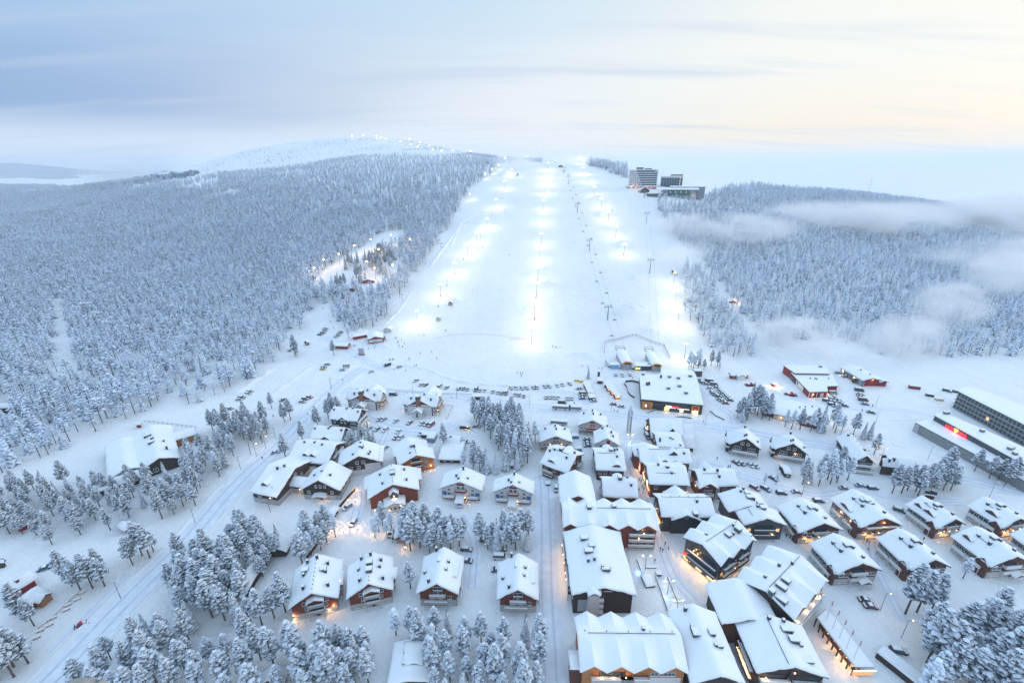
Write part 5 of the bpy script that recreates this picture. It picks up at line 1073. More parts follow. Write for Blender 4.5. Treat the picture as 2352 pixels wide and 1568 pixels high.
# --- lift stations
def vault(root, A, B, Bk, h, m_rim):
    a, b, k = atz(*A, h), atz(*B, h), atz(*Bk, h); u = (b - a).normalized(); v = Vector((-u.y, u.x, 0)); L = (k - b).dot(v) ; W = (b - a).length; rz = math.atan2(u.y, u.x); c = a + u * W / 2 - Vector((root.location.x, root.location.y, 0)); c.z = 0
    n = 10; pr = [(W / 2 * math.cos(math.pi * i / n), h + W * .26 * math.sin(math.pi * i / n)) for i in range(n + 1)]
    s = MB(); s.add([(x, 1.0, z + .3) for x, z in pr] + [(x, L, z + .3) for x, z in pr], [(i, i + 1, n + 2 + i, n + 1 + i) for i in range(n)], ROOFSNOW); s.face([(x, L, z + .3) for x, z in pr], CONC)
    s.box(-W / 2 + .4, W / 2 - .4, 1.2, L - .5, 0.2, h, CONC); s.build('station_roof', root, c, rz)
    r = MB(); r.add([(x, 0, z + .2) for x, z in pr] + [(x * .98, 1.2, z + .35) for x, z in pr], [(i, i + 1, n + 2 + i, n + 1 + i) for i in range(n)], m_rim); r.face([(x, 0, z + .2) for x, z in pr], m_rim); r.build('station_hood', root, c, rz)
    g_ = MB(); g_.box(-W * .3, W * .3, -.08, 0, h + .3, h + W * .21, GLASS); g_.build('hood_window', root, c, rz)
    l_ = MB(); [l_.box(x - .25, x + .25, .3, .8, 0, h + .3, CONC) for x in (-W * .35, W * .35)]; l_.build('station_leg', root, c, rz)
    f = MB(); 
    for y in (L + 1, L + 5):
        f.tube((-W * .42, y, h + .2), (-W * .42, y, h + 3.4), .12, .12, METAL, 5); f.tube((W * .42, y, h + .2), (W * .42, y, h + 3.4), .12, .12, METAL, 5); f.tube((-W * .45, y, h + 3.4), (W * .45, y, h + 3.4), .14, .14, METAL, 5); f.tube((-W * .45, y, h + 1.6), (W * .45, y, h + 1.6), .14, .14, METAL, 5)
    f.tube((-W * .42, L - 1, h + 1), (-W * .42, L + 5, h + 1), .2, .2, METAL, 5); f.tube((W * .42, L - 1, h + 1), (W * .42, L + 5, h + 1), .2, .2, METAL, 5); f.build('gantry', root, c, rz)
for A, B, Bk, lb, hx in ((fF(738, 700), fF(913, 700), fF(812, 500), 'chairlift station with an orange hood, left of the control building', 4.4), (fF(1208, 730), fF(1367, 733), fF(1308, 520), 'chairlift station with an orange hood above a lit ticket counter', 4.4)):
    c = atz(*A, 0); r = empty('lift_station', (c.x, c.y, 0)); tag(r, lb, 'lift station'); vault(r, A, B, Bk, hx, mat('orange_hood', (.85, .33, .03), .4))
    if hx and A[0] > 1450: wlamp(r, atz(*fF(1290, 760), 2.2) - Vector((c.x, c.y, 0)), 400, (1, .7, .35)); b = MB(); q_ = atz(*fF(1285, 770), 1) - Vector((c.x, c.y, 0)); b.box(-2, 2, -.3, .3, -1, 1.2, LITW); b.build('ticket_counter', r, q_)
ctl = flatb('control_building', 'low dark green control building between the two chairlift stations', 'building', [([fF(935, 722), fF(1192, 726), fF(1190, 668), fF(935, 665)], 3.6, mat('dark_green', (.02, .06, .06), .6))], BLACK)
face_box(ctl, fF(935, 722), fF(1192, 726), 3.6, .07, .2, 1.0, 2.6, YELSIGN, .1, .0, 'window'); face_box(ctl, fF(935, 722), fF(1192, 726), 3.6, .24, .36, 1.0, 2.6, LITW, .1, .0, 'window'); face_box(ctl, fF(935, 722), fF(1192, 726), 3.6, .5, .95, 1.2, 2.4, GLASS, .1, .0, 'window'); roofbits(ctl, [fF(1155, 690)], 4.0, 'vent', .6)
c = at(*fF(615, 750)); r = empty('blue_kiosk', c); tag(r, 'pale blue glazed kiosk at the left end of the lift queue fence', 'kiosk'); b = MB(); b.box(-3.2, 3.2, -2, 2, 0, 3.4, mat('pale_blue_panel', (.22, .40, .62), .4)); b.build('kiosk_wall', r); b = MB(); b.box(-3.4, 3.4, -2.2, 2.2, 3.4, 3.9, ROOFSNOW); b.build('snow_cover', r)
def fence(name, label, cat, pts, h=1.2, m=METAL, step=3.0, rails=(.35, .65, 1.0), snow=False, slant=0, group=None, solid=None):
    P = [at(*p) for p in pts]; r = empty(name, P[0]); tag(r, label, cat, group); o0 = P[0]; ra = MB(); first = True; npost = 0
    for a, b_ in zip(P[:-1], P[1:]):
        L = (b_ - a).length; n = max(1, int(L / step)); d = (b_ - a).normalized(); nn = Vector((-d.y, d.x, 0)) * slant
        for i in range(n + 1):
            p = a + (b_ - a) * (i / n) - o0; q_ = MB(); q_.tube((0, 0, -.3), (nn.x, nn.y, h), .09, .07, m, 5); npost += 1
            if npost < 95: q_.build('post', r, p)
        for k in rails: ra.tube(a - o0 + nn * k + Vector((0, 0, h * k)), b_ - o0 + nn * k + Vector((0, 0, h * k)), .05 if not snow else .08, None, m, 4)
        if solid:
            A1, B1 = a - o0, b_ - o0; z = Vector((0, 0, 1)); s_ = Vector((-d.y, d.x, 0)) * .1; ra.add([A1 - s_ + z * .1, B1 - s_ + z * .1, B1 - s_ + z * h, A1 - s_ + z * h, A1 + s_ + z * .1, B1 + s_ + z * .1, B1 + s_ + z * h, A1 + s_ + z * h], [(0, 1, 2, 3), (7, 6, 5, 4), (3, 2, 6, 7), (0, 3, 7, 4), (1, 5, 6, 2)], solid)
        if snow: ra.tube(a - o0 + nn + Vector((0, 0, h + .1)), b_ - o0 + nn + Vector((0, 0, h + .1)), .16, None, ROOFSNOW, 5)
    ra.build('rail', r); return r
fence('trestle_fence', 'high grey trestle fence zigzagging round the lift stations', 'fence', [fF(462, 530), fF(466, 360), fF(700, 310), fF(900, 250), fF(960, 255), fF(1200, 355), fF(1390, 415), fF(1480, 605)], 2.4, METAL, 3.2, (.25, .5, .75, 1), True, .5)
fence('queue_fence', 'low fence with blue boards in front of the lift stations', 'fence', [fF(480, 640), fF(520, 740), fF(655, 762), fF(770, 770), fF(935, 775)], 1.3, METAL, 3, (.5, 1), True, solid=mat('blue_board', (.10, .16, .26), .6))
fence('terrace_wall', 'curved dark terrace wall with snow cap at the left side of the ski shop', 'terrace wall', [fF(1000, 992), fF(900, 965), fF(790, 972), fF(772, 1010), fF(815, 1060), fF(830, 1140), fF(870, 1190), fF(930, 1225)], 1.4, BROWN, 3, (1,), True, solid=BROWN)
fence('garden_fence', 'thin fence behind the brown hall at the forest edge', 'fence', [fL(1330, 545), fL(1500, 562), fL(1800, 600)], 1.3, BROWN, 3, (.4, .9))
fence('court_wall', 'dark timber wall running down beside the lamp lit yard', 'wall', [fM(1200, 1175), fM(1140, 1235), fM(1000, 1400), fM(950, 1500), fQ(620, 215), fQ(540, 340), fQ(470, 430)], 1.9, BROWN, 4, (1,), True, solid=BROWN)
fence('road_fence', 'thin post fence along the road behind the white hotel wings', 'fence', [fM(1480, 250), fM(1600, 268), fM(1990, 290), fM(2300, 300)], 1.1, METAL, 6, (.5, 1))
fence('court_fence', 'fence round the snowy court right of the white hotel wings', 'fence', [fM(2005, 398), fM(2095, 400), fM(2035, 518)], 1.2, METAL, 4, (.5, 1), True)
fence('snow_netting', 'faint red safety netting across the foot of the ski slope', 'fence', [fA(1460, 475), fA(1600, 440), fA(1880, 430), fA(2080, 450), fA(2300, 480), fB(90, 480)], 1.2, mat('net_red', (.7, .35, .32), .8), 12, (.5, 1.0))
fence('orange_guard_rail', 'snow capped orange rail at the lower left road side', 'guard rail', [fP(722, 745), fP(640, 822), fP(520, 935), fP(440, 1010), fP(355, 1070)], .9, mat('orange_rail', (.55, .17, .10), .6), 3, (.5, 1), True)
for i, p in enumerate([(752, 745), (712, 805), (628, 855), (610, 900), (490, 975), (458, 1040), (375, 1090), (340, 1155)]):
    c = at(*fP(*p)); r = empty('orange_bench', c, R(40)); tag(r, 'snow topped orange bench beside the orange guard rail, %s from the top' % ('first second third fourth fifth sixth seventh eighth'.split()[i]), 'bench', 'orange benches by the guard rail')
    b = MB(); b.box(-.9, .9, -.35, .35, .35, .5, MATS['orange_rail']); b.build('seat', r); b = MB(); b.box(-.85, -.7, -.3, .3, 0, .35, DTRIM); b.build('leg', r); b = MB(); b.box(.7, .85, -.3, .3, 0, .35, DTRIM); b.build('leg', r); b = MB(); b.box(-.9, .9, -.35, .35, .5, .72, ROOFSNOW); b.build('snow_cover', r)
# --- market huts
ORD = 'first second third fourth fifth sixth seventh eighth ninth tenth eleventh twelfth thirteenth fourteenth fifteenth sixteenth seventeenth eighteenth nineteenth twentieth'.split()
def hut(A, B, lb, warm=False, m=FALU, rz_=None, w=None, grp='red market huts on the square'):
    a, b_ = atz(*A, 0), atz(*B, 0); d = b_ - a; W = w or d.length; rz = math.atan2(d.y, d.x) if rz_ is None else rz_; c = (a + b_) / 2; r = empty('market_hut', (c.x, c.y, 0), rz); tag(r, lb, 'market hut', grp)
    b = MB(); b.box(-W / 2 + .3, W / 2 - .3, .0, 3.0, 0, 2.3, m); b.build('wall', r); b = MB(); b.box(-W / 2 + .6, W / 2 - .6, -.06, 0, .9, 1.9, LIT if warm else DTRIM); b.build('serving_hatch', r)
    b = MB(); b.add([(-W / 2, -.7, 2.2), (W / 2, -.7, 2.2), (W / 2, 3.6, 3.0), (-W / 2, 3.6, 3.0), (-W / 2, -.7, 2.35), (W / 2, -.7, 2.35), (W / 2, 3.6, 3.15), (-W / 2, 3.6, 3.15)], [(3, 2, 1, 0), (4, 5, 6, 7), (0, 1, 5, 4), (1, 2, 6, 5), (2, 3, 7, 6), (3, 0, 4, 7)], DTRIM); ro = b.build('roof', r)
    b = MB(); b.add([(-W / 2, -.7, 2.36), (W / 2, -.7, 2.36), (W / 2, 3.6, 3.16), (-W / 2, 3.6, 3.16), (-W / 2 + .2, -.5, 2.8), (W / 2 - .2, -.5, 2.8), (W / 2 - .2, 3.4, 3.6), (-W / 2 + .2, 3.4, 3.6)], [(4, 5, 6, 7), (0, 1, 5, 4), (1, 2, 6, 5), (2, 3, 7, 6), (3, 0, 4, 7)], ROOFSNOW); b.build('snow_cover', ro)
    if warm: wlamp(r, (0, -.9, 2.1), 22, (1, .25, .12))
for i, (a, b_) in enumerate([((140, 1070), (245, 1065)), ((168, 1125), (262, 1118)), ((195, 1185), (300, 1178)), ((215, 1262), (325, 1255))]): hut(fF(*a), fF(*b_), 'red market hut, %s from the top in the left row of huts' % ORD[i])
for i, (a, b_) in enumerate([((345, 995), (440, 1000)), ((455, 1060), (545, 1065)), ((500, 1120), (620, 1115)), ((560, 1180), (670, 1170)), ((620, 1240), (715, 1232))]): hut(fF(*a), fF(*b_), 'red market hut, %s from the top in the right row of huts' % ORD[i], i >= 2)
def box_thing(name, lb, cat, P, w, d, h, rz, m, snow=.4, group=None, extra=None, z0=0):
    c = at(*P); r = empty(name, c, rz); tag(r, lb, cat, group); b = MB(); b.box(-w / 2, w / 2, -d / 2, d / 2, z0, h, m); b.build('wall' if h > 1.6 else 'body', r)
    if snow: b = MB(); b.add([(-w / 2 - .15, -d / 2 - .15, h), (w / 2 + .15, -d / 2 - .15, h), (w / 2 + .15, d / 2 + .15, h), (-w / 2 - .15, d / 2 + .15, h), (-w / 2 + .1, -d / 2 + .1, h + snow), (w / 2 - .1, -d / 2 + .1, h + snow), (w / 2 - .1, d / 2 - .1, h + snow), (-w / 2 + .1, d / 2 - .1, h + snow)], [(0, 3, 2, 1), (4, 5, 6, 7), (0, 1, 5, 4), (1, 2, 6, 5), (2, 3, 7, 6), (3, 0, 4, 7)], ROOFSNOW); b.build('snow_cover', r)
    return r
def cabin(P, w, d, lb, m=FALU, rz=0.0, name='red_cabin', cat='cabin', he=2.6, hr=4.2, warm=False, z=None):
    c = at(*P); h = House(name, lb, cat, (Vector((c.x, c.y, c.z)), rz, w, d)); h.gable(he, hr, m, None, over=.35, thick=.4); h.win('s', 1.5, [-.45, .45], .8, .8, pane=LIT if warm else None); h.band('s', 0, 2.0, -.12, .12, TRIM, name='door')
    if warm: h.lamp('s', 0, 2.3, 120)
    return h
cabin(fA(612, 548), 7, 14, 'long red hut by the lone tall pine in the upper car park', rz=R(82)); cabin(fA(785, 460), 4.5, 13, 'narrow red ski school hut with a white window front at the slope edge', rz=R(118))
h = cabin(fA(925, 478), 13, 14, 'white roofed red ski school house with skiers gathered before it', rz=R(18), he=3.4, hr=5.4); h.band('s', .3, 2.6, -.9, .9, WHITE); h.balcony('e', .4, 0, 5, 2, rail=FALU)
cabin(fA(1042, 400), 7, 6, 'small white hut behind the red ski school house', m=WHITE); cabin(fA(1613, 158), 4, 4, 'tiny dark red hut standing alone on the lower slope', m=FALU); cabin(fA(1503, 302), 4.4, 4, 'tiny grey and red hut beside the slope lamps', m=GREYB)
cabin(fI(1295, 1180), 13, 4, 'dark red hut in the lamp lit forest clearing', m=FALU, rz=R(4)); cabin(fI(715, 1335), 13, 7, 'snowy cafe hut glowing at the lower edge of the forest clearing', m=FALU, rz=R(80), warm=True); cabin(fI(1010, 1300), 14, 6, 'snow covered lodge with a red lit eave hidden behind spruces of the clearing', m=FALU, rz=R(85), warm=True)
cabin(fA(295, 525), 3.4, 3, 'small dark kiosk next to the upper car park trees', m=BROWN); cabin(fB(2260, 40) if False else fD(718, 985), 8, 4, 'small brown lift hut at the right slope edge', m=BROWN, rz=R(90))
cabin(fC(1755, 365), 4, 4, 'tiny dark hut in the mist near the top of the slope', m=BROWN); cabin(fC(2065, 305), 9, 6, 'dark top station hut in the drifting mist', m=BROWN)
for P, lb in ((fN(1148, 690), 'teal waste container behind the white house'), (fN(1173, 808), 'blue waste container beside the parked blue car')): box_thing('waste_container', lb, 'container', P, 4, 2.2, 1.9, R(2), mat('container_teal', (.02, .16, .30), .5), .5)
box_thing('storage_box', 'grey blue storage container in the snowy hotel car park', 'container', fM(1903, 705), 4.4, 6.5, 2.8, R(-8), mat('container_blue', (.17, .27, .36), .5), .5); box_thing('bin_shelter', 'open brown bin shelter next to the grey blue container', 'shelter', fM(1850, 680), 4.6, 3.4, 2.2, R(-8), BROWN, .5)
box_thing('parasol_box', 'round blue grey bin standing in the street by the dark red house', 'bin', fN(898, 1118), 2.2, 2.2, 1.2, 0, TEAL, .2); box_thing('info_pillar', 'grey information pillar left of the lift station forecourt', 'pillar', fF(370, 880), 1.6, .8, 3.8, 0, DARKM, .3)
box_thing('bus_shelter', 'dark flat roofed bus shelter at the top of the middle grove', 'bus shelter', fN(258, 335), 8, 3, 2.6, R(-3), BROWN, .5); box_thing('wooden_board', 'pale wooden board left of the market huts, first of two', 'board', fF(25, 962), 3.6, .4, 1.4, 0, YEL, 0); box_thing('wooden_board', 'pale wooden board left of the market huts, second of two', 'board', fF(95, 978), 3.6, .4, 1.4, 0, YEL, 0)
box_thing('red_container', 'dark red container in the open snow field right of the long hall', 'container', fO(2195, 238), 6, 2.4, 2.2, R(-20), FALU, .5); box_thing('snowy_container', 'dark container near the forest edge beside the spa hotel', 'container', fK(1380, 338), 4, 2, 1.6, R(-25), BROWN, .4); box_thing('yellow_skip', 'snow filled yellow skip in the field by the spa hotel', 'skip', fK(1475, 380), 4, 2, 1.2, R(-18), YEL, .4)
box_thing('shed_container', 'grey glazed stair box on the far side of the ski shop', 'stair box', fF(1910, 870), 5.5, 4, 4.5, 0, GREY, .4)
# curved benches and planters before the shop
for pts, lb in (([fF(1125, 1470), fF(1180, 1430), fF(1260, 1415)], 'dark curved bench before the timber corner of the ski shop'), ([fF(1565, 1525), fF(1680, 1520), fF(1830, 1545)], 'low snowy bench in front of the shop entrance'), ([fF(2115, 1425), fF(2200, 1500), fF(2340, 1568)], 'long low snow covered bench right of the shop')):
    fence('curved_bench', lb, 'bench', pts, .7, DARKM, 3, (1,), True, solid=DARKM)
for a, b_, lb in ((fR(1145, 440), fR(1228, 650), 'low dark planter wall with a blue glow, left of the square'), (fR(1318, 590), fR(1438, 930), 'long low planter wall down the middle of the square'), (fR(1428, 600), fR(1525, 835), 'low planter wall beside the twin lamps of the square')):
    fence('planter_wall', lb, 'planter', [a, b_], .8, DARKM, 4, (1,), True, solid=DARKM)
box_thing('snowy_planter', 'snow covered planter at the end of the left planter wall', 'planter', fR(1248, 640), 3.6, 5, .9, R(8), DARKM, .4); box_thing('snowy_bench', 'snow covered bench between the twin lamps', 'bench', fR(1275, 505), 4, 1, .5, 0, DARKM, .3); box_thing('dark_bin', 'dark square bin on the snowy square', 'bin', fR(1345, 570), 1.8, 1.8, 1.0, 0, DARKM, .2)
# arcade with lit underside and five flagpoles
arc = empty('market_arcade', atz(*fW(1340, 1150), 0)); tag(arc, 'long open arcade with a flat snow roof and warm light under it', 'arcade')
pl = [fW(1120, 860), fW(1535, 1392), fW(1748, 1396), fW(1300, 840), fW(1215, 770)]; h_ = 4.0; Q_ = [atz(*p, h_) - Vector((arc.location.x, arc.location.y, 0)) for p in pl]; n = len(Q_)
b = MB(); b.add([(p.x, p.y, h_ - .3) for p in Q_] + [(p.x, p.y, h_) for p in Q_], [(i, (i + 1) % n, n + (i + 1) % n, n + i) for i in range(n)] + [tuple(range(n))[::-1], tuple(range(n, 2 * n))], DTRIM); ro = b.build('roof', arc)
cc = sum(Q_, Vector()) / n; b = MB(); I_ = [cc + (p - cc) * .95 for p in Q_]; b.add([(p.x, p.y, h_ + .01) for p in Q_] + [(p.x, p.y, h_ + .5) for p in I_], [(i, (i + 1) % n, n + (i + 1) % n, n + i) for i in range(n)] + [tuple(range(n, 2 * n))], ROOFSNOW); b.build('snow_cover', ro)
a_, b2 = Q_[0], Q_[1]; w_ = (Q_[2] - Q_[1])
for i in range(9):
    p = a_ + (b2 - a_) * (i / 8) ; q_ = MB(); q_.box(-.15, .15, -.15, .15, 0, h_ - .3, BROWN); q_.build('post', arc, (p.x * .98, p.y * .98, 0))
b = MB(); s0, s1 = a_ + w_ * .28, b2 + w_ * .28; b.add([(s0.x, s0.y, 0), (s1.x, s1.y, 0), (s1.x, s1.y, 3.6), (s0.x, s0.y, 3.6)], [(0, 1, 2, 3)], BROWN); b.build('back_wall', arc)
for i, e_ in enumerate((60, 160, 260, 320, 360)): p = a_ + (b2 - a_) * (.3 + .16 * i) + w_ * .1; wlamp(arc, (p.x, p.y, 3.1), e_)
p = Q_[1] + w_ * .5; b = MB(); b.box(-3.2, 3.2, -.3, -.1, .8, 2.6, mat('dim_lit', (.8, .4, .15), .5, emit=.5)); b.box(-3.4, 3.4, -.6, -.4, 3.0, 3.2, WHSIGN); b.build('lit_stall', arc, (p.x, p.y, 0))
FLAG = mat('flag_cloth', (.45, .25, .28), .8)
for i, (a, t_) in enumerate(zip([(1195, 975), (1260, 1080), (1330, 1185), (1402, 1300), (1480, 1415)], range(5))):
    c = at(*fW(*a)); r = empty('flagpole', c); tag(r, 'white flagpole with a limp flag beside the arcade, %s from the top' % ORD[i], 'flagpole', 'flagpoles beside the arcade')
    b = MB(); b.tube((0, 0, -.2), (0, 0, 13), .14, .08, TRIM, 6); b.build('pole', r); b = MB(); b.add([(0.1, 0, 12.6), (.6, .12, 12.2), (.5, -.1, 10.6), (.1, 0, 10.4)], [(0, 1, 2, 3)], FLAG); b.build('flag', r)
box_thing('long_shed', 'narrow dark shed with thick snow roof in front of the lower right grove', 'shed', fS(1235, 1480), 4, 13, 2.4, R(27), BROWN, .6)
# billboard
c = at(*fA(797, 618)); r = empty('billboard', c, R(-6)); tag(r, 'white framed billboard with a blue and rose picture by the lower slope', 'billboard')
b = MB(); b.box(-2.6, 2.6, -.3, .3, .9, 6.0, TRIM); b.build('frame', r); b = MB(); b.box(-2.2, 2.2, -.38, -.3, 3.4, 5.7, mat('poster_blue', (.30, .42, .58), .7)); b.box(-2.2, 2.2, -.38, -.3, 1.4, 3.4, mat('poster_rose', (.48, .30, .32), .7, noise=.4, nscale=1)); b.build('poster', r); b = MB(); b.box(-2.6, 2.6, -.5, .5, 0, .9, DTRIM); b.build('foot', r)
c = at(*fA(768, 612)); r = MB(); r.tube((0, 0, -.2), (0, 0, 12), .12, .07, TRIM, 6); tag(r.build('flagpole', None, c), 'bare white flagpole left of the billboard', 'flagpole')
# lattice tower and far mast
def lattice(name, lb, cat, P, H, w, m, top=True, m2=None, seg=8):
    c = at(*P); r = empty(name, c); tag(r, lb, cat); b = MB(); cs = [(-w, -w), (w, -w), (w, w), (-w, w)]
    for i in range(seg):
        z0, z1 = H * i / seg, H * (i + 1) / seg
        for k in range(4):
            a, d = cs[k], cs[(k + 1) % 4]; mm = m2 if (m2 and i % 2) else m
            b.tube((*a, z0), (*a, z1), .09 * w + .05, None, mm, 4, False); b.tube((*a, z0), (*d, z1), .05 * w + .03, None, mm, 4, False); b.tube((*a, z1), (*d, z1), .05 * w + .03, None, mm, 4, False)
    b.build('lattice', r)
    if top: t_ = MB(); t_.add([(*cs[0], H), (*cs[1], H), (*cs[2], H), (*cs[3], H), (0, 0, H + 3.2)], [(0, 1, 4), (1, 2, 4), (2, 3, 4), (3, 0, 4)], mat('frosted_metal', (.55, .6, .66), .6)); t_.build('spire', r); k = MB(); k.box(-.8, .8, -w - .15, -w, H - 3.4, H - 1.8, TRIM); k.build('clock_face', r)
    return r
lattice('lattice_tower', 'slim steel lattice clock tower on the bus road', 'tower', fN(1640, 642), 14.5, .9, METAL)
lattice('radio_mast', 'tall thin red and white mast rising behind the right hillside', 'mast', fD(2122, 402), 66, 1.0, mat('mast_red', (.35, .06, .06), .6), False, TRIM, 12)
# power lines on the left
for i in range(3):
    a = at(560, 800) + Vector((0, i * 1.2, 11.5)); p1 = atz(-40 - 3 * i, 1112 + 12 * i, 11); r = MB(); pr = None
    for k in range(25):
        f = k / 24; q_ = a.lerp(p1, f); q_.z -= 5 * f * (1 - f) * 1.2
        if pr: r.tube(pr, q_, .075, None, mat('wire', (.55, .6, .66), .6), 4, False)
        pr = q_.copy()
    tag(r.build('power_cable'), 'thin snow whitened power cable above the left forest edge, %s of three' % ('highest', 'middle', 'lowest')[i], 'cable', 'power cables above the left forest edge')
c = at(560, 800); r = empty('power_pole', (c.x, c.y, c.z)); tag(r, 'wooden power pole at the upper end of the cables', 'power pole'); b = MB(); b.tube((0, 0, -.5), (0, 0, 12.2), .22, .15, BROWN, 7); b.build('pole', r); b = MB(); b.box(-.1, .1, -.6, 3.4, 11.2, 11.5, BROWN); b.build('crossarm', r)
# ------------------------------------------------------------------ lamps
FLOOD = (1.0, .78, .44)
def floodpole(P, H, lb, e=9000, col=FLOOD, grp='floodlight poles on the ski slope', proto={}, red=False, bulb=.32, arms=True, name='floodlight_pole'):
    c = at(*P) if not isinstance(P, Vector) else P; r = empty(name, c); tag(r, lb, 'lamp', grp); b = MB(); b.tube((0, 0, -.5), (0, 0, H), .2, .11, METAL, 6); b.build('pole', r)
    b = MB(); 
    if arms: b.tube((-1.3, 0, H), (1.3, 0, H), .09, None, METAL, 4)
    b.build('crossarm', r) if arms else None
    for sx in ((-1.1, 1.1) if arms else (0,)):
        k = MB(); k.blob((0, 0, 0), bulb, bulb * .8, bulb * .7, BULBW if col == FLOOD else BULB); k.build('lamp_head', r, (sx, 0, H - .1))
    if e and grp in ('floodlight poles on the ski slope', 'top floodlights'):
        light(r, (0, -.5, H + 1.0), e * 2.1, col, .9)
    elif e: light(r, (0, 0, H - 1.0), e, col, .6)
    if red: k = MB(); k.tube((0, 0, .2), (0, 0, 3.0), .45, .4, REDP, 8); k.build('red_padding', r)
    return r
CL = [(1221, 791), (1227.5, 735), (1231.5, 684), (1235.6, 645.8), (1238.8, 601), (1243, 563), (1246, 515), (1249, 484), (1252.8, 447), (1255, 425), (1256, 409), (1258, 392)]
for i, p in enumerate(CL): floodpole(p, 15, 'slope floodlight pole of the middle line, %s from the bottom' % ORD[i], 3200 if i < 9 else 5000, red=i in (1, 3))
for i, p in enumerate([fA(1313, 345), fC(1200, 1245), fC(1303, 1085), fC(1395, 945), fC(1460, 860), fC(1535, 750), fC(1600, 605), fC(1663, 465), fC(1715, 375)]): floodpole(p, 14, 'slope floodlight pole of the left line, %s from the bottom' % ORD[i], 3800, red=i in (1, 2))
for i, p in enumerate([fB(1690, 668), fB(1628, 365), fB(1605, 165), fD(710, 1075), fD(353, 855), fD(295, 720), fD(240, 608), fD(188, 510), fD(140, 420), fD(97, 325), fD(58, 270)]): floodpole(p, 14, 'slope floodlight pole of the right line, %s from the bottom' % ORD[i], 3800, red=i in (4, 5))
for i, p in enumerate([fC(1412, 545), fC(1523, 390), fC(1573, 355), fC(1618, 325), fC(1665, 268)]): floodpole(p, 10, 'trail lamp between slope and left forest, %s from the bottom' % ORD[i], 2500, grp='trail lamps left of the slope', arms=False, bulb=.9, name='trail_lamp')
WARML = (1.0, .58, .28)
for i, p in enumerate([(300, 1120), (480, 960), (757, 845), (1052, 680), (1355, 560), (1735, 480), (2090, 560), (1430, 1130), (1765, 1070), (1275, 1000), (1500, 760)]): floodpole(fI(*p), 14, 'orange glowing lamp of the forest clearing, %s from the left edge' % ORD[i], 3800, WARML, 'orange lamps of the forest clearing', arms=False, bulb=1.0, name='clearing_lamp')
for i, p in enumerate([(560, 100), (580, 80), (605, 85), (640, 95), (737, 98), (768, 110), (812, 98), (803, 125), (895, 108), (910, 143), (975, 122), (985, 165), (1052, 148), (1035, 188), (1118, 172), (1145, 210), (1208, 220), (1290, 215), (1415, 222), (1505, 222)]): floodpole(fC(*p), 13, 'tiny glowing lamp on the fell ridge, %s from the left' % ORD[min(i, 19)], 6000 if i < 12 else 1500, WARML if i % 2 else FLOOD, 'lamps along the fell ridge', arms=False, bulb=2.3 if i < 4 else 1.7, name='ridge_lamp')
for i, p in enumerate([fC(1820, 262), fC(2170, 262), fC(2205, 282), fC(2260, 285)]): floodpole(p, 12, 'floodlight in the mist at the very top of the slope, %s from the left' % ORD[i], 6000, grp='top floodlights')
def streetlamp(P, lb, H=8, e=0, col=WARML, twin=False):
    c = at(*P); r = empty('street_lamp', c); tag(r, lb, 'street lamp', 'street lamps of the village'); b = MB(); b.tube((0, 0, -.3), (0, 0, H), .11, .07, METAL, 6); b.build('pole', r)
    for s in ((-1, 1) if twin else (1,)):
        b = MB(); b.tube((0, 0, H - .1), (s * 1.3, 0, H + .1), .06, None, METAL, 4); b.build('arm', r); b = MB(); b.blob((s * 1.4, 0, H), .34, .24, .12, (BULB if col == WARML else BULBW) if e else METAL); b.blob((s * 1.4, 0, H + .16), .42, .3, .12, ROOFSNOW); b.build('lamp_head', r)
    if e: light(r, (1.2 if not twin else 0, 0, H - .5), e, col)
SL = [(fM(978, 240), 'by the upper left car park', 0), (fM(1727, 285), 'behind the right hotel wing', 0), (fM(2130, 330), 'at the end of the car row under the slope', 0), (fN(62, 335), 'before the long car row', 0), (fN(728, 392), 'beside the bus road tree group', 0), (fN(1480, 460), 'near the two cars below the huts', 0), (fO(275, 580), 'right of the ski shop bench', 0), (fO(640, 590), 'in front of the left guest house', 0),
      (fL(2305, 845), 'at the forest side of the main road', 0), (fL(2212, 980), 'below the pines on the main road', 0), (fL(1795, 1475), 'standing alone at the main road bend', 0), (fP(1112, 792), 'on the wide snowy verge', 0), (fM(240, 842), 'left of the parked road car', 0), (fM(470, 710), 'beside the snowy garden fence', 0), (fM(290, 860), 'glowing at the road side', 160), (fM(378, 790), 'glowing near the birch', 160),
      (fM(418, 1375), 'glowing below the stone house', 160), (fM(1600, 1445), 'glowing among the middle pines', 160), (fM(1365, 1490), 'glowing on the yard path', 160), (fO(1162, 1228), 'glowing at the birch grove', 500), (fO(1885, 905), 'shining near the lone round pine', 700), (fS(1030, 900), 'twin headed beside the red cars', 60), (fS(1225, 1150), 'twin headed at the lower grove', 60), (fK(2120, 1278), 'beside the highway', 0), (fK(1362, 985), 'before the spa annex', 0), (fK(1985, 1358), 'above the upper apartment row', 0),
      (fO(1840, 410), 'in the open snow field', 0), (fO(1840, 560), 'with an orange foot in the field', 0), (fL(2030, 640) if False else fA(515, 928), 'on the middle car park berm', 0), (fO(1415, 560), 'shining behind the rimed birches', 300), (fD(505, 440), 'below the hill hotel', 0)]
for p, w, e in SL: streetlamp(p, 'street lamp ' + w, e=e)
for p, w in ((fR(1222, 525), 'upper left'), (fR(1425, 760), 'middle'), (fR(1508, 940), 'lower right')): streetlamp(p, 'twin headed lamp on the square, %s of three' % w, 7, 420, FLOOD, True)
streetlamp(fN(1650, 745), 'twin headed white lamp below the lattice tower', 6, 300, FLOOD, True)
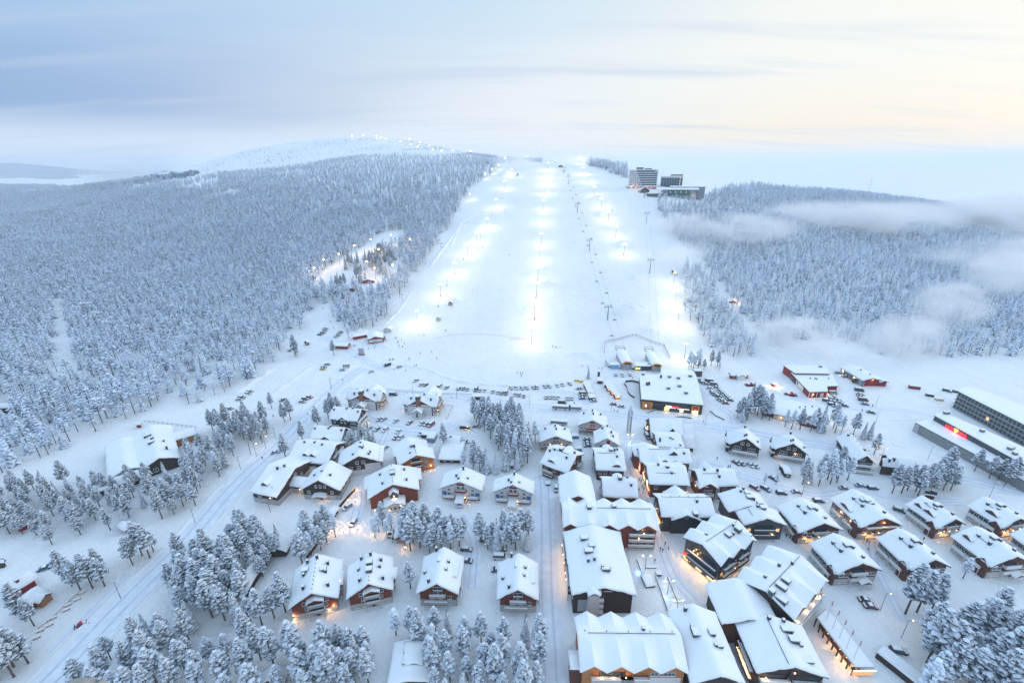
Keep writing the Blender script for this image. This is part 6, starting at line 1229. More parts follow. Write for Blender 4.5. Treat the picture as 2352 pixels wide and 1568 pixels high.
for p, e, lb in ((fR(1172, 560), 160, 'left'), (fR(1398, 790), 200, 'right'), (fN(1652, 752), 200, 'upper')):
    c = at(*p); r = empty('blue_ground_light', c); tag(r, 'small blue ground light in the snow, %s one' % lb, 'ground light', 'blue ground lights'); b = MB(); b.blob((0, 0, .3), .2, .2, .15, mat('blue_bulb', (.15, .3, 1), .5, emit=3)); b.build('lens', r); light(r, (0, 0, .8), e, (.15, .35, 1))
YL = [fQ(695, 195), fQ(805, 190), fQ(740, 132), fQ(855, 128), fQ(940, 165), fQ(1080, 228), fQ(1205, 205), fQ(1372, 345), fM(1132, 1285), fM(1200, 1282), fM(1212, 1190), fM(1010, 1500), fM(1225, 1530)]
for i, p in enumerate(YL):
    c = at(*p); r = empty('bollard_lamp', c); tag(r, 'low glowing bollard lamp in the snowy yard, %s of the scattered row' % ORD[i], 'bollard lamp', 'bollard lamps of the lit yard'); b = MB(); b.tube((0, 0, 0), (0, 0, 1.3), .09, .09, DARKM, 6); b.build('post', r); b = MB(); b.blob((0, 0, 1.45), .2, .2, .2, BULB); b.build('globe', r); light(r, (0, 0, 1.8), 150, (1, .55, .25))
# ------------------------------------------------------------------ chairlifts
def tower(P, H, lb, w=3.4):
    c = at(*P); r = empty('lift_tower', c, R(3)); tag(r, lb, 'lift tower', 'chairlift towers'); b = MB(); b.tube((0, 0, -.5), (0, 0, 1.2), .8, .6, CONC, 8); b.tube((0, 0, 1.2), (0, 0, H), .5, .35, METAL, 8); b.build('mast', r)
    b = MB(); b.box(-w, w, -.25, .25, H - .3, H + .2, METAL); b.box(-w, w, -.2, .2, H + 1.4, H + 1.6, METAL)
    for x in (-w, -w / 2, w / 2, w): b.box(x - .08, x + .08, -.1, .1, H + .2, H + 1.4, METAL)
    b.build('crossarm', r)
    for s in (-1, 1): b = MB(); b.box(s * w - .15, s * w + .15, -2.0, 2.0, H - .8, H - .4, METAL); b.build('roller_bank', r)
    return c
def chairlift(pts, H, chairs, tag_, w=3.4, base=None):
    tops = [(at(*base) + Vector((0, 0, 5.5)))] if base else []
    for i, p in enumerate(pts): c = tower(p, H, 'grey chairlift tower of the %s line, %s from the bottom' % (tag_, ORD[i]), w); tops.append(c + Vector((0, 0, H - .5)))
    e = tops[-1] + (tops[-1] - tops[-2]) * .25; e.z = height(e.x, e.y) + 6; tops.append(e)
    for s in (-1, 1):
        b = MB()
        for a, d in zip(tops[:-1], tops[1:]):
            pr = None
            for k in range(9):
                f = k / 8; q_ = a.lerp(d, f) + Vector((s * w, 0, -6 * f * (1 - f))); 
                if pr is not None: b.tube(pr, q_, .06, None, METAL, 4, False)
                pr = q_
        tag(b.build('lift_cable'), '%s haul cable of the %s chairlift' % ('left' if s < 0 else 'right', tag_), 'cable')
    return tops
chair_proto = None
def chair(P, lb):
    global chair_proto
    if chair_proto is None:
        r = empty('lift_chair'); b = MB(); b.tube((0, 0, 0), (0, .1, -2.6), .06, None, DARKM, 4); b.build('hanger', r); b = MB(); b.box(-1.6, 1.6, -.3, .3, -3.3, -3.1, DARKM); b.build('seat', r); b = MB(); b.box(-1.6, 1.6, .25, .38, -3.1, -2.3, DARKM); b.build('backrest', r); b = MB(); b.box(-1.6, 1.6, -.3, .35, -3.1, -2.9, ROOFSNOW); b.build('snow_cover', r); chair_proto = r
    else: r = copy_tree(chair_proto)
    r.location = P; tag(r, lb, 'lift chair', 'hanging lift chairs'); return r
L1 = chairlift([fB(988, 300), fC(2275, 910), fC(2188, 635), fC(2125, 425), fC(2090, 358)], 13, None, 'left', base=fF(700, 480))
L2 = chairlift([fD(540, 985), fD(515, 625), fD(499, 438)], 15, None, 'right', base=fF(1245, 500))
k_ = 0
for s, n0 in ((-1, 13), (1, 13)):
    tot = sum((b_ - a).length for a, b_ in zip(L1[:-1], L1[1:])); 
    for i in range(n0):
        dd = tot * (i + (.35 if s < 0 else .8)) / n0
        for a, b_ in zip(L1[:-1], L1[1:]):
            l_ = (b_ - a).length
            if dd <= l_: break
            dd -= l_
        f = dd / l_; p = a.lerp(b_, min(1, f)) + Vector((s * 3.4, 0, -6 * f * (1 - f))); chair(p, 'empty dark chair on the %s cable, %s from the bottom' % ('left' if s < 0 else 'right', ORD[i]))
# tow lift at the left slope edge
for i, p in enumerate([fA(1172, 132), fC(905, 1255), fC(1090, 1015), fC(1205, 905), fC(1305, 630)]):
    c = at(*p); r = empty('tow_lift_pole', c); tag(r, 'T shaped tow lift pole at the left slope edge, %s from the bottom' % ORD[i], 'tow lift pole', 'tow lift poles'); b = MB(); b.tube((0, 0, -.5), (0, 0, 8), .2, .15, METAL, 6); b.build('mast', r); b = MB(); b.box(-1.6, 1.6, -.1, .1, 7.8, 8.1, METAL); b.build('crossarm', r)
# snow cannons
for i, p in enumerate([fC(1890, 1240), fC(1573, 655), fC(1645, 530), fC(1484, 825), fC(1365, 975), fC(1243, 1165), fD(267, 540), fB(330, 100), fA(1500, 180), fC(1245, 1170)][:9]):
    c = at(*p); r = empty('snow_lance', c, R(20)); tag(r, 'slim snow making lance on the slope, %s one counted upward' % ORD[i], 'snow lance', 'snow lances on the slope'); b = MB(); b.tube((0, 0, 0), (.8, 0, 7.5), .12, .08, DARKM, 5); b.build('lance', r); b = MB(); b.tube((0, 0, 0), (.1, 0, 1.6), .4, .35, REDP if i % 2 else DARKM, 7); b.build('foot', r)
# ------------------------------------------------------------------ cars
TYRE = mat('tyre', (.02, .02, .022), .8)
def paint(n, c): return mat('paint_' + n, c, .3, snow=dict(lo=1.15, hi=1.6, col=(.82, .87, .93), scale=3, namp=.9))
PAINTS = {'dark grey': (.05, .055, .065), 'black': (.02, .022, .028), 'silver': (.35, .38, .42), 'white': (.62, .65, .68), 'navy blue': (.03, .06, .14), 'red': (.38, .02, .025), 'blue': (.04, .20, .34), 'grey': (.18, .21, .25), 'yellow': (.62, .38, .06), 'dark green': (.02, .10, .08), 'dark red': (.20, .02, .03)}
CARP = {}
def car_proto(color, kind, snow):
    k = (color, kind, snow)
    if k in CARP: return CARP[k]
    L, Wd, H = {'car': (4.6, 1.9, 1.55), 'estate': (4.9, 1.95, 1.72), 'van': (5.6, 2.05, 2.4)}[kind]
    m = paint(color, PAINTS[color]); r = empty(kind if kind == 'van' else 'car'); hl = L / 2
    if kind == 'car': prof = [(-hl, .35), (-hl, .80), (-hl + .25, .95), (-hl + 1.2, 1.0), (hl - .9, 1.02), (hl - .1, .95), (hl, .6), (hl, .35)]; cab = [(-hl + 1.0, .98), (-hl + 1.75, H), (hl - 1.5, H), (hl - .65, .99)]
    elif kind == 'estate': prof = [(-hl, .38), (-hl, .85), (-hl + .25, 1.0), (-hl + 1.2, 1.05), (hl - .1, 1.08), (hl, .7), (hl, .38)]; cab = [(-hl + 1.05, 1.03), (-hl + 1.8, H), (hl - .45, H), (hl - .12, 1.05)]
    else: prof = [(-hl, .4), (-hl, 1.1), (-hl + .35, 1.3), (-hl + .9, 1.38), (hl - .02, 1.4), (hl, .4)]; cab = [(-hl + .6, 1.32), (-hl + 1.35, H), (hl - .1, H), (hl - .02, 1.38)]
    b = MB(); n = len(prof)                                # x forward is -x
    w = Wd / 2
    b.add([(x, -w, z) for x, z in prof] + [(x, w, z) for x, z in prof], [tuple(range(n))[::-1], tuple(range(n, 2 * n))] + [(i, (i + 1) % n, n + (i + 1) % n, n + i) for i in range(n)], m)
    wc = w - .16
    if kind == 'van': b.add([(x, -w + .04, z) for x, z in cab[:0]] or [(cab[1][0] + .9, -w + .05, 1.35), (cab[2][0], -w + .05, 1.35), (cab[2][0], -wc, H - .02), (cab[1][0] + .9, -wc, H - .02), (cab[1][0] + .9, w - .05, 1.35), (cab[2][0], w - .05, 1.35), (cab[2][0], wc, H - .02), (cab[1][0] + .9, wc, H - .02)], [(0, 1, 2, 3), (7, 6, 5, 4), (1, 5, 6, 2), (0, 3, 7, 4)], m)
    b.face([(x, y, H - .01) for x, y in ((cab[1][0], -wc), (cab[2][0], -wc), (cab[2][0], wc), (cab[1][0], wc))], m)
    for sx in (-1, 1): b.box(sx * (hl) - (.05 if sx > 0 else 0), sx * hl + (.05 if sx < 0 else 0) + 0, -w * .9, w * .9, .36, .5, DARKM)
    b.build('body', r)
    g = MB(); g.add([(cab[0][0], -w + .03, cab[0][1]), (cab[1][0], -wc, H - .03), (cab[2][0], -wc, H - .03), (cab[3][0], -w + .03, cab[3][1]), (cab[0][0], w - .03, cab[0][1]), (cab[1][0], wc, H - .03), (cab[2][0], wc, H - .03), (cab[3][0], w - .03, cab[3][1])], [(0, 3, 2, 1), (4, 5, 6, 7), (0, 1, 5, 4), (2, 3, 7, 6)], GLASS); g.build('window_glass', r)
    for sx in (-hl + .85, hl - .85):
        for sy in (-1, 1): t_ = MB(); t_.tube((0, -.11, 0), (0, .11, 0), .33, .33, TYRE, 10); t_.build('wheel', r, (sx, sy * (w - .08), .33))
    if snow:
        s = MB(); th = .12 if snow == 1 else .26
        s.add([(cab[1][0] + .05, -wc + .03, H), (cab[2][0] - .05, -wc + .03, H), (cab[2][0] - .05, wc - .03, H), (cab[1][0] + .05, wc - .03, H), (cab[1][0] + .2, -wc + .15, H + th), (cab[2][0] - .2, -wc + .15, H + th), (cab[2][0] - .2, wc - .15, H + th), (cab[1][0] + .2, wc - .15, H + th)], [(4, 5, 6, 7), (0, 1, 5, 4), (1, 2, 6, 5), (2, 3, 7, 6), (3, 0, 4, 7)], ROOFSNOW)
        if snow == 2: s.add([(-hl + .2, -w + .1, prof[2][1] + .03), (-hl + 1.1, -w + .1, prof[3][1] + .03), (-hl + 1.1, w - .1, prof[3][1] + .03), (-hl + .2, w - .1, prof[2][1] + .03), (-hl + .3, -w + .25, prof[2][1] + th * .7), (-hl + 1.05, -w + .2, prof[3][1] + th * .8), (-hl + 1.05, w - .2, prof[3][1] + th * .8), (-hl + .3, w - .25, prof[2][1] + th * .7)], [(4, 5, 6, 7), (0, 1, 5, 4), (1, 2, 6, 5), (2, 3, 7, 6), (3, 0, 4, 7)], ROOFSNOW)
        s.build('snow_cover', r)
    for sy in (-1, 1):
        l_ = MB(); l_.box(-hl - .02, -hl + .06, sy * w * .72 - .16, sy * w * .72 + .16, .62, .8, TRIM); l_.build('headlight', r); l_ = MB(); l_.box(hl - .05, hl + .02, sy * w * .8 - .12, sy * w * .8 + .12, .65, .85, mat('tail_light', (.5, .02, .02), .4)); l_.build('tail_light', r)
    CARP[k] = [r, False]; return CARP[k]
def car(P, ang, color, lb, grp, kind='car', snow=1, lit=False):
    pr = car_proto(color, kind, snow); r = pr[0] if not pr[1] else copy_tree(pr[0]); pr[1] = True
    c = at(*P); r.location = c; r.rotation_euler = (0, 0, R(ang + rnd.uniform(-5, 5)))
    for k in ('label', 'category', 'group'):
        if k in r: del r[k]
    tag(r, lb, kind if kind == 'van' else 'car', grp); return r
cols = ['dark grey', 'black', 'silver', 'white', 'navy blue', 'grey', 'dark grey', 'silver']
def carrow(f, pts, ang, where, grp, colors=None, kinds=None, snow=1, base='left'):
    for i, p in enumerate(pts):
        co = (colors[i] if colors and i < len(colors) and colors[i] else rnd.choice(cols)); kd = kinds.get(i, 'car') if kinds else ('estate' if rnd.random() < .35 else 'car')
        o_ = ORD[i] if i < 20 else 'last'
        car(f(*p), ang, co, '%s %s, %s from the %s %s' % (co, 'van' if kd == 'van' else 'car', o_, base, where), grp, kd, snow)
carrow(fN, [(82, 243), (122, 243), (158, 250), (240, 253), (273, 260), (318, 262), (392, 272), (440, 280), (475, 285), (515, 285), (595, 298), (633, 302), (678, 312)], 82, 'in the front row under the slope', 'cars of the front row under the slope', ['dark grey', 'navy blue', 'grey', 'dark green', 'silver', 'white', 'silver', 'silver', 'dark red'], {3: 'van', 9: 'van'})
carrow(fN, [(560, 238), (608, 238), (660, 240), (705, 238), (768, 236), (798, 233), (872, 224), (912, 223), (985, 216), (1033, 208), (1100, 200)], 100, 'in the long curved row', 'cars of the curved row', snow=2)
carrow(fN, [(882, 325), (920, 323), (957, 325), (995, 328), (1080, 335), (1120, 335)], 84, 'in the short row by the bus', 'cars by the bus', ['dark grey', 'silver', 'silver', 'silver', 'blue', 'navy blue'], snow=2)
carrow(fN, [(1183, 245), (1212, 293), (1213, 310), (1215, 334), (1318, 357)], 3, 'beside the market huts', 'cars by the market huts', ['silver', 'yellow', 'blue', 'navy blue', 'silver'], {1: 'van'}, base='top')
carrow(fN, [(1500, 386), (1572, 408)], -18, 'below the market huts', 'cars on the bus road', ['dark red', 'silver'])
carrow(fN, [(1255, 712), (1258, 743), (1263, 768)], 3, 'between the pale houses', 'cars between the pale houses', ['dark grey', 'blue', 'dark grey'], base='top')
carrow(fN, [(1806, 640), (1808, 685)], 92, 'beside the ribbed roof hall', 'cars by the ribbed roof hall', ['dark green', 'navy blue'], {0: 'van', 1: 'van'}, base='top')
carrow(fN, [(240, 592), (145, 732)], 170, 'near the lit hut', 'cars near the lit hut', ['silver', 'white'], base='top'); carrow(fN, [(975, 1165)], 88, 'at the corner of the long hotel block', 'cars at the hotel block', ['dark grey'])
carrow(fM, [(1418, 528), (1457, 528), (1570, 543), (1697, 558), (1808, 565), (1850, 573), (1893, 580)], 62, 'in the upper row of the hotel car park', 'upper row of the hotel car park', ['navy blue', 'silver', 'white', 'dark red', 'silver', 'grey', 'red'], {6: 'van'}, snow=2)
carrow(fM, [(1323, 612), (1397, 618), (1472, 625), (1595, 640), (1570, 695), (1613, 695), (1805, 660), (1470, 790)], 62, 'in the lower part of the hotel car park', 'lower part of the hotel car park', ['silver', 'dark green', 'white', 'white', 'dark red', 'white', 'silver', 'silver'], snow=2)
carrow(fM, [(1548, 300)], 178, 'on the lane behind the hotel wings', 'cars on the lane', ['black'], {0: 'van'}); carrow(fM, [(1758, 170), (1800, 210), (1843, 210), (1968, 232), (2037, 235)], 60, 'above the right hotel wing', 'cars above the right hotel wing', ['silver', 'white', 'black', 'white', 'grey'], {3: 'van'})
carrow(fM, [(900, 64), (908, 46), (940, 22)], 175, 'in the upper left car park', 'upper left car park', ['yellow', 'dark red', 'navy blue'], base='bottom'); carrow(fM, [(1080, 72), (1120, 42)], 172, 'in the middle of the upper car park', 'middle of the upper car park', ['silver', 'white'], {1: 'van'})
carrow(fM, [(1493, 30), (1600, 44), (1343, 90)], 45, 'near the lower slope people', 'cars near the slope people', ['black', 'silver', 'white'], {0: 'van'}); carrow(fM, [(710, 365), (738, 338), (775, 323)], 170, 'beside the main road berm', 'cars beside the main road berm', ['grey', 'navy blue', 'red'])
carrow(fM, [(535, 348), (1125, 1335)], 60, 'apart from all others', 'single parked cars', ['dark grey', 'silver']); carrow(fM, [(45, 428), (133, 345), (155, 325), (212, 292), (228, 273)], 172, 'along the forest edge', 'cars along the forest edge', ['navy blue', 'silver', 'black', 'silver', 'grey'])
carrow(fM, [(463, 832)], 200, 'driving on the main road', 'driving cars', ['silver'])
carrow(fA, [(465, 383), (458, 396), (448, 408), (438, 421), (412, 436)], 172, 'in the stepped row by the trees', 'stepped row by the trees', base='top'); carrow(fA, [(603, 412), (594, 423), (584, 434), (574, 446), (560, 458)], 172, 'in the row by the lone tall pine', 'row by the lone tall pine', base='top')
carrow(fO, [(225, 165), (245, 178), (262, 190), (285, 201), (318, 240), (350, 273), (358, 288), (374, 302), (395, 314), (412, 343), (432, 357), (462, 376)], 168, 'in the left file beside the ski shop', 'left file beside the ski shop', [None] * 4 + ['white'] + [None] * 6 + ['red'], base='top')
carrow(fO, [(295, 168), (323, 178), (357, 208), (377, 232), (407, 260), (422, 273), (437, 288), (458, 303), (472, 315), (485, 330), (502, 348)], 168, 'in the right file beside the ski shop', 'right file beside the ski shop', [None, 'red', 'grey', None, None, None, 'dark red'], {1: 'van', 2: 'van'}, base='top')
carrow(fO, [(1462, 325), (1440, 342), (1480, 345), (1505, 356), (1430, 362), (1462, 370), (1510, 374), (1532, 385), (1555, 400), (1480, 395), (1440, 390), (1482, 410), (1392, 355)], 160, 'in the crowded patch below the red hall', 'crowded patch below the red hall', base='top', snow=2)
carrow(fO, [(1690, 260), (1700, 297), (1705, 315), (1725, 350), (1742, 385)], 160, 'in the file below the garage hall', 'file below the garage hall', ['dark grey', 'dark red', 'blue', 'dark red', 'blue'], {0: 'van', 3: 'van'}, base='top')
carrow(fO, [(1800, 462)], 150, 'alone in the open field', 'single parked cars', ['dark green']); carrow(fO, [(1447, 288)], 178, 'with lights on beside the red hall', 'single parked cars', ['silver'], {0: 'van'}); carrow(fO, [(1495, 100), (1565, 134)], 175, 'snowed in before the garage hall', 'snowed in cars', ['grey', 'grey'], snow=2)
carrow(fO, [(560, 925), (605, 932), (690, 948), (732, 955)], 115, 'below the left guest house', 'cars below the left guest house', ['dark red', 'black', 'white', 'silver']); carrow(fO, [(900, 1068), (730, 1155), (830, 1165)], 125, 'among the bare birches', 'cars among the birches', ['dark grey', 'red', 'navy blue'], base='top')
carrow(fO, [(975, 1203), (1115, 1195), (1315, 1275), (1555, 1162), (1700, 1136), (1812, 1158)], 172, 'in the lane above the apartment row', 'cars in the lane above the apartment row', ['black', 'grey', 'dark grey', 'grey', 'grey', 'dark grey'])
carrow(fS, [(892, 815), (937, 870)], 168, 'in front of the lower apartment row', 'cars in front of the lower apartment row', ['dark red', 'dark red'], base='top'); carrow(fS, [(1195, 1280)], 170, 'alone before the lower right grove', 'single parked cars', ['black'])
carrow(fP, [(418, 520)], 210, 'behind the red cottage', 'single parked cars', ['blue']); carrow(fQ, [(1935, 348), (1938, 452), (2105, 262)], 175, 'between the bottom red houses', 'cars between the bottom red houses', ['navy blue', 'navy blue', 'dark grey']); carrow(fQ, [(2250, 345), (2245, 425), (2218, 535)], 178, 'beside the last bottom red house', 'cars beside the last red house', ['dark grey', 'white', 'navy blue'], {1: 'van'}, snow=2)
carrow(fQ, [(1238, 205)], 95, 'under the lit cabin eave', 'single parked cars', ['black']); carrow(fN, [(92, 1300)], 90, 'at the entrance of the left white house', 'single parked cars', ['white'], {0: 'van'}); carrow(fM, [(2222, 728) if False else (2312, 592)], 172, 'below the bus road tree group', 'single parked cars', ['grey'])
carrow(fQ, [(895, 108)], 85, 'in the lamp lit yard', 'single parked cars', ['grey'], snow=2); carrow(fK, [(1075, 1500), (1555, 290), (1640, 300)], 140, 'at the far right', 'cars at the far right', ['dark grey', 'dark grey', 'black']); carrow(fF, [(640, 865), (745, 870), (860, 865)], 80, 'parked snow scooter like before the lift', 'small vehicles before the lift', ['black', 'silver', 'red'], snow=2)
# ------------------------------------------------------------------ buses
def bus(P, ang, lb, segs, lit=False):
    c = at(*P); r = empty('bus', c, R(ang)); tag(r, lb, 'bus'); WB = mat('bus_white', (.60, .60, .62), .4); BG = mat('bus_window', (.02, .055, .065), .2)
    for x0, x1 in segs:
        b = MB(); b.box(x0, x1, -1.27, 1.27, .35, 3.0, WB); b.build('body', r); b = MB(); b.box(x0 + .25, x1 - .25, -1.30, 1.30, 1.5, 2.45, BG); b.build('window_band', r); b = MB(); b.box(x0 + .1, x1 - .1, -1.15, 1.15, 3.0, 3.18, ROOFSNOW); b.build('snow_cover', r)
        for x in ((x0 + 2.6, x1 - 2.2) if x1 - x0 > 8.5 else (x1 - 2.4,)):
            for s in (-1, 1): t_ = MB(); t_.tube((0, -.16, 0), (0, .16, 0), .5, .5, TYRE, 12); t_.build('wheel', r, (x, s * 1.15, .5))
    for (a0, a1), (b0, b1) in zip(segs[:-1], segs[1:]): b = MB(); b.box(a1, b0, -1.15, 1.15, .5, 2.9, DARKM); b.build('bellows', r)
    e = segs[-1][1]; b = MB(); b.box(e, e + .04, -1.15, 1.15, .6, 1.0, mat('tail_light', (.5, .02, .02))); b.build('tail_light', r); b = MB(); b.box(segs[0][0] + 1.5, segs[0][0] + 3.2, -1.31, 1.31, .6, 1.3, mat('bus_rose', (.6, .3, .33), .5)); b.build('stripe', r)
    return r
bus(fN(1072, 432), -7, 'white articulated bus on the bus road below the car rows', [(-9.2, 1.2), (2.4, 9.2)])
car(fN(1030, 375), 175, 'dark grey', 'dark van with yellow front behind the articulated bus', None, 'van')
bus(fN(1000, 568), 170, 'snow covered coach parked behind the white house roof', [(-5, 5)])
# ------------------------------------------------------------------ snow groomers
def groomer(P, ang, lb, lit=False, s=1.0):
    c = at(*P); r = empty('snow_groomer', c, R(ang)); tag(r, lb, 'snow groomer', 'snow groomers'); r.scale = (s, s, s)
    b = MB(); b.box(-2.2, 2.4, -1.0, 1.0, .7, 1.5, REDP); b.build('body', r); b = MB(); b.add([(-1.8, -.9, 1.5), (.3, -.9, 1.5), (.3, .9, 1.5), (-1.8, .9, 1.5), (-1.2, -.8, 2.7), (.2, -.8, 2.7), (.2, .8, 2.7), (-1.2, .8, 2.7)], [(4, 5, 6, 7), (0, 1, 5, 4), (1, 2, 6, 5), (2, 3, 7, 6), (3, 0, 4, 7)], REDP); b.build('cab', r); b = MB(); b.add([(-1.78, -.8, 1.6), (-1.78, .8, 1.6), (-1.24, .72, 2.6), (-1.24, -.72, 2.6)], [(0, 1, 2, 3)], GLASS); b.build('windscreen', r)
    for sy in (-1, 1): b = MB(); b.box(-2.6, 2.6, sy * 1.6 - .5, sy * 1.6 + .5, .05, .9, TYRE); b.build('track', r)
    b = MB(); b.box(-3.9, -3.6, -2.2, 2.2, .1, 1.3, METAL); b.box(-3.6, -2.2, -.3, .3, .5, .8, METAL); b.build('blade', r); b = MB(); b.box(2.6, 4.0, -2.1, 2.1, .1, .5, DARKM); b.build('tiller', r); b = MB(); b.box(.4, 2.2, -.85, .85, 1.5, 1.75, ROOFSNOW); b.build('snow_cover', r)
    if lit:
        for sy in (-.7, .7): b = MB(); b.blob((-1.2, sy, 2.9), .35, .35, .3, BULB); b.build('headlight', r)
        light(r, (-3.5, 0, 3.2), 1500, WARML)
groomer(fP(755, 1030), 40, 'red snow groomer on the verge of the main road', False, .5); groomer(fO(1060, 300), 168, 'red snow groomer with a long blade on the plain right of the shop', False, .9); groomer(fO(690, 210), 175, 'red snow groomer above the shop car park', False, .8); groomer(fD(1140, 1195), 150, 'snow groomer with headlights on working on the forest trail', True); groomer(fO(902, 212), 90, 'small snow groomer with a light near the red lodge', True, .6)
c = at(*fO(1655, 185)); r = empty('tractor', c, R(170)); tag(r, 'green tractor at the corner of the garage hall', 'tractor'); GRN = mat('tractor_green', (.02, .14, .05), .4)
b = MB(); b.box(-2.4, .2, -.5, .5, .9, 1.7, GRN); b.box(.2, 1.8, -.8, .8, .9, 1.6, GRN); b.build('body', r); b = MB(); b.box(.2, 1.7, -.75, .75, 1.6, 2.7, GLASS); b.box(.1, 1.8, -.8, .8, 2.7, 2.85, GRN); b.build('cab', r)
for x, rr in ((-1.8, .55), (1.2, .9)):
    for sy in (-1, 1): t_ = MB(); t_.tube((x, sy * .7, rr), (x, sy * 1.15, rr), rr, None, TYRE, 12); t_.tube((x, sy * 1.1, rr), (x, sy * 1.2, rr), rr * .5, None, YEL, 10); t_.build('wheel', r)
b = MB(); b.box(-4.2, -3.0, -1.3, 1.3, .1, .9, METAL); b.box(-3, -2.3, -.4, .4, .5, .8, METAL); b.build('bucket', r)
# ------------------------------------------------------------------ people
SKIN = mat('skin', (.55, .33, .25), .6)
def person_mesh(jacket, trousers, pose):
    """one skinned surface grown from a jointed skeleton"""
    J = {'pel': (0, 0, .95), 'wst': (0, .0, 1.12), 'chs': (0, -.02, 1.38), 'nck': (0, -.02, 1.52), 'hd': (0, -.03, 1.62), 'hdt': (0, -.03, 1.74), 'shl': (-.19, -.02, 1.44), 'shr': (.19, -.02, 1.44), 'hpl': (-.10, 0, .92), 'hpr': (.10, 0, .92)}
    P = {'walk': dict(ell=(-.26, .10, 1.18), hal=(-.27, -.06, .96), elr=(.26, -.14, 1.18), har=(.26, -.32, 1.02), knl=(-.11, -.18, .52), fol=(-.11, -.22, .08), tol=(-.11, -.38, .05), knr=(.11, .10, .50), fr=(.11, .34, .12), tor=(.11, .22, .04)),
         'stand': dict(ell=(-.27, .04, 1.17), hal=(-.25, -.08, .94), elr=(.27, .04, 1.17), har=(.25, -.08, .94), knl=(-.12, -.03, .50), fol=(-.12, .02, .08), tol=(-.13, -.14, .04), knr=(.12, -.03, .50), fr=(.12, .02, .08), tor=(.13, -.14, .04)),
         'ski': dict(ell=(-.34, -.10, 1.12), hal=(-.30, -.36, 1.05), elr=(.34, -.10, 1.12), har=(.30, -.36, 1.05), knl=(-.14, -.22, .52), fol=(-.15, .06, .10), tol=(-.15, -.12, .06), knr=(.14, -.22, .52), fr=(.15, .06, .10), tor=(.15, -.12, .06))}[pose]
    J.update(P); K = list(J); I = {k: i for i, k in enumerate(K)}
    E_ = [('pel', 'wst'), ('wst', 'chs'), ('chs', 'nck'), ('nck', 'hd'), ('hd', 'hdt'), ('chs', 'shl'), ('chs', 'shr'), ('shl', 'ell'), ('ell', 'hal'), ('shr', 'elr'), ('elr', 'har'), ('pel', 'hpl'), ('pel', 'hpr'), ('hpl', 'knl'), ('knl', 'fol'), ('fol', 'tol'), ('hpr', 'knr'), ('knr', 'fr'), ('fr', 'tor')]
    RD = dict(pel=.16, wst=.15, chs=.17, nck=.07, hd=.10, hdt=.085, shl=.09, shr=.09, ell=.065, elr=.065, hal=.05, har=.05, hpl=.12, hpr=.12, knl=.085, knr=.085, fol=.065, fr=.065, tol=.055, tor=.055)
    me = bpy.data.meshes.new('person'); me.from_pydata([J[k] for k in K], [(I[a], I[b_]) for a, b_ in E_], []); o = bpy.data.objects.new('tmp', me); C.objects.link(o)
    md = o.modifiers.new('s', 'SKIN'); o.modifiers.new('d', 'SUBSURF').levels = 1
    for k in K: v = me.skin_vertices[0].data[I[k]]; v.radius = (RD[k], RD[k]); v.use_root = (k == 'pel')
    dg = bpy.context.evaluated_depsgraph_get(); out_ = bpy.data.meshes.new_from_object(o.evaluated_get(dg)); bpy.data.objects.remove(o)
    out_.materials.clear()
    for m in (jacket, trousers, SKIN, DTRIM): out_.materials.append(m)
    for p in out_.polygons:
        z = p.center.z; x = abs(p.center.x); p.material_index = 2 if (z > 1.5) else (3 if z < .14 else (1 if z < .93 and x < .24 else 0)); p.use_smooth = True
    return out_
JK = {'dark': (.03, .035, .05), 'blue': (.04, .10, .25), 'red': (.45, .04, .04), 'orange': (.7, .25, .05), 'green': (.05, .18, .12), 'grey': (.2, .22, .25)}
PM = {}
def person(P, col, pose, lb, grp, ang=None):
    k = (col, pose)
    if k not in PM: PM[k] = person_mesh(mat('jacket_' + col, JK[col], .8), mat('trousers', (.03, .035, .045), .8), pose)
    if 'hat' not in PM: b = MB(); b.blob((0, -.03, 1.80), .125, .13, .09, mat('knit_hat', (.12, .05, .06), .9), sub=2); PM['hat'] = b.mesh('hat', True)
    o = obj('person', PM[k], None, at(*P), R(rnd.uniform(0, 360) if ang is None else ang)); obj('hat', PM['hat'], o); s = rnd.uniform(.98, 1.12); o.scale = (s, s, s); tag(o, lb, 'person', grp)
def people(f, pts, where, grp, pose=None, cols_=None, base='left'):
    for i, p in enumerate(pts):
        c_ = cols_[i] if cols_ and i < len(cols_) else rnd.choice(['dark', 'dark', 'blue', 'grey', 'dark']); po = pose or rnd.choice(['walk', 'stand'])
        person(f(*p), c_, po, 'person in %s jacket %s, %s from the %s %s' % (c_, {'walk': 'walking', 'stand': 'standing', 'ski': 'skiing'}[po], ORD[min(i, 19)], base, where), grp)
people(fA, [(723, 535), (730, 538), (743, 540), (862, 568), (905, 525), (913, 560), (926, 540), (930, 520), (998, 497), (1020, 497), (1104, 470), (1118, 473), (1128, 512), (1135, 500), (1140, 545), (1172, 550), (1162, 488), (1190, 518)], 'near the ski school house', 'people near the ski school house', cols_=['blue', 'dark', 'dark'])
people(fA, [(1052, 670), (1060, 670), (1080, 668), (1090, 668), (1094, 762), (1202, 770), (1230, 658), (1240, 664), (1284, 730), (1300, 722)], 'on the lower slope plain', 'people on the lower slope plain', cols_=['dark', 'dark', 'blue', 'dark', 'dark', 'dark', 'red'])
people(fA, [(1337, 610), (1440, 598), (1485, 655), (1566, 403), (1370, 443)], 'skiing at the slope foot', 'skiers at the slope foot', 'ski')
people(fA, [(2225, 790), (2255, 795), (2265, 820), (2275, 792)], 'in the middle of the slope foot', 'skiers in the middle', 'ski', base='left'); people(fB, [(482, 548), (505, 558), (520, 556), (552, 555), (755, 727), (806, 733), (908, 747), (938, 750), (965, 725), (1218, 835)], 'before the lift stations', 'people before the lift stations')
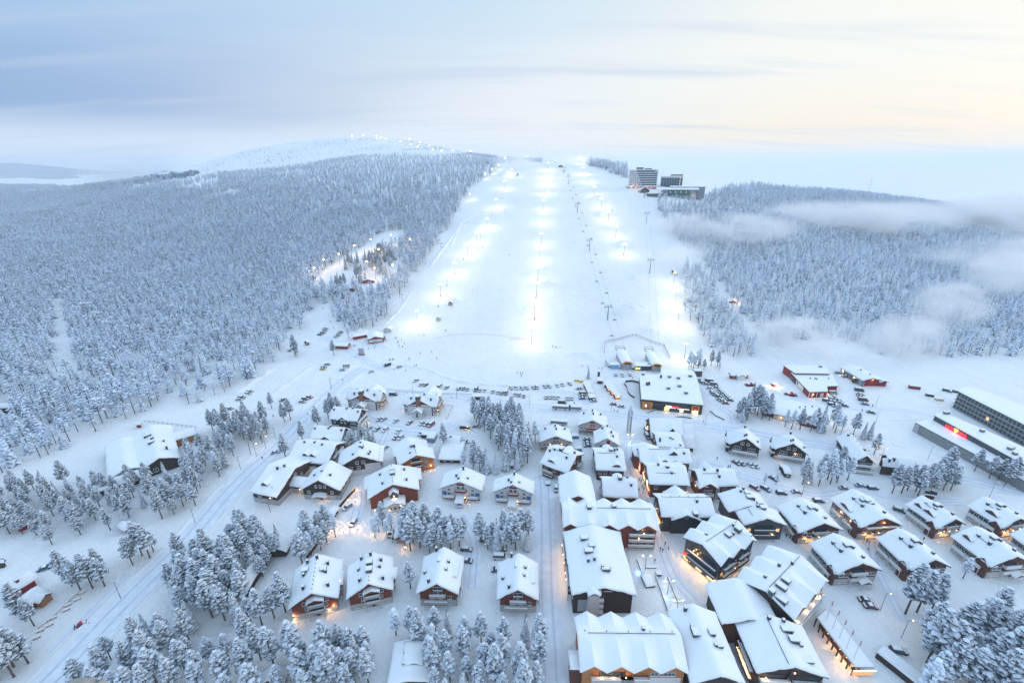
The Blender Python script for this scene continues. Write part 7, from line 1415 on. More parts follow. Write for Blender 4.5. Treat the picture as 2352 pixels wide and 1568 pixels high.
people(fC, [(1665, 626), (1675, 645), (1497, 888), (1505, 890), (1698, 946), (1430, 1203), (2167, 856), (2012, 340)], 'high on the ski slope', 'skiers high on the slope', 'ski'); people(fD, [(292, 352), (310, 388), (297, 388), (325, 385), (311, 1190)], 'right of the lift line', 'skiers right of the lift line', 'ski', cols_=['dark', 'dark', 'dark', 'dark', 'orange'])
people(fI, [(1170, 1222), (1222, 1243), (1400, 1165), (858, 708), (1575, 380)], 'in the forest clearing', 'people in the forest clearing'); people(fN, [(1507, 452), (1538, 458), (2325, 552), (1142, 385), (15, 330)], 'on the bus road', 'people on the bus road', 'walk')
people(fO, [(385, 890), (487, 965), (503, 965), (1716, 450), (1812, 405)], 'on the open snow by the parking', 'people on the open snow', 'walk'); people(fR, [(1362, 350), (1383, 362), (1405, 300), (1435, 345), (1310, 458), (285, 1228), (292, 1262)], 'on the square', 'people on the square', 'walk', ['dark', 'dark', 'dark', 'dark', 'red'])
people(fS, [(905, 280), (928, 290), (918, 350), (165, 225), (1425, 258)], 'between the apartment rows', 'people between the apartment rows', 'walk'); people(fN, [(1655, 890), (1665, 905), (1740, 1085), (1755, 1100), (1765, 1150), (1780, 1170), (1735, 1180), (1770, 1210)], 'in the pedestrian street', 'people in the pedestrian street', 'walk')
people(fM, [(345, 888), (762, 482), (1083, 170), (445, 500), (397, 582)], 'along the main road', 'people along the main road', 'walk'); people(fL, [(608, 150)], 'on the forest ski track', 'skiers on the forest track', 'ski', ['red']); people(fP, [(1548, 655), (1875, 595)], 'at the grove by the main road', 'people at the main road grove', 'walk'); people(fA, [(445, 200), (510, 315), (540, 378)], 'on the forest path', 'people on the forest path', 'walk', ['dark', 'dark', 'red'])
# ------------------------------------------------------------------ roads, snow banks, mounds
RUT = mat('road_ruts', (0.60, 0.65, 0.72), .6, noise=.12, nscale=.5, bump=.4, bscale=2)
def resample(P, step):
    out = [P[0]]
    for a, b in zip(P[:-1], P[1:]):
        n = max(1, int((b - a).length / step)); out += [a + (b - a) * (i / n) for i in range(1, n + 1)]
    for _ in range(3): out = [out[0]] + [(out[i - 1] + out[i] * 2 + out[i + 1]) / 4 for i in range(1, len(out) - 1)] + [out[-1]]
    return out
NR = [0]
def road(pts, w, name='road', label=None, bank=.7, ruts=4):
    NR[0] += 1
    P = resample([at(*p) for p in pts], 3.0); b = MB(); cols = [(-1, .00), (-.93, .05), (-.6, .07), (-.5, .03), (-.3, .03), (-.2, .07), (0, .08), (.2, .07), (.3, .03), (.5, .03), (.6, .07), (.93, .05), (1, .0)]; n = len(cols); V_ = []
    q = random.Random(len(P))
    for i, p in enumerate(P):
        d = (P[min(i + 1, len(P) - 1)] - P[max(i - 1, 0)]).normalized(); nn = Vector((d.y, -d.x, 0)); wob = .12 * math.sin(i * .35)
        for c_, z in cols: x = p + nn * (c_ * w / 2 + (wob if abs(c_) < .9 else 0)); V_.append((x.x, x.y, height(x.x, x.y) + z * (1 if bank else .5) + .12 - NR[0] * .006))
    for i in range(len(P) - 1):
        for j in range(n - 1): b.add([V_[i * n + j], V_[i * n + j + 1], V_[(i + 1) * n + j + 1], V_[(i + 1) * n + j]], [(0, 1, 2, 3)], RUT if j in (3, 8) else ROADSNOW)
    tag(b.build(name), label, kind='structure')
    if bank:
        for s in (-1, 1): snowbank(None, w_=2.4, h_=bank, P=[p + Vector(((P[min(i + 1, len(P) - 1)] - P[max(i - 1, 0)]).normalized().y, -(P[min(i + 1, len(P) - 1)] - P[max(i - 1, 0)]).normalized().x, 0)) * (s * (w / 2 + 1.0)) for i, p in enumerate(P)])
def snowbank(pts, w_=3.0, h_=1.0, P=None):
    P = P or resample([at(*p) for p in pts], 2.0); V_ = []; q = random.Random(int(P[0].x * 10)); prof = [(-.5, 0), (-.28, .6), (0, 1), (.25, .65), (.5, 0)]; b = MB()
    for i, p in enumerate(P):
        d = (P[min(i + 1, len(P) - 1)] - P[max(i - 1, 0)]).normalized(); nn = Vector((d.y, -d.x, 0)); e = min(1, i / 3, (len(P) - 1 - i) / 3); k = h_ * (.65 + .35 * math.sin(i * .9 + q.random()) + q.uniform(-.15, .15)) * e; ww = w_ * q.uniform(.8, 1.2)
        for a, z in prof: x = p + nn * a * ww; V_.append((x.x, x.y, height(x.x, x.y) - .02 + z * max(.05, k)))
    n = len(prof); b.add(V_, [(i * n + j, i * n + j + 1, (i + 1) * n + j + 1, (i + 1) * n + j) for i in range(len(P) - 1) for j in range(n - 1)], SNOW)
    tag(b.build('snow_bank', smooth=True), kind='structure')
road([(20, 1660), (150, 1526), (275, 1396), (425, 1248), (520, 1135), (575, 1078), (632, 1030), (690, 970), (742, 915), (790, 872), (835, 845)], 11, label='main village road of packed snow')
road([(775, 893), (900, 903), (1000, 906), (1100, 918), (1200, 930), (1280, 941), (1400, 950), (1500, 962), (1600, 976), (1700, 988), (1800, 1008), (1900, 1022), (2000, 1040), (2120, 1075), (2250, 1108), (2420, 1150)], 9, label='bus road of packed snow', bank=.5)
road([(1268, 1680), (1262, 1500), (1256, 1350), (1254, 1230), (1252, 1130), (1248, 1090)], 9, label='wide street beside the long hotel block', bank=0)
road([fM(1225, 1180), fM(1230, 1300), fM(1200, 1400), fM(1160, 1568), fQ(900, 200)], 7, name='yard_road', label='road of the lamp lit yard', bank=0)
road([fO(200, 900), fO(600, 1030), fO(900, 1130), fO(1300, 1230), fO(1700, 1150), fK(1100, 1380), fK(1700, 1400)], 6, name='lane', label='lane above the apartment rows', bank=0)
for pts, w, lb in (([fM(1250, 470), fM(1500, 600), fM(1700, 620), fM(1950, 640), fM(2100, 560)], 9, 'ploughed lane of the hotel car park'), ([fM(1400, 830), fM(1450, 700), fM(1500, 600)], 7, 'ploughed lane beside the orange house'), ([fA(420, 460), fA(520, 480), fA(650, 560), fA(900, 700), fA(1050, 760)], 8, 'ploughed lane of the upper car park'), ([fN(800, 250), fN(1000, 260), fN(1150, 290), fN(1300, 380)], 8, 'ploughed lane behind the car rows'),
                  ([fN(1650, 700), fN(1640, 800), fN(1660, 950), fN(1720, 1100), fN(1790, 1260), fR(1330, 150), fR(1400, 400), fR(1500, 650), fR(1700, 850)], 6, 'trodden pedestrian street'), ([fS(300, 330), fS(600, 200), fS(980, 150), fS(1300, 60)][:0] or [fS(120, 230), fS(330, 330), fS(560, 640)], 4, 'trodden path beside the apartment house'), ([fS(950, 250), fS(980, 480), fS(1100, 720), fS(1250, 1000)], 5, 'trodden path in front of the apartment row'), ([fO(200, 240), fO(330, 350), fO(520, 470), fO(560, 600)], 7, 'lane between the parked files'), ([fO(900, 240), fO(1200, 330), fO(1600, 420), fO(2000, 420), fO(2350, 480)], 6, 'vehicle tracks across the open plain'), ([fQ(1980, 700), fQ(2000, 450), fQ(2010, 250), fN(100, 1400)], 6, 'yard lane between the bottom red houses'), ([fP(1180, 560), fP(980, 780), fP(780, 980), fP(480, 1290)], 4, 'tracks on the wide road verge')):
    road(pts, w, 'lane', lb, 0)
for pts, w, h in ([[fM(0, 372), fM(150, 250), fM(320, 140), fM(480, 40)], 4, 1.6], [[fM(380, 345), fM(520, 235), fM(700, 105), fM(840, 10)], 5, 1.6], [[fM(1040, 130), fM(1200, 20)], 3, 1.0], [[fN(-60, 130), fN(60, 170), fN(300, 200), fN(600, 218), fN(900, 200), fN(1080, 160)], 3, 1.0], [[fA(850, 690), fA(1000, 700), fA(1200, 715), fA(1400, 750), fA(1560, 820), fA(1700, 860)], 4, 1.0],
                  [[fL(800, 950), fL(600, 1000)], 3, .8], [[fM(1480, 235), fM(1700, 250), fM(1990, 275), fN(60, 300)], 3, .8], [[fO(840, 240), fO(1000, 300), fO(1150, 350), fO(1400, 420)], 3, .9], [[fO(1900, 520), fO(2100, 530), fO(2250, 510)], 3, .7], [[fA(0, 720), fA(200, 660), fA(400, 690), fA(500, 720)], 3, .9], [[fL(2000, 1010), fL(2150, 1020), fL(2060, 1150)], 5, 1.0], [[fP(1250, 470), fP(1400, 420), fP(1470, 360)], 4, 1.0], [[fK(900, 790), fK(1100, 850), fK(1300, 900)], 3, .8],
                  [[fC(1120, 1035), fC(1350, 700), fC(1500, 720)], 5, 1.8], [[fC(1270, 880), fC(1350, 700), fC(1480, 640)], 5, 1.5], [[fB(1170, 140), fB(1300, 180), fB(1400, 240)], 6, 2.2], [[fA(1000, 350), fA(1150, 200), fA(1260, 30)], 4, 1.0]): snowbank(pts, w, h)
def mound(P, rx, ry, h, rot=0):
    c = at(*P); b = MB(); nr, na = 7, 20; V_ = [(c.x, c.y, c.z + h)]; q = random.Random(int(c.x))
    for i in range(1, nr + 1):
        for j in range(na):
            f = i / nr; a = 2 * math.pi * j / na; k = (.5 + .5 * math.cos(math.pi * f)) * (1 + .18 * math.sin(3 * a + c.x)); x = c.x + math.cos(a + rot) * rx * f; y = c.y + math.sin(a + rot) * ry * f; V_.append((x, y, height(x, y) + h * k - .05))
    F_ = [(0, 1 + j, 1 + (j + 1) % na) for j in range(na)] + [(1 + i * na + j, 1 + (i + 1) * na + j, 1 + (i + 1) * na + (j + 1) % na, 1 + i * na + (j + 1) % na) for i in range(nr - 1) for j in range(na)]
    b.add(V_, F_, SNOW); tag(b.build('snow_mound', smooth=True), kind='structure')
for P, rx, ry, h in (((1252, 655), 26, 12, 5), ((1440, 716), 24, 14, 6), ((1432, 563), 20, 12, 5), ((1388, 493), 20, 12, 5), ((1228, 712), 22, 10, 4), ((1460, 640), 12, 8, 3), ((1370, 455), 16, 10, 4), ((1165, 400), 30, 14, 7), ((1090, 560), 14, 8, 3), ((1040, 690), 12, 8, 2.5), ((960, 730), 10, 7, 2), ((1490, 760), 14, 9, 2.5), ((560, 905), 8, 5, 1.5), ((1880, 812), 30, 14, 5), ((2000, 825), 26, 12, 4), ((830, 760), 8, 5, 2), ((1335, 815), 18, 8, 2), ((1290, 392), 20, 10, 5), ((880, 795), 8, 5, 1.6)): mound(P, rx, ry, h)
# ------------------------------------------------------------------ hill hotels
def hb_(P, rz): c = at(*P); return Vector((c.x, c.y, c.z)), rz
def tower_hotel():
    c = at(*fE(400, 655)); r = empty('hill_hotel', c, R(-14)); tag(r, 'pale eight storey hill hotel with stepped balconies and white slabs', 'hotel'); PW = mat('hotel_pale', (.48, .51, .56), .7, noise=.1)
    b = MB(); b.box(-23, 24, 3, 19, -4, 29, PW); b.build('wall', r); b = MB(); b.box(-23.4, 24.4, 2.6, 19.4, 29, 29.8, ROOFSNOW); b.build('snow_cover', r); b = MB(); b.box(-12, 0, 6, 14, 29.8, 33, METAL); b.box(2, 14, 8, 13, 29.8, 31.5, METAL); b.build('roof_plant', r)
    for i in range(7):
        z = 3.2 + i * 3.6; x0 = -2 - i * 1.6 ; x1 = 23.5 - (i > 5) * 4
        b = MB(); b.box(x0, x1, -1.5 + i * .3, 3, z, z + .5, ROOFSNOW); b.box(x0, x1, -1.4 + i * .3, 3, z - .3, z, TRIM); b.build('balcony_slab', r); b = MB(); b.box(x0 + .5, x1 - .4, 1.2, 3.05, z + .6, z + 3.2, mat('blue_glass', (.05, .11, .17), .15)); b.build('window_band', r)
        if i < 7:
            for k in range(6): b = MB(); b.box(-22 + k * 3.2, -20.8 + k * 3.2, 2.9, 3.02, z + .9, z + 2.4, GLASS if (i, k) not in ((0, 2), (0, 4)) else LIT); (b.build('window', r) if -22 + k * 3.2 < x0 - 1 else None)
    b = MB(); b.box(-26, 30, -8, 2.6, -4, 2.6, mat('hotel_base', (.30, .28, .29), .7)); b.build('lobby', r); b = MB(); b.box(-26.3, 30.3, -8.3, 2.5, 2.6, 3.1, ROOFSNOW); b.build('lobby_snow', r)
    for x, m in ((-18, LIT), (-10, LIT), (-5, REDSIGN), (8, REDSIGN), (15, REDSIGN), (24, LITW), (28, LITW)): b = MB(); b.box(x - .7, x + .7, -8.2, -8.0, .3, 2.0, m); b.build('lit_window', r)
    light(r, (8, -10, 3), 400, (1, .3, .2)); light(r, (-16, -10, 3), 700)
tower_hotel()
GP = mat('blue_grey_panel', (.20, .24, .30), .7)
c = at(*fE(1080, 650)); r = empty('glass_hotel', c, R(-16)); tag(r, 'dark teal glass hotel box beside the stepped hill hotel', 'hotel'); b = MB(); b.box(-18, 18, 2, 16, -4, 18, mat('teal_glass', (.035, .10, .15), .15, noise=.3, nscale=.3)); b.build('wall', r); b = MB(); b.box(-18.6, 18.6, 1, 16.6, 18, 19.2, ROOFSNOW); b.build('snow_cover', r); b = MB(); b.box(-2, 18, 5, 13, 19.2, 21.4, METAL); b.build('roof_plant', r)
for i in range(8): b = MB(); b.box(-17.8 + i * 4.4, -17.5 + i * 4.4, 1.7, 2, 0, 18, CONC); b.build('fin', r)
for z in (5, 9.5, 14): b = MB(); b.box(13, 14.5, 1.85, 1.99, z, z + 2, LIT); b.build('lit_window', r)
b = MB(); b.box(-18.6, 18.6, .8, 2, 16.2, 17.6, TRIM); b.build('balcony', r)
c = at(*fE(1240, 900)) + Vector((0, 0, 3)); r = empty('glass_pavilion', c, R(-12)); tag(r, 'low pavilion with a green glass front and wide snowy flat roofs on the hill', 'pavilion'); b = MB(); b.box(-24, 26, 2, 26, -6, 10, GP); b.build('wall', r); b = MB(); b.box(-16, 18, 1.7, 2, 1.0, 9, GREENG); b.build('glass_front', r); b = MB(); b.add([(-33, -1, 10), (31, -1, 10), (31, 14, 11.5), (-33, 14, 11.5), (-33, -1, 10.9), (31, -1, 10.9), (31, 14, 12.4), (-33, 14, 12.4)], [(4, 5, 6, 7), (0, 1, 5, 4), (1, 2, 6, 5), (2, 3, 7, 6), (3, 0, 4, 7), (3, 2, 1, 0)], ROOFSNOW); b.build('snow_cover', r); b = MB(); b.box(-10, 42, 14, 30, -4, 13.5, GP); b.build('upper_wall', r); b = MB(); b.box(-11, 43, 13, 31, 13.5, 14.6, ROOFSNOW); b.build('upper_snow', r)
for x in (-12, -4, 4, 12): b = MB(); b.box(x - .8, x + .8, 1.5, 1.72, 5.5, 6.8, YELSIGN if False else mat('dim_lamp', (.6, .5, .15), .5, emit=.7)); b.build('lit_window', r)
for x in (-30, -24): b = MB(); b.box(x - .3, x + .3, .5, 1.1, -3, 10, TRIM); b.build('column', r)
light(r, (24, -2, 1), 800)
c = at(*fE(440, 760)); h = House('lift_cafe', 'gabled cafe at the foot of the stepped hill hotel', 'cafe', (Vector((c.x, c.y, c.z)), R(0), 17, 9)); h.gable(3.2, 8, BROWN, over=.6); h.band('s', .3, 3, -.7, .7, GLASS, name='glazing'); h.lamp('s', -.9, 2.2, 400)
box_thing('flat_annex', 'dark windowed flat annex between the cafe and the pavilion', 'annex', fE(690, 850), 24, 9, 4.2, R(-8), GREY, .7)
# rim of the basket the picture was taken from
rimm = mat('padded_rim', (.42, .43, .44), .9, noise=.15, nscale=20); r = empty('basket_rim', atdepth(600, 1590, 1.5)); tag(r, 'padded white rim of the viewing platform along the bottom edge', 'platform rim'); b = MB(); x0 = (490 - 600) / FPX * 1.5; x1 = (1085 - 600) / FPX * 1.5
b.box(x0 - .55, x1, 0, .026, -.10, .0, rimm); o = b.build('rim', r)
for i in range(14): b = MB(); xx = x0 - .5 + i * (x1 - x0 + .5) / 14; b.box(xx, xx + .004, -.002, .027, -.1, .001, DTRIM); b.build('strap', r)
r2 = empty('canvas_pouch', atdepth(195, 1588, 1.5)); tag(r2, 'beige canvas pouch with dark straps resting on the rim at the lower left', 'pouch'); CV = mat('beige_canvas', (.34, .32, .28), .9, noise=.2, nscale=30)
b = MB(); b.blob((-.012, 0, .022), .048, .03, .028, CV, 4, .10, 2); b.build('flap', r2, smooth=True); b = MB(); b.blob((-.012, -.004, .002), .05, .03, .018, mat('black_webbing', (.01, .01, .012), .9), 2, .05, 2); b.build('webbing', r2, smooth=True); b = MB(); b.blob((.052, 0, .012), .026, .022, .03, CV, 9, .15, 2); b.build('pocket', r2, smooth=True)
# ------------------------------------------------------------------ single trees of the village
q = random.Random(11)
NP = [pine(13 + (i % 4) * .7, 10 + i, (TM_near, TM_dark), 120, 1, [1.0, 1.15, .85, 1.05][i % 4]) for i in range(9)]
NS = [spruce(13 + (i % 3), 40 + i, TM_near if i % 2 else TM_dark, 15, 10, .9) for i in range(5)]
NB = [pine(12, 60 + i, TM_white, 54, 1, .8) for i in range(4)]
PROT = {}
def proto_tree(kind, i):
    src = {'pine': NP, 'spruce': NS, 'birch': NB}[kind]; i %= len(src)
    if (kind, i) not in PROT: PROT[(kind, i)] = (src[i][0].mesh('crown'), src[i][1].mesh('trunk'), [False], src[i])
    return PROT[(kind, i)]
SPOTS = []      # (x, y, z, kind, variant, scale, rot, label, group, depth)
def add(px, py, kind, label, group, s=1.0):
    c = at(px, py); Z = (c - Vector((0, 0, CAM_H))).dot(AX_F)
    SPOTS.append([c.x, c.y, c.z, kind, q.randrange(20), s * q.uniform(.82, 1.26), q.uniform(0, 6.28), label, group, Z, px])
def grove(poly, n, label, mix=(.75, .1, .15), s=1.0, mind=3.5):
    xs = [p[0] for p in poly]; ys = [p[1] for p in poly]; got = []; tries = 0; g_ = 'trees of the ' + label
    while len(got) < n and tries < n * 60:
        tries += 1; x, y = q.uniform(min(xs), max(xs)), q.uniform(min(ys), max(ys))
        if not inpoly(x, y, poly): continue
        P = atz(x, y, 0)
        if any((P - o_).length < mind for o_ in got): continue
        got.append(P); u = q.random(); k = 'pine' if u < mix[0] else ('spruce' if u < mix[0] + mix[1] else 'birch')
        add(x, y, k, {'pine': 'snowy pine', 'spruce': 'snowy spruce', 'birch': 'rimed tree'}[k] + ' in the ' + label, k + 's of the ' + label, s)
def bulk(): pass
grove([(-60, 1135), (60, 1112), (330, 1112), (385, 1100), (440, 1080), (475, 1100), (450, 1170), (420, 1195), (330, 1195), (300, 1215), (200, 1235), (95, 1240), (-60, 1220)], 92, 'dense grove below the brown hall', (.9, .08, .02), .80)
grove([(430, 1050), (525, 1005), (552, 1028), (500, 1100), (440, 1115)], 24, 'grove between the brown hall and the main road', s=.82)
grove([(485, 985), (540, 980), (610, 975), (622, 1005), (600, 1018), (560, 1012), (500, 1003)], 24, 'grove above the main road', (.85, .15, 0))
grove([(150, 1335), (240, 1325), (242, 1350), (200, 1360), (150, 1350)], 7, 'small clump in the lower left field', (1, 0, 0)); grove([(290, 1275), (360, 1262), (350, 1290), (300, 1300)], 7, 'tight clump touching the main road', (1, 0, 0)); add(120, 1250, 'pine', 'tall single pine right of the buried red cabin', None)
grove([(395, 1400), (415, 1290), (470, 1290), (540, 1290), (560, 1340), (565, 1400), (650, 1420), (660, 1400), (610, 1440), (520, 1430), (440, 1420)], 36, 'grove right of the main road bend', (.95, .05, 0), 1.05, 4.2)
grove([(180, 1575), (280, 1490), (350, 1450), (420, 1500), (440, 1440), (480, 1500), (560, 1480), (680, 1500), (700, 1568), (600, 1620), (200, 1620)], 50, 'wood along the bottom left', (.9, .1, 0), 1, 5.2)
grove([(530, 1240), (560, 1215), (600, 1260), (650, 1250), (640, 1290), (600, 1330), (560, 1300)], 22, 'grove under the stone based house', (.95, .05, 0))
grove([(685, 1300), (700, 1250), (740, 1225), (765, 1200), (772, 1232), (725, 1285)], 10, 'line of trees beside the yard wall', (.7, 0, .3)); grove([(852, 1235), (880, 1205), (915, 1215), (900, 1245)], 9, 'thin birch like group by the lit yard', (.2, 0, .8), .9)
grove([(928, 1235), (985, 1205), (1010, 1232), (1060, 1222), (1072, 1245), (1030, 1272), (960, 1268), (925, 1262)], 34, 'dense grove between the middle houses', (.85, .05, .1)); grove([(1092, 1240), (1140, 1242), (1190, 1225), (1228, 1238), (1226, 1258), (1180, 1268), (1120, 1262)], 26, 'grove under the white houses', (.8, .1, .1))
grove([(905, 1450), (970, 1462), (1000, 1445), (1040, 1450), (1090, 1475), (1240, 1480), (1238, 1620), (1000, 1620), (985, 1500), (920, 1480)], 66, 'large wood at the bottom middle', (.8, .14, .06), 1, 4.4); grove([(745, 1490), (800, 1500), (850, 1505), (850, 1600), (700, 1620)], 30, 'wood below the lit red house', (.95, .05, 0))
grove([(930, 1340), (952, 1340), (948, 1352), (932, 1350)], 3, 'little clump between the red houses', (1, 0, 0)); grove([(1075, 962), (1100, 955), (1195, 962), (1200, 1000), (1232, 1012), (1212, 1042), (1185, 1062), (1150, 1052), (1130, 1012)], 46, 'tall middle grove', (.8, .15, .05)); grove([(1055, 1068), (1085, 1062), (1150, 1085), (1140, 1095), (1080, 1080)], 17, 'row of trees beside the long low shed', (.4, .4, .2)); grove([(1150, 1068), (1215, 1062), (1205, 1078), (1160, 1080)], 8, 'last trees under the tall middle grove', (.5, .5, 0))
add(*fN(320, 502), 'spruce', 'dark narrow spruce in front of the bus shelter', None, 1.1); add(*fM(2010, 785), 'pine', 'big round pine before the low brown cottage', None, 1.1); add(*fF(208, 912), 'spruce', 'solitary small spruce above the market huts', None, .75); add(*fO(1825, 848), 'pine', 'solitary round pine at the highway', None, 1.0); add(*fQ(170, 970), 'pine', 'white topped pine left of the lit red house', None, 1.0); add(*fP(225 * 4 / 4, 700) if False else fM(430, 420), 'pine', 'small round pine in the car park corner', None, .9)
grove([(650, 962), (668, 962), (668, 970), (650, 970)], 3, 'pair of pines in the car park island', (1, 0, 0)); grove([(724, 978), (742, 978), (742, 984), (724, 984)], 3, 'pines at the terraced houses', (1, 0, 0)); grove([(752, 955), (784, 950), (782, 960), (752, 962)], 4, 'pines left of the white hotel', (1, 0, 0)); add(*fM(718, 728), 'pine', 'lone pine at the road before the brown houses', None, 1); add(*fM(560, 890), 'pine', 'lone pine above the long brown house', None, 1); add(*fA(540, 622), 'pine', 'tall pine alone in the upper car park', None, 1.25)
grove([(785, 1022), (830, 1012), (872, 1020), (862, 1032), (800, 1037)], 9, 'young trees behind the brown white house', (.3, .7, 0), .9); grove([(1690, 960), (1712, 952), (1716, 968), (1695, 968)], 6, 'left clump right of the shop', (.5, .5, 0), 1.05); grove([(1720, 945), (1745, 940), (1765, 952), (1775, 968), (1745, 962)], 11, 'big clump between shop and garden restaurant', (.7, .1, .2), 1.15)
grove([(1785, 975), (1830, 985), (1895, 985), (1915, 980), (1960, 998), (1900, 995), (1830, 992)], 22, 'rimed tree row before the garden restaurant', (.4, .15, .45)); add(*fO(1500, 728), 'spruce', 'small spruce above the half hidden guest house', None, .6); add(*fO(1722, 700), 'spruce', 'thin spruce at the end of the rimed row', None, .9); add(*fO(1782, 700), 'spruce', 'thinner last spruce of the rimed row', None, .8)
grove([(1838, 1112), (1880, 1098), (1950, 1098), (1940, 1112), (1890, 1118)], 30, 'rimed grove beside the guest houses', (.45, .1, .45), 1.1); grove([(2030, 1132), (2080, 1125), (2110, 1110), (2150, 1105), (2170, 1090), (2195, 1112), (2190, 1125), (2100, 1142)], 34, 'pine grove by the highway', (.9, 0, .1)); grove([(2235, 1080), (2270, 1095), (2300, 1100), (2340, 1112), (2300, 1115)], 10, 'pines before the spa annex', (1, 0, 0))
grove([(2055, 1408), (2085, 1402), (2112, 1392), (2145, 1402), (2100, 1412)], 8, 'upper clump of the lower right grove', (1, 0, 0), 1.2); grove([(2090, 1465), (2140, 1482), (2160, 1452), (2200, 1460), (2215, 1500), (2250, 1470), (2285, 1440), (2380, 1450), (2380, 1620), (2100, 1620), (2120, 1540)], 58, 'lower right wood', (.97, 0, .03), 1.35, 5.0); grove([(-40, 1500), (60, 1500), (92, 1505), (40, 1560), (-40, 1580)], 11, 'dark clump in the lower left corner', (1, 0, 0), 1.15)
grove([(10, 1510), (30, 1500)][:0] or [(60, 1420), (85, 1440), (75, 1450), (55, 1440)], 2, 'pair of trees by the ochre cottage', (1, 0, 0)); grove([(1578, 842), (1602, 838), (1604, 846), (1582, 848)], 5, 'rimed birches at the lift foot', (0, 0, 1), 1.0); add(*fF(1945, 705), 'spruce', 'slim spruce beside the birches at the lift foot', None, .9); add(*fF(2020, 772), 'pine', 'small pine above the stair box', None, .65); add(*fF(2130, 718), 'pine', 'round pine in the line under the right forest', None, .8); add(*fF(2228, 740), 'pine', 'second round pine under the right forest', None, .85); add(*fF(2255, 790), 'birch', 'bare rimed tree under the right forest', None, .7)
add(*fA(680, 468), 'birch', 'rimed round tree beside the narrow red hut', None, 1.1); grove([(672, 812), (690, 818), (688, 824), (672, 820)], 3, 'trees by the tiny dark hut', (1, 0, 0)); add(*fS(1790, 605), 'birch', 'bare rimed birch beside an apartment house', None, .7); add(*fO(815, 1120), 'birch', 'bare birch among the parked cars', None, .6); add(*fO(925, 1120), 'birch', 'faint birch left of the rimed grove', None, .6)
for poly, n in ((([fI(800, 1000), fI(1100, 870), fI(1100, 720), fI(830, 800)]), 11), (([fI(1060, 1190), fI(1250, 1190), fI(1240, 1000), fI(1060, 1060)]), 8), (([fI(680, 1260), fI(860, 1280), fI(860, 1240), fI(680, 1230)]), 5), (([fI(1150, 820), fI(1400, 700), fI(1650, 1080), fI(1450, 1040), fI(1260, 820)]), 34), (([fI(1400, 560), fI(1650, 560), fI(1800, 800), fI(1680, 900), fI(1400, 700)]), 26)):
    grove(poly, n, 'lamp lit forest clearing', (.4, .5, .1), .95, 3.0)
# individuals: the nearest 300 of a kind, the rest as one mass
rest = []
TEN = ' ten twenty thirty forty fifty sixty seventy eighty ninety'.split(' ')
def nth(i):
    i += 1
    if i <= 20: return ORD[i - 1]
    t_, u = divmod(i, 10)
    return (TEN[t_][:-1] + 'ieth') if u == 0 else TEN[t_] + ' ' + ORD[u - 1]
byg = {}
for s in SPOTS: byg.setdefault(s[7], []).append(s)
for lb, L_ in byg.items():
    if len(L_) > 1:
        for i, s in enumerate(sorted(L_, key=lambda s: s[10])):
            head, tail = lb.split(' in the ', 1); s[7] = '%s, %s from left in the %s' % (head, nth(i), tail)
for kind in ('pine', 'spruce', 'birch'):
    S = sorted([s for s in SPOTS if s[3] == kind], key=lambda s: s[9])
    for n_, (x, y, z, k, v, sc, ro, lb, gr, Z, _px) in enumerate(S):
        if n_ >= 295: rest.append((x, y, z - .1, ro, sc, v % len(NP))); continue
        cr, tr, _u, _s = proto_tree(kind, v); nm = {'pine': 'pine_tree', 'spruce': 'spruce_tree', 'birch': 'rimed_tree'}[kind]
        r = empty(nm, (x, y, z), ro); r.scale = (sc, sc, sc * (1 + .12 * math.sin(x))); obj('crown', cr, r); obj('trunk', tr, r); tag(r, lb, 'tree', gr or kind + 's standing alone')
gather_rest = rest
if rest: gn_forest('grove', rest, [merged(p, 'grove_pine') for p in NP], 'farther snow laden pines of the village groves')
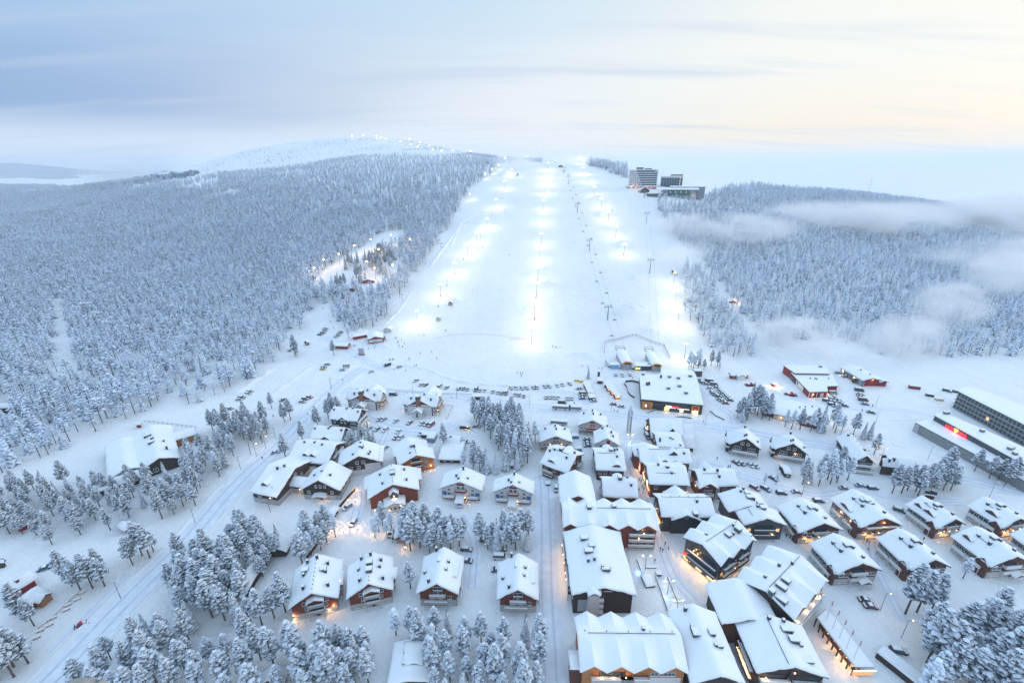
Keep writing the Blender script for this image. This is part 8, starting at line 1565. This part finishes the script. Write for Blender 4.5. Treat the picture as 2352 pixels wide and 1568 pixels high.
# ------------------------------------------------------------------ drifting mist and far woods
def mist(P, Zd, rx, ry, rz, dens, label, rot=0.0, scale=.012, up=0.0, seed=0):
    c = at(*P); m = bpy.data.materials.new('mist'); m.use_nodes = True; t = m.node_tree
    for n in list(t.nodes): t.nodes.remove(n)
    o_ = t.nodes.new('ShaderNodeOutputMaterial'); v = t.nodes.new('ShaderNodeVolumePrincipled'); v.inputs['Color'].default_value = (1, 1, 1, 1); v.inputs['Anisotropy'].default_value = .1
    tc_ = t.nodes.new('ShaderNodeTexCoord'); ln = t.nodes.new('ShaderNodeVectorMath'); ln.operation = 'LENGTH'; t.links.new(tc_.outputs['Object'], ln.inputs[0])
    geo = t.nodes.new('ShaderNodeNewGeometry'); nz = t.nodes.new('ShaderNodeTexNoise'); nz.inputs['Scale'].default_value = scale; nz.inputs['Detail'].default_value = 6; nz.inputs['Roughness'].default_value = .62; nz.inputs['Distortion'].default_value = .8; mp_ = t.nodes.new('ShaderNodeMapping'); mp_.inputs['Scale'].default_value = (.7, 1.1, 1.6); t.links.new(geo.outputs['Position'], mp_.inputs[0]); t.links.new(mp_.outputs[0], nz.inputs['Vector'])
    f = t.nodes.new('ShaderNodeMapRange'); f.interpolation_type = 'SMOOTHSTEP'; f.inputs['From Min'].default_value = 1.0; f.inputs['From Max'].default_value = .25; t.links.new(ln.outputs['Value'], f.inputs['Value'])
    g_ = t.nodes.new('ShaderNodeMapRange'); g_.inputs['From Min'].default_value = .42; g_.inputs['From Max'].default_value = .60; t.links.new(nz.outputs['Fac'], g_.inputs['Value'])
    a = t.nodes.new('ShaderNodeMath'); a.operation = 'MULTIPLY'; t.links.new(f.outputs[0], a.inputs[0]); t.links.new(g_.outputs[0], a.inputs[1])
    b_ = t.nodes.new('ShaderNodeMath'); b_.operation = 'MULTIPLY'; b_.inputs[1].default_value = dens; t.links.new(a.outputs[0], b_.inputs[0]); t.links.new(b_.outputs[0], v.inputs['Density']); t.links.new(v.outputs[0], o_.inputs['Volume'])
    b = MB(); b.blob((0, 0, 0), 1, 1, 1, m, sub=2); o = b.build('mist', None, (c.x, c.y, c.z + up)); o.scale = (rx, ry, rz); o.rotation_euler = (0, 0, rot); tag(o, label, kind='stuff'); return o
mist((1640, 540), 0, 130, 55, 26, .10, 'mist drifting over the right forest edge beside the slope', R(-10), up=10, scale=.018)
mist((1900, 525), 0, 230, 70, 36, .11, 'broad bank of mist lying across the right hillside', R(-6), up=14, scale=.016)
mist((2260, 530), 0, 260, 90, 46, .11, 'mist bank at the far right of the hillside', R(-12), up=16, scale=.016)
mist((1880, 800), 0, 100, 45, 22, .11, 'snow mist above the red halls', R(-8), up=6, scale=.025)
mist((2230, 620), 0, 120, 50, 28, .04, 'thin mist over the lower right forest', 0, up=10, scale=.02)
mist((2080, 800), 0, 55, 30, 24, .09, 'first wisp of mist climbing the lower right forest', R(35), up=10, scale=.03)
mist((2170, 735), 0, 70, 34, 28, .09, 'second wisp of mist climbing the lower right forest', R(35), up=14, scale=.03)
mist((2290, 670), 0, 90, 40, 34, .10, 'third wisp of mist climbing to the right edge', R(30), up=18, scale=.025)
mist((1570, 600), 0, 60, 30, 22, .07, 'wisp of mist beside the forest corner of the slope', R(50), up=8, scale=.03)
mist((1190, 385), 0, 70, 50, 22, .050, 'snow cloud at the top left of the slope', 0, up=14)
mist((1320, 378), 0, 90, 50, 16, .022, 'thin mist at the top of the slope', 0, up=10)
mist((2330, 470), 0, 300, 110, 44, .09, 'low cloud hanging behind the right ridge', R(-8), up=6, scale=.008)
mist((2360, 600), 0, 120, 60, 40, .05, 'mist trailing off the right edge', R(-20), up=14, scale=.018)
mist((260, 428), 0, 260, 120, 60, .012, 'steam rising behind the left forest', R(-20), up=60)
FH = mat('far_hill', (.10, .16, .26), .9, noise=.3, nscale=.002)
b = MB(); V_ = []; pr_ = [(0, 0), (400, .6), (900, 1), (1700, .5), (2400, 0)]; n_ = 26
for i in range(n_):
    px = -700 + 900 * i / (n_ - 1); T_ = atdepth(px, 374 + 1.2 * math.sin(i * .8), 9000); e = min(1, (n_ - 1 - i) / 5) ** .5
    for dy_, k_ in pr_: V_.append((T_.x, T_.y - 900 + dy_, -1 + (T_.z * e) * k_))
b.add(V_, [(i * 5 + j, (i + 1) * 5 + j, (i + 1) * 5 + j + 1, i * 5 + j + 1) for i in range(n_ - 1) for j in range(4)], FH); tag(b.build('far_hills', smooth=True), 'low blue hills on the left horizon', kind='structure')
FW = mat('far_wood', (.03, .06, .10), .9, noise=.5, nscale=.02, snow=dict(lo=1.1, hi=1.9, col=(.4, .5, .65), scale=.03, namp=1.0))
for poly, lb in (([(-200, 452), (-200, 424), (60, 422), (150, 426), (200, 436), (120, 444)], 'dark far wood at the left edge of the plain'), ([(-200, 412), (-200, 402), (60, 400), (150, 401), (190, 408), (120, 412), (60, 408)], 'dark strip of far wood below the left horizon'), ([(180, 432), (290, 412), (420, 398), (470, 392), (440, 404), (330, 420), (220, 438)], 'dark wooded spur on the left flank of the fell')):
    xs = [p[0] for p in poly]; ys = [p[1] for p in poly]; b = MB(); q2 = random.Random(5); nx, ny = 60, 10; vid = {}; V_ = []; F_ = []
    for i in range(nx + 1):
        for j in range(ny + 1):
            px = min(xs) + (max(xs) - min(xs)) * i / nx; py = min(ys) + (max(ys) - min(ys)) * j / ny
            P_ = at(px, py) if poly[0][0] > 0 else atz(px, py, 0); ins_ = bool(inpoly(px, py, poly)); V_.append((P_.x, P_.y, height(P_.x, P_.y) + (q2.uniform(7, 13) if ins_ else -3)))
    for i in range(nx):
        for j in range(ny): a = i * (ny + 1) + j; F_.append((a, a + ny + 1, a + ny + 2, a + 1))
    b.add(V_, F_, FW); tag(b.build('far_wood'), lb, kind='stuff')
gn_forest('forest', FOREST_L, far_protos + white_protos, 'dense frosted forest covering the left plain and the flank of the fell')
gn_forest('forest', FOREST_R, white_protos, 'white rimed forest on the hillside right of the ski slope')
# haze round the whole scene; the sky stays outside
HZ = mat('haze', (1, 1, 1))
t = HZ.node_tree
for n in list(t.nodes): t.nodes.remove(n)
ho = t.nodes.new('ShaderNodeOutputMaterial'); pv = t.nodes.new('ShaderNodeVolumePrincipled')
pv.inputs['Color'].default_value = (0.90, 0.95, 1.0, 1); pv.inputs['Density'].default_value = 0.00011; pv.inputs['Anisotropy'].default_value = 0.1
t.links.new(pv.outputs[0], ho.inputs['Volume'])
hb = MB(); hb.box(-46000, 46000, -2000, 43000, -1.0, 330, HZ)
tag(hb.build('haze'), 'thin cold haze filling the air over the valley', kind='stuff')
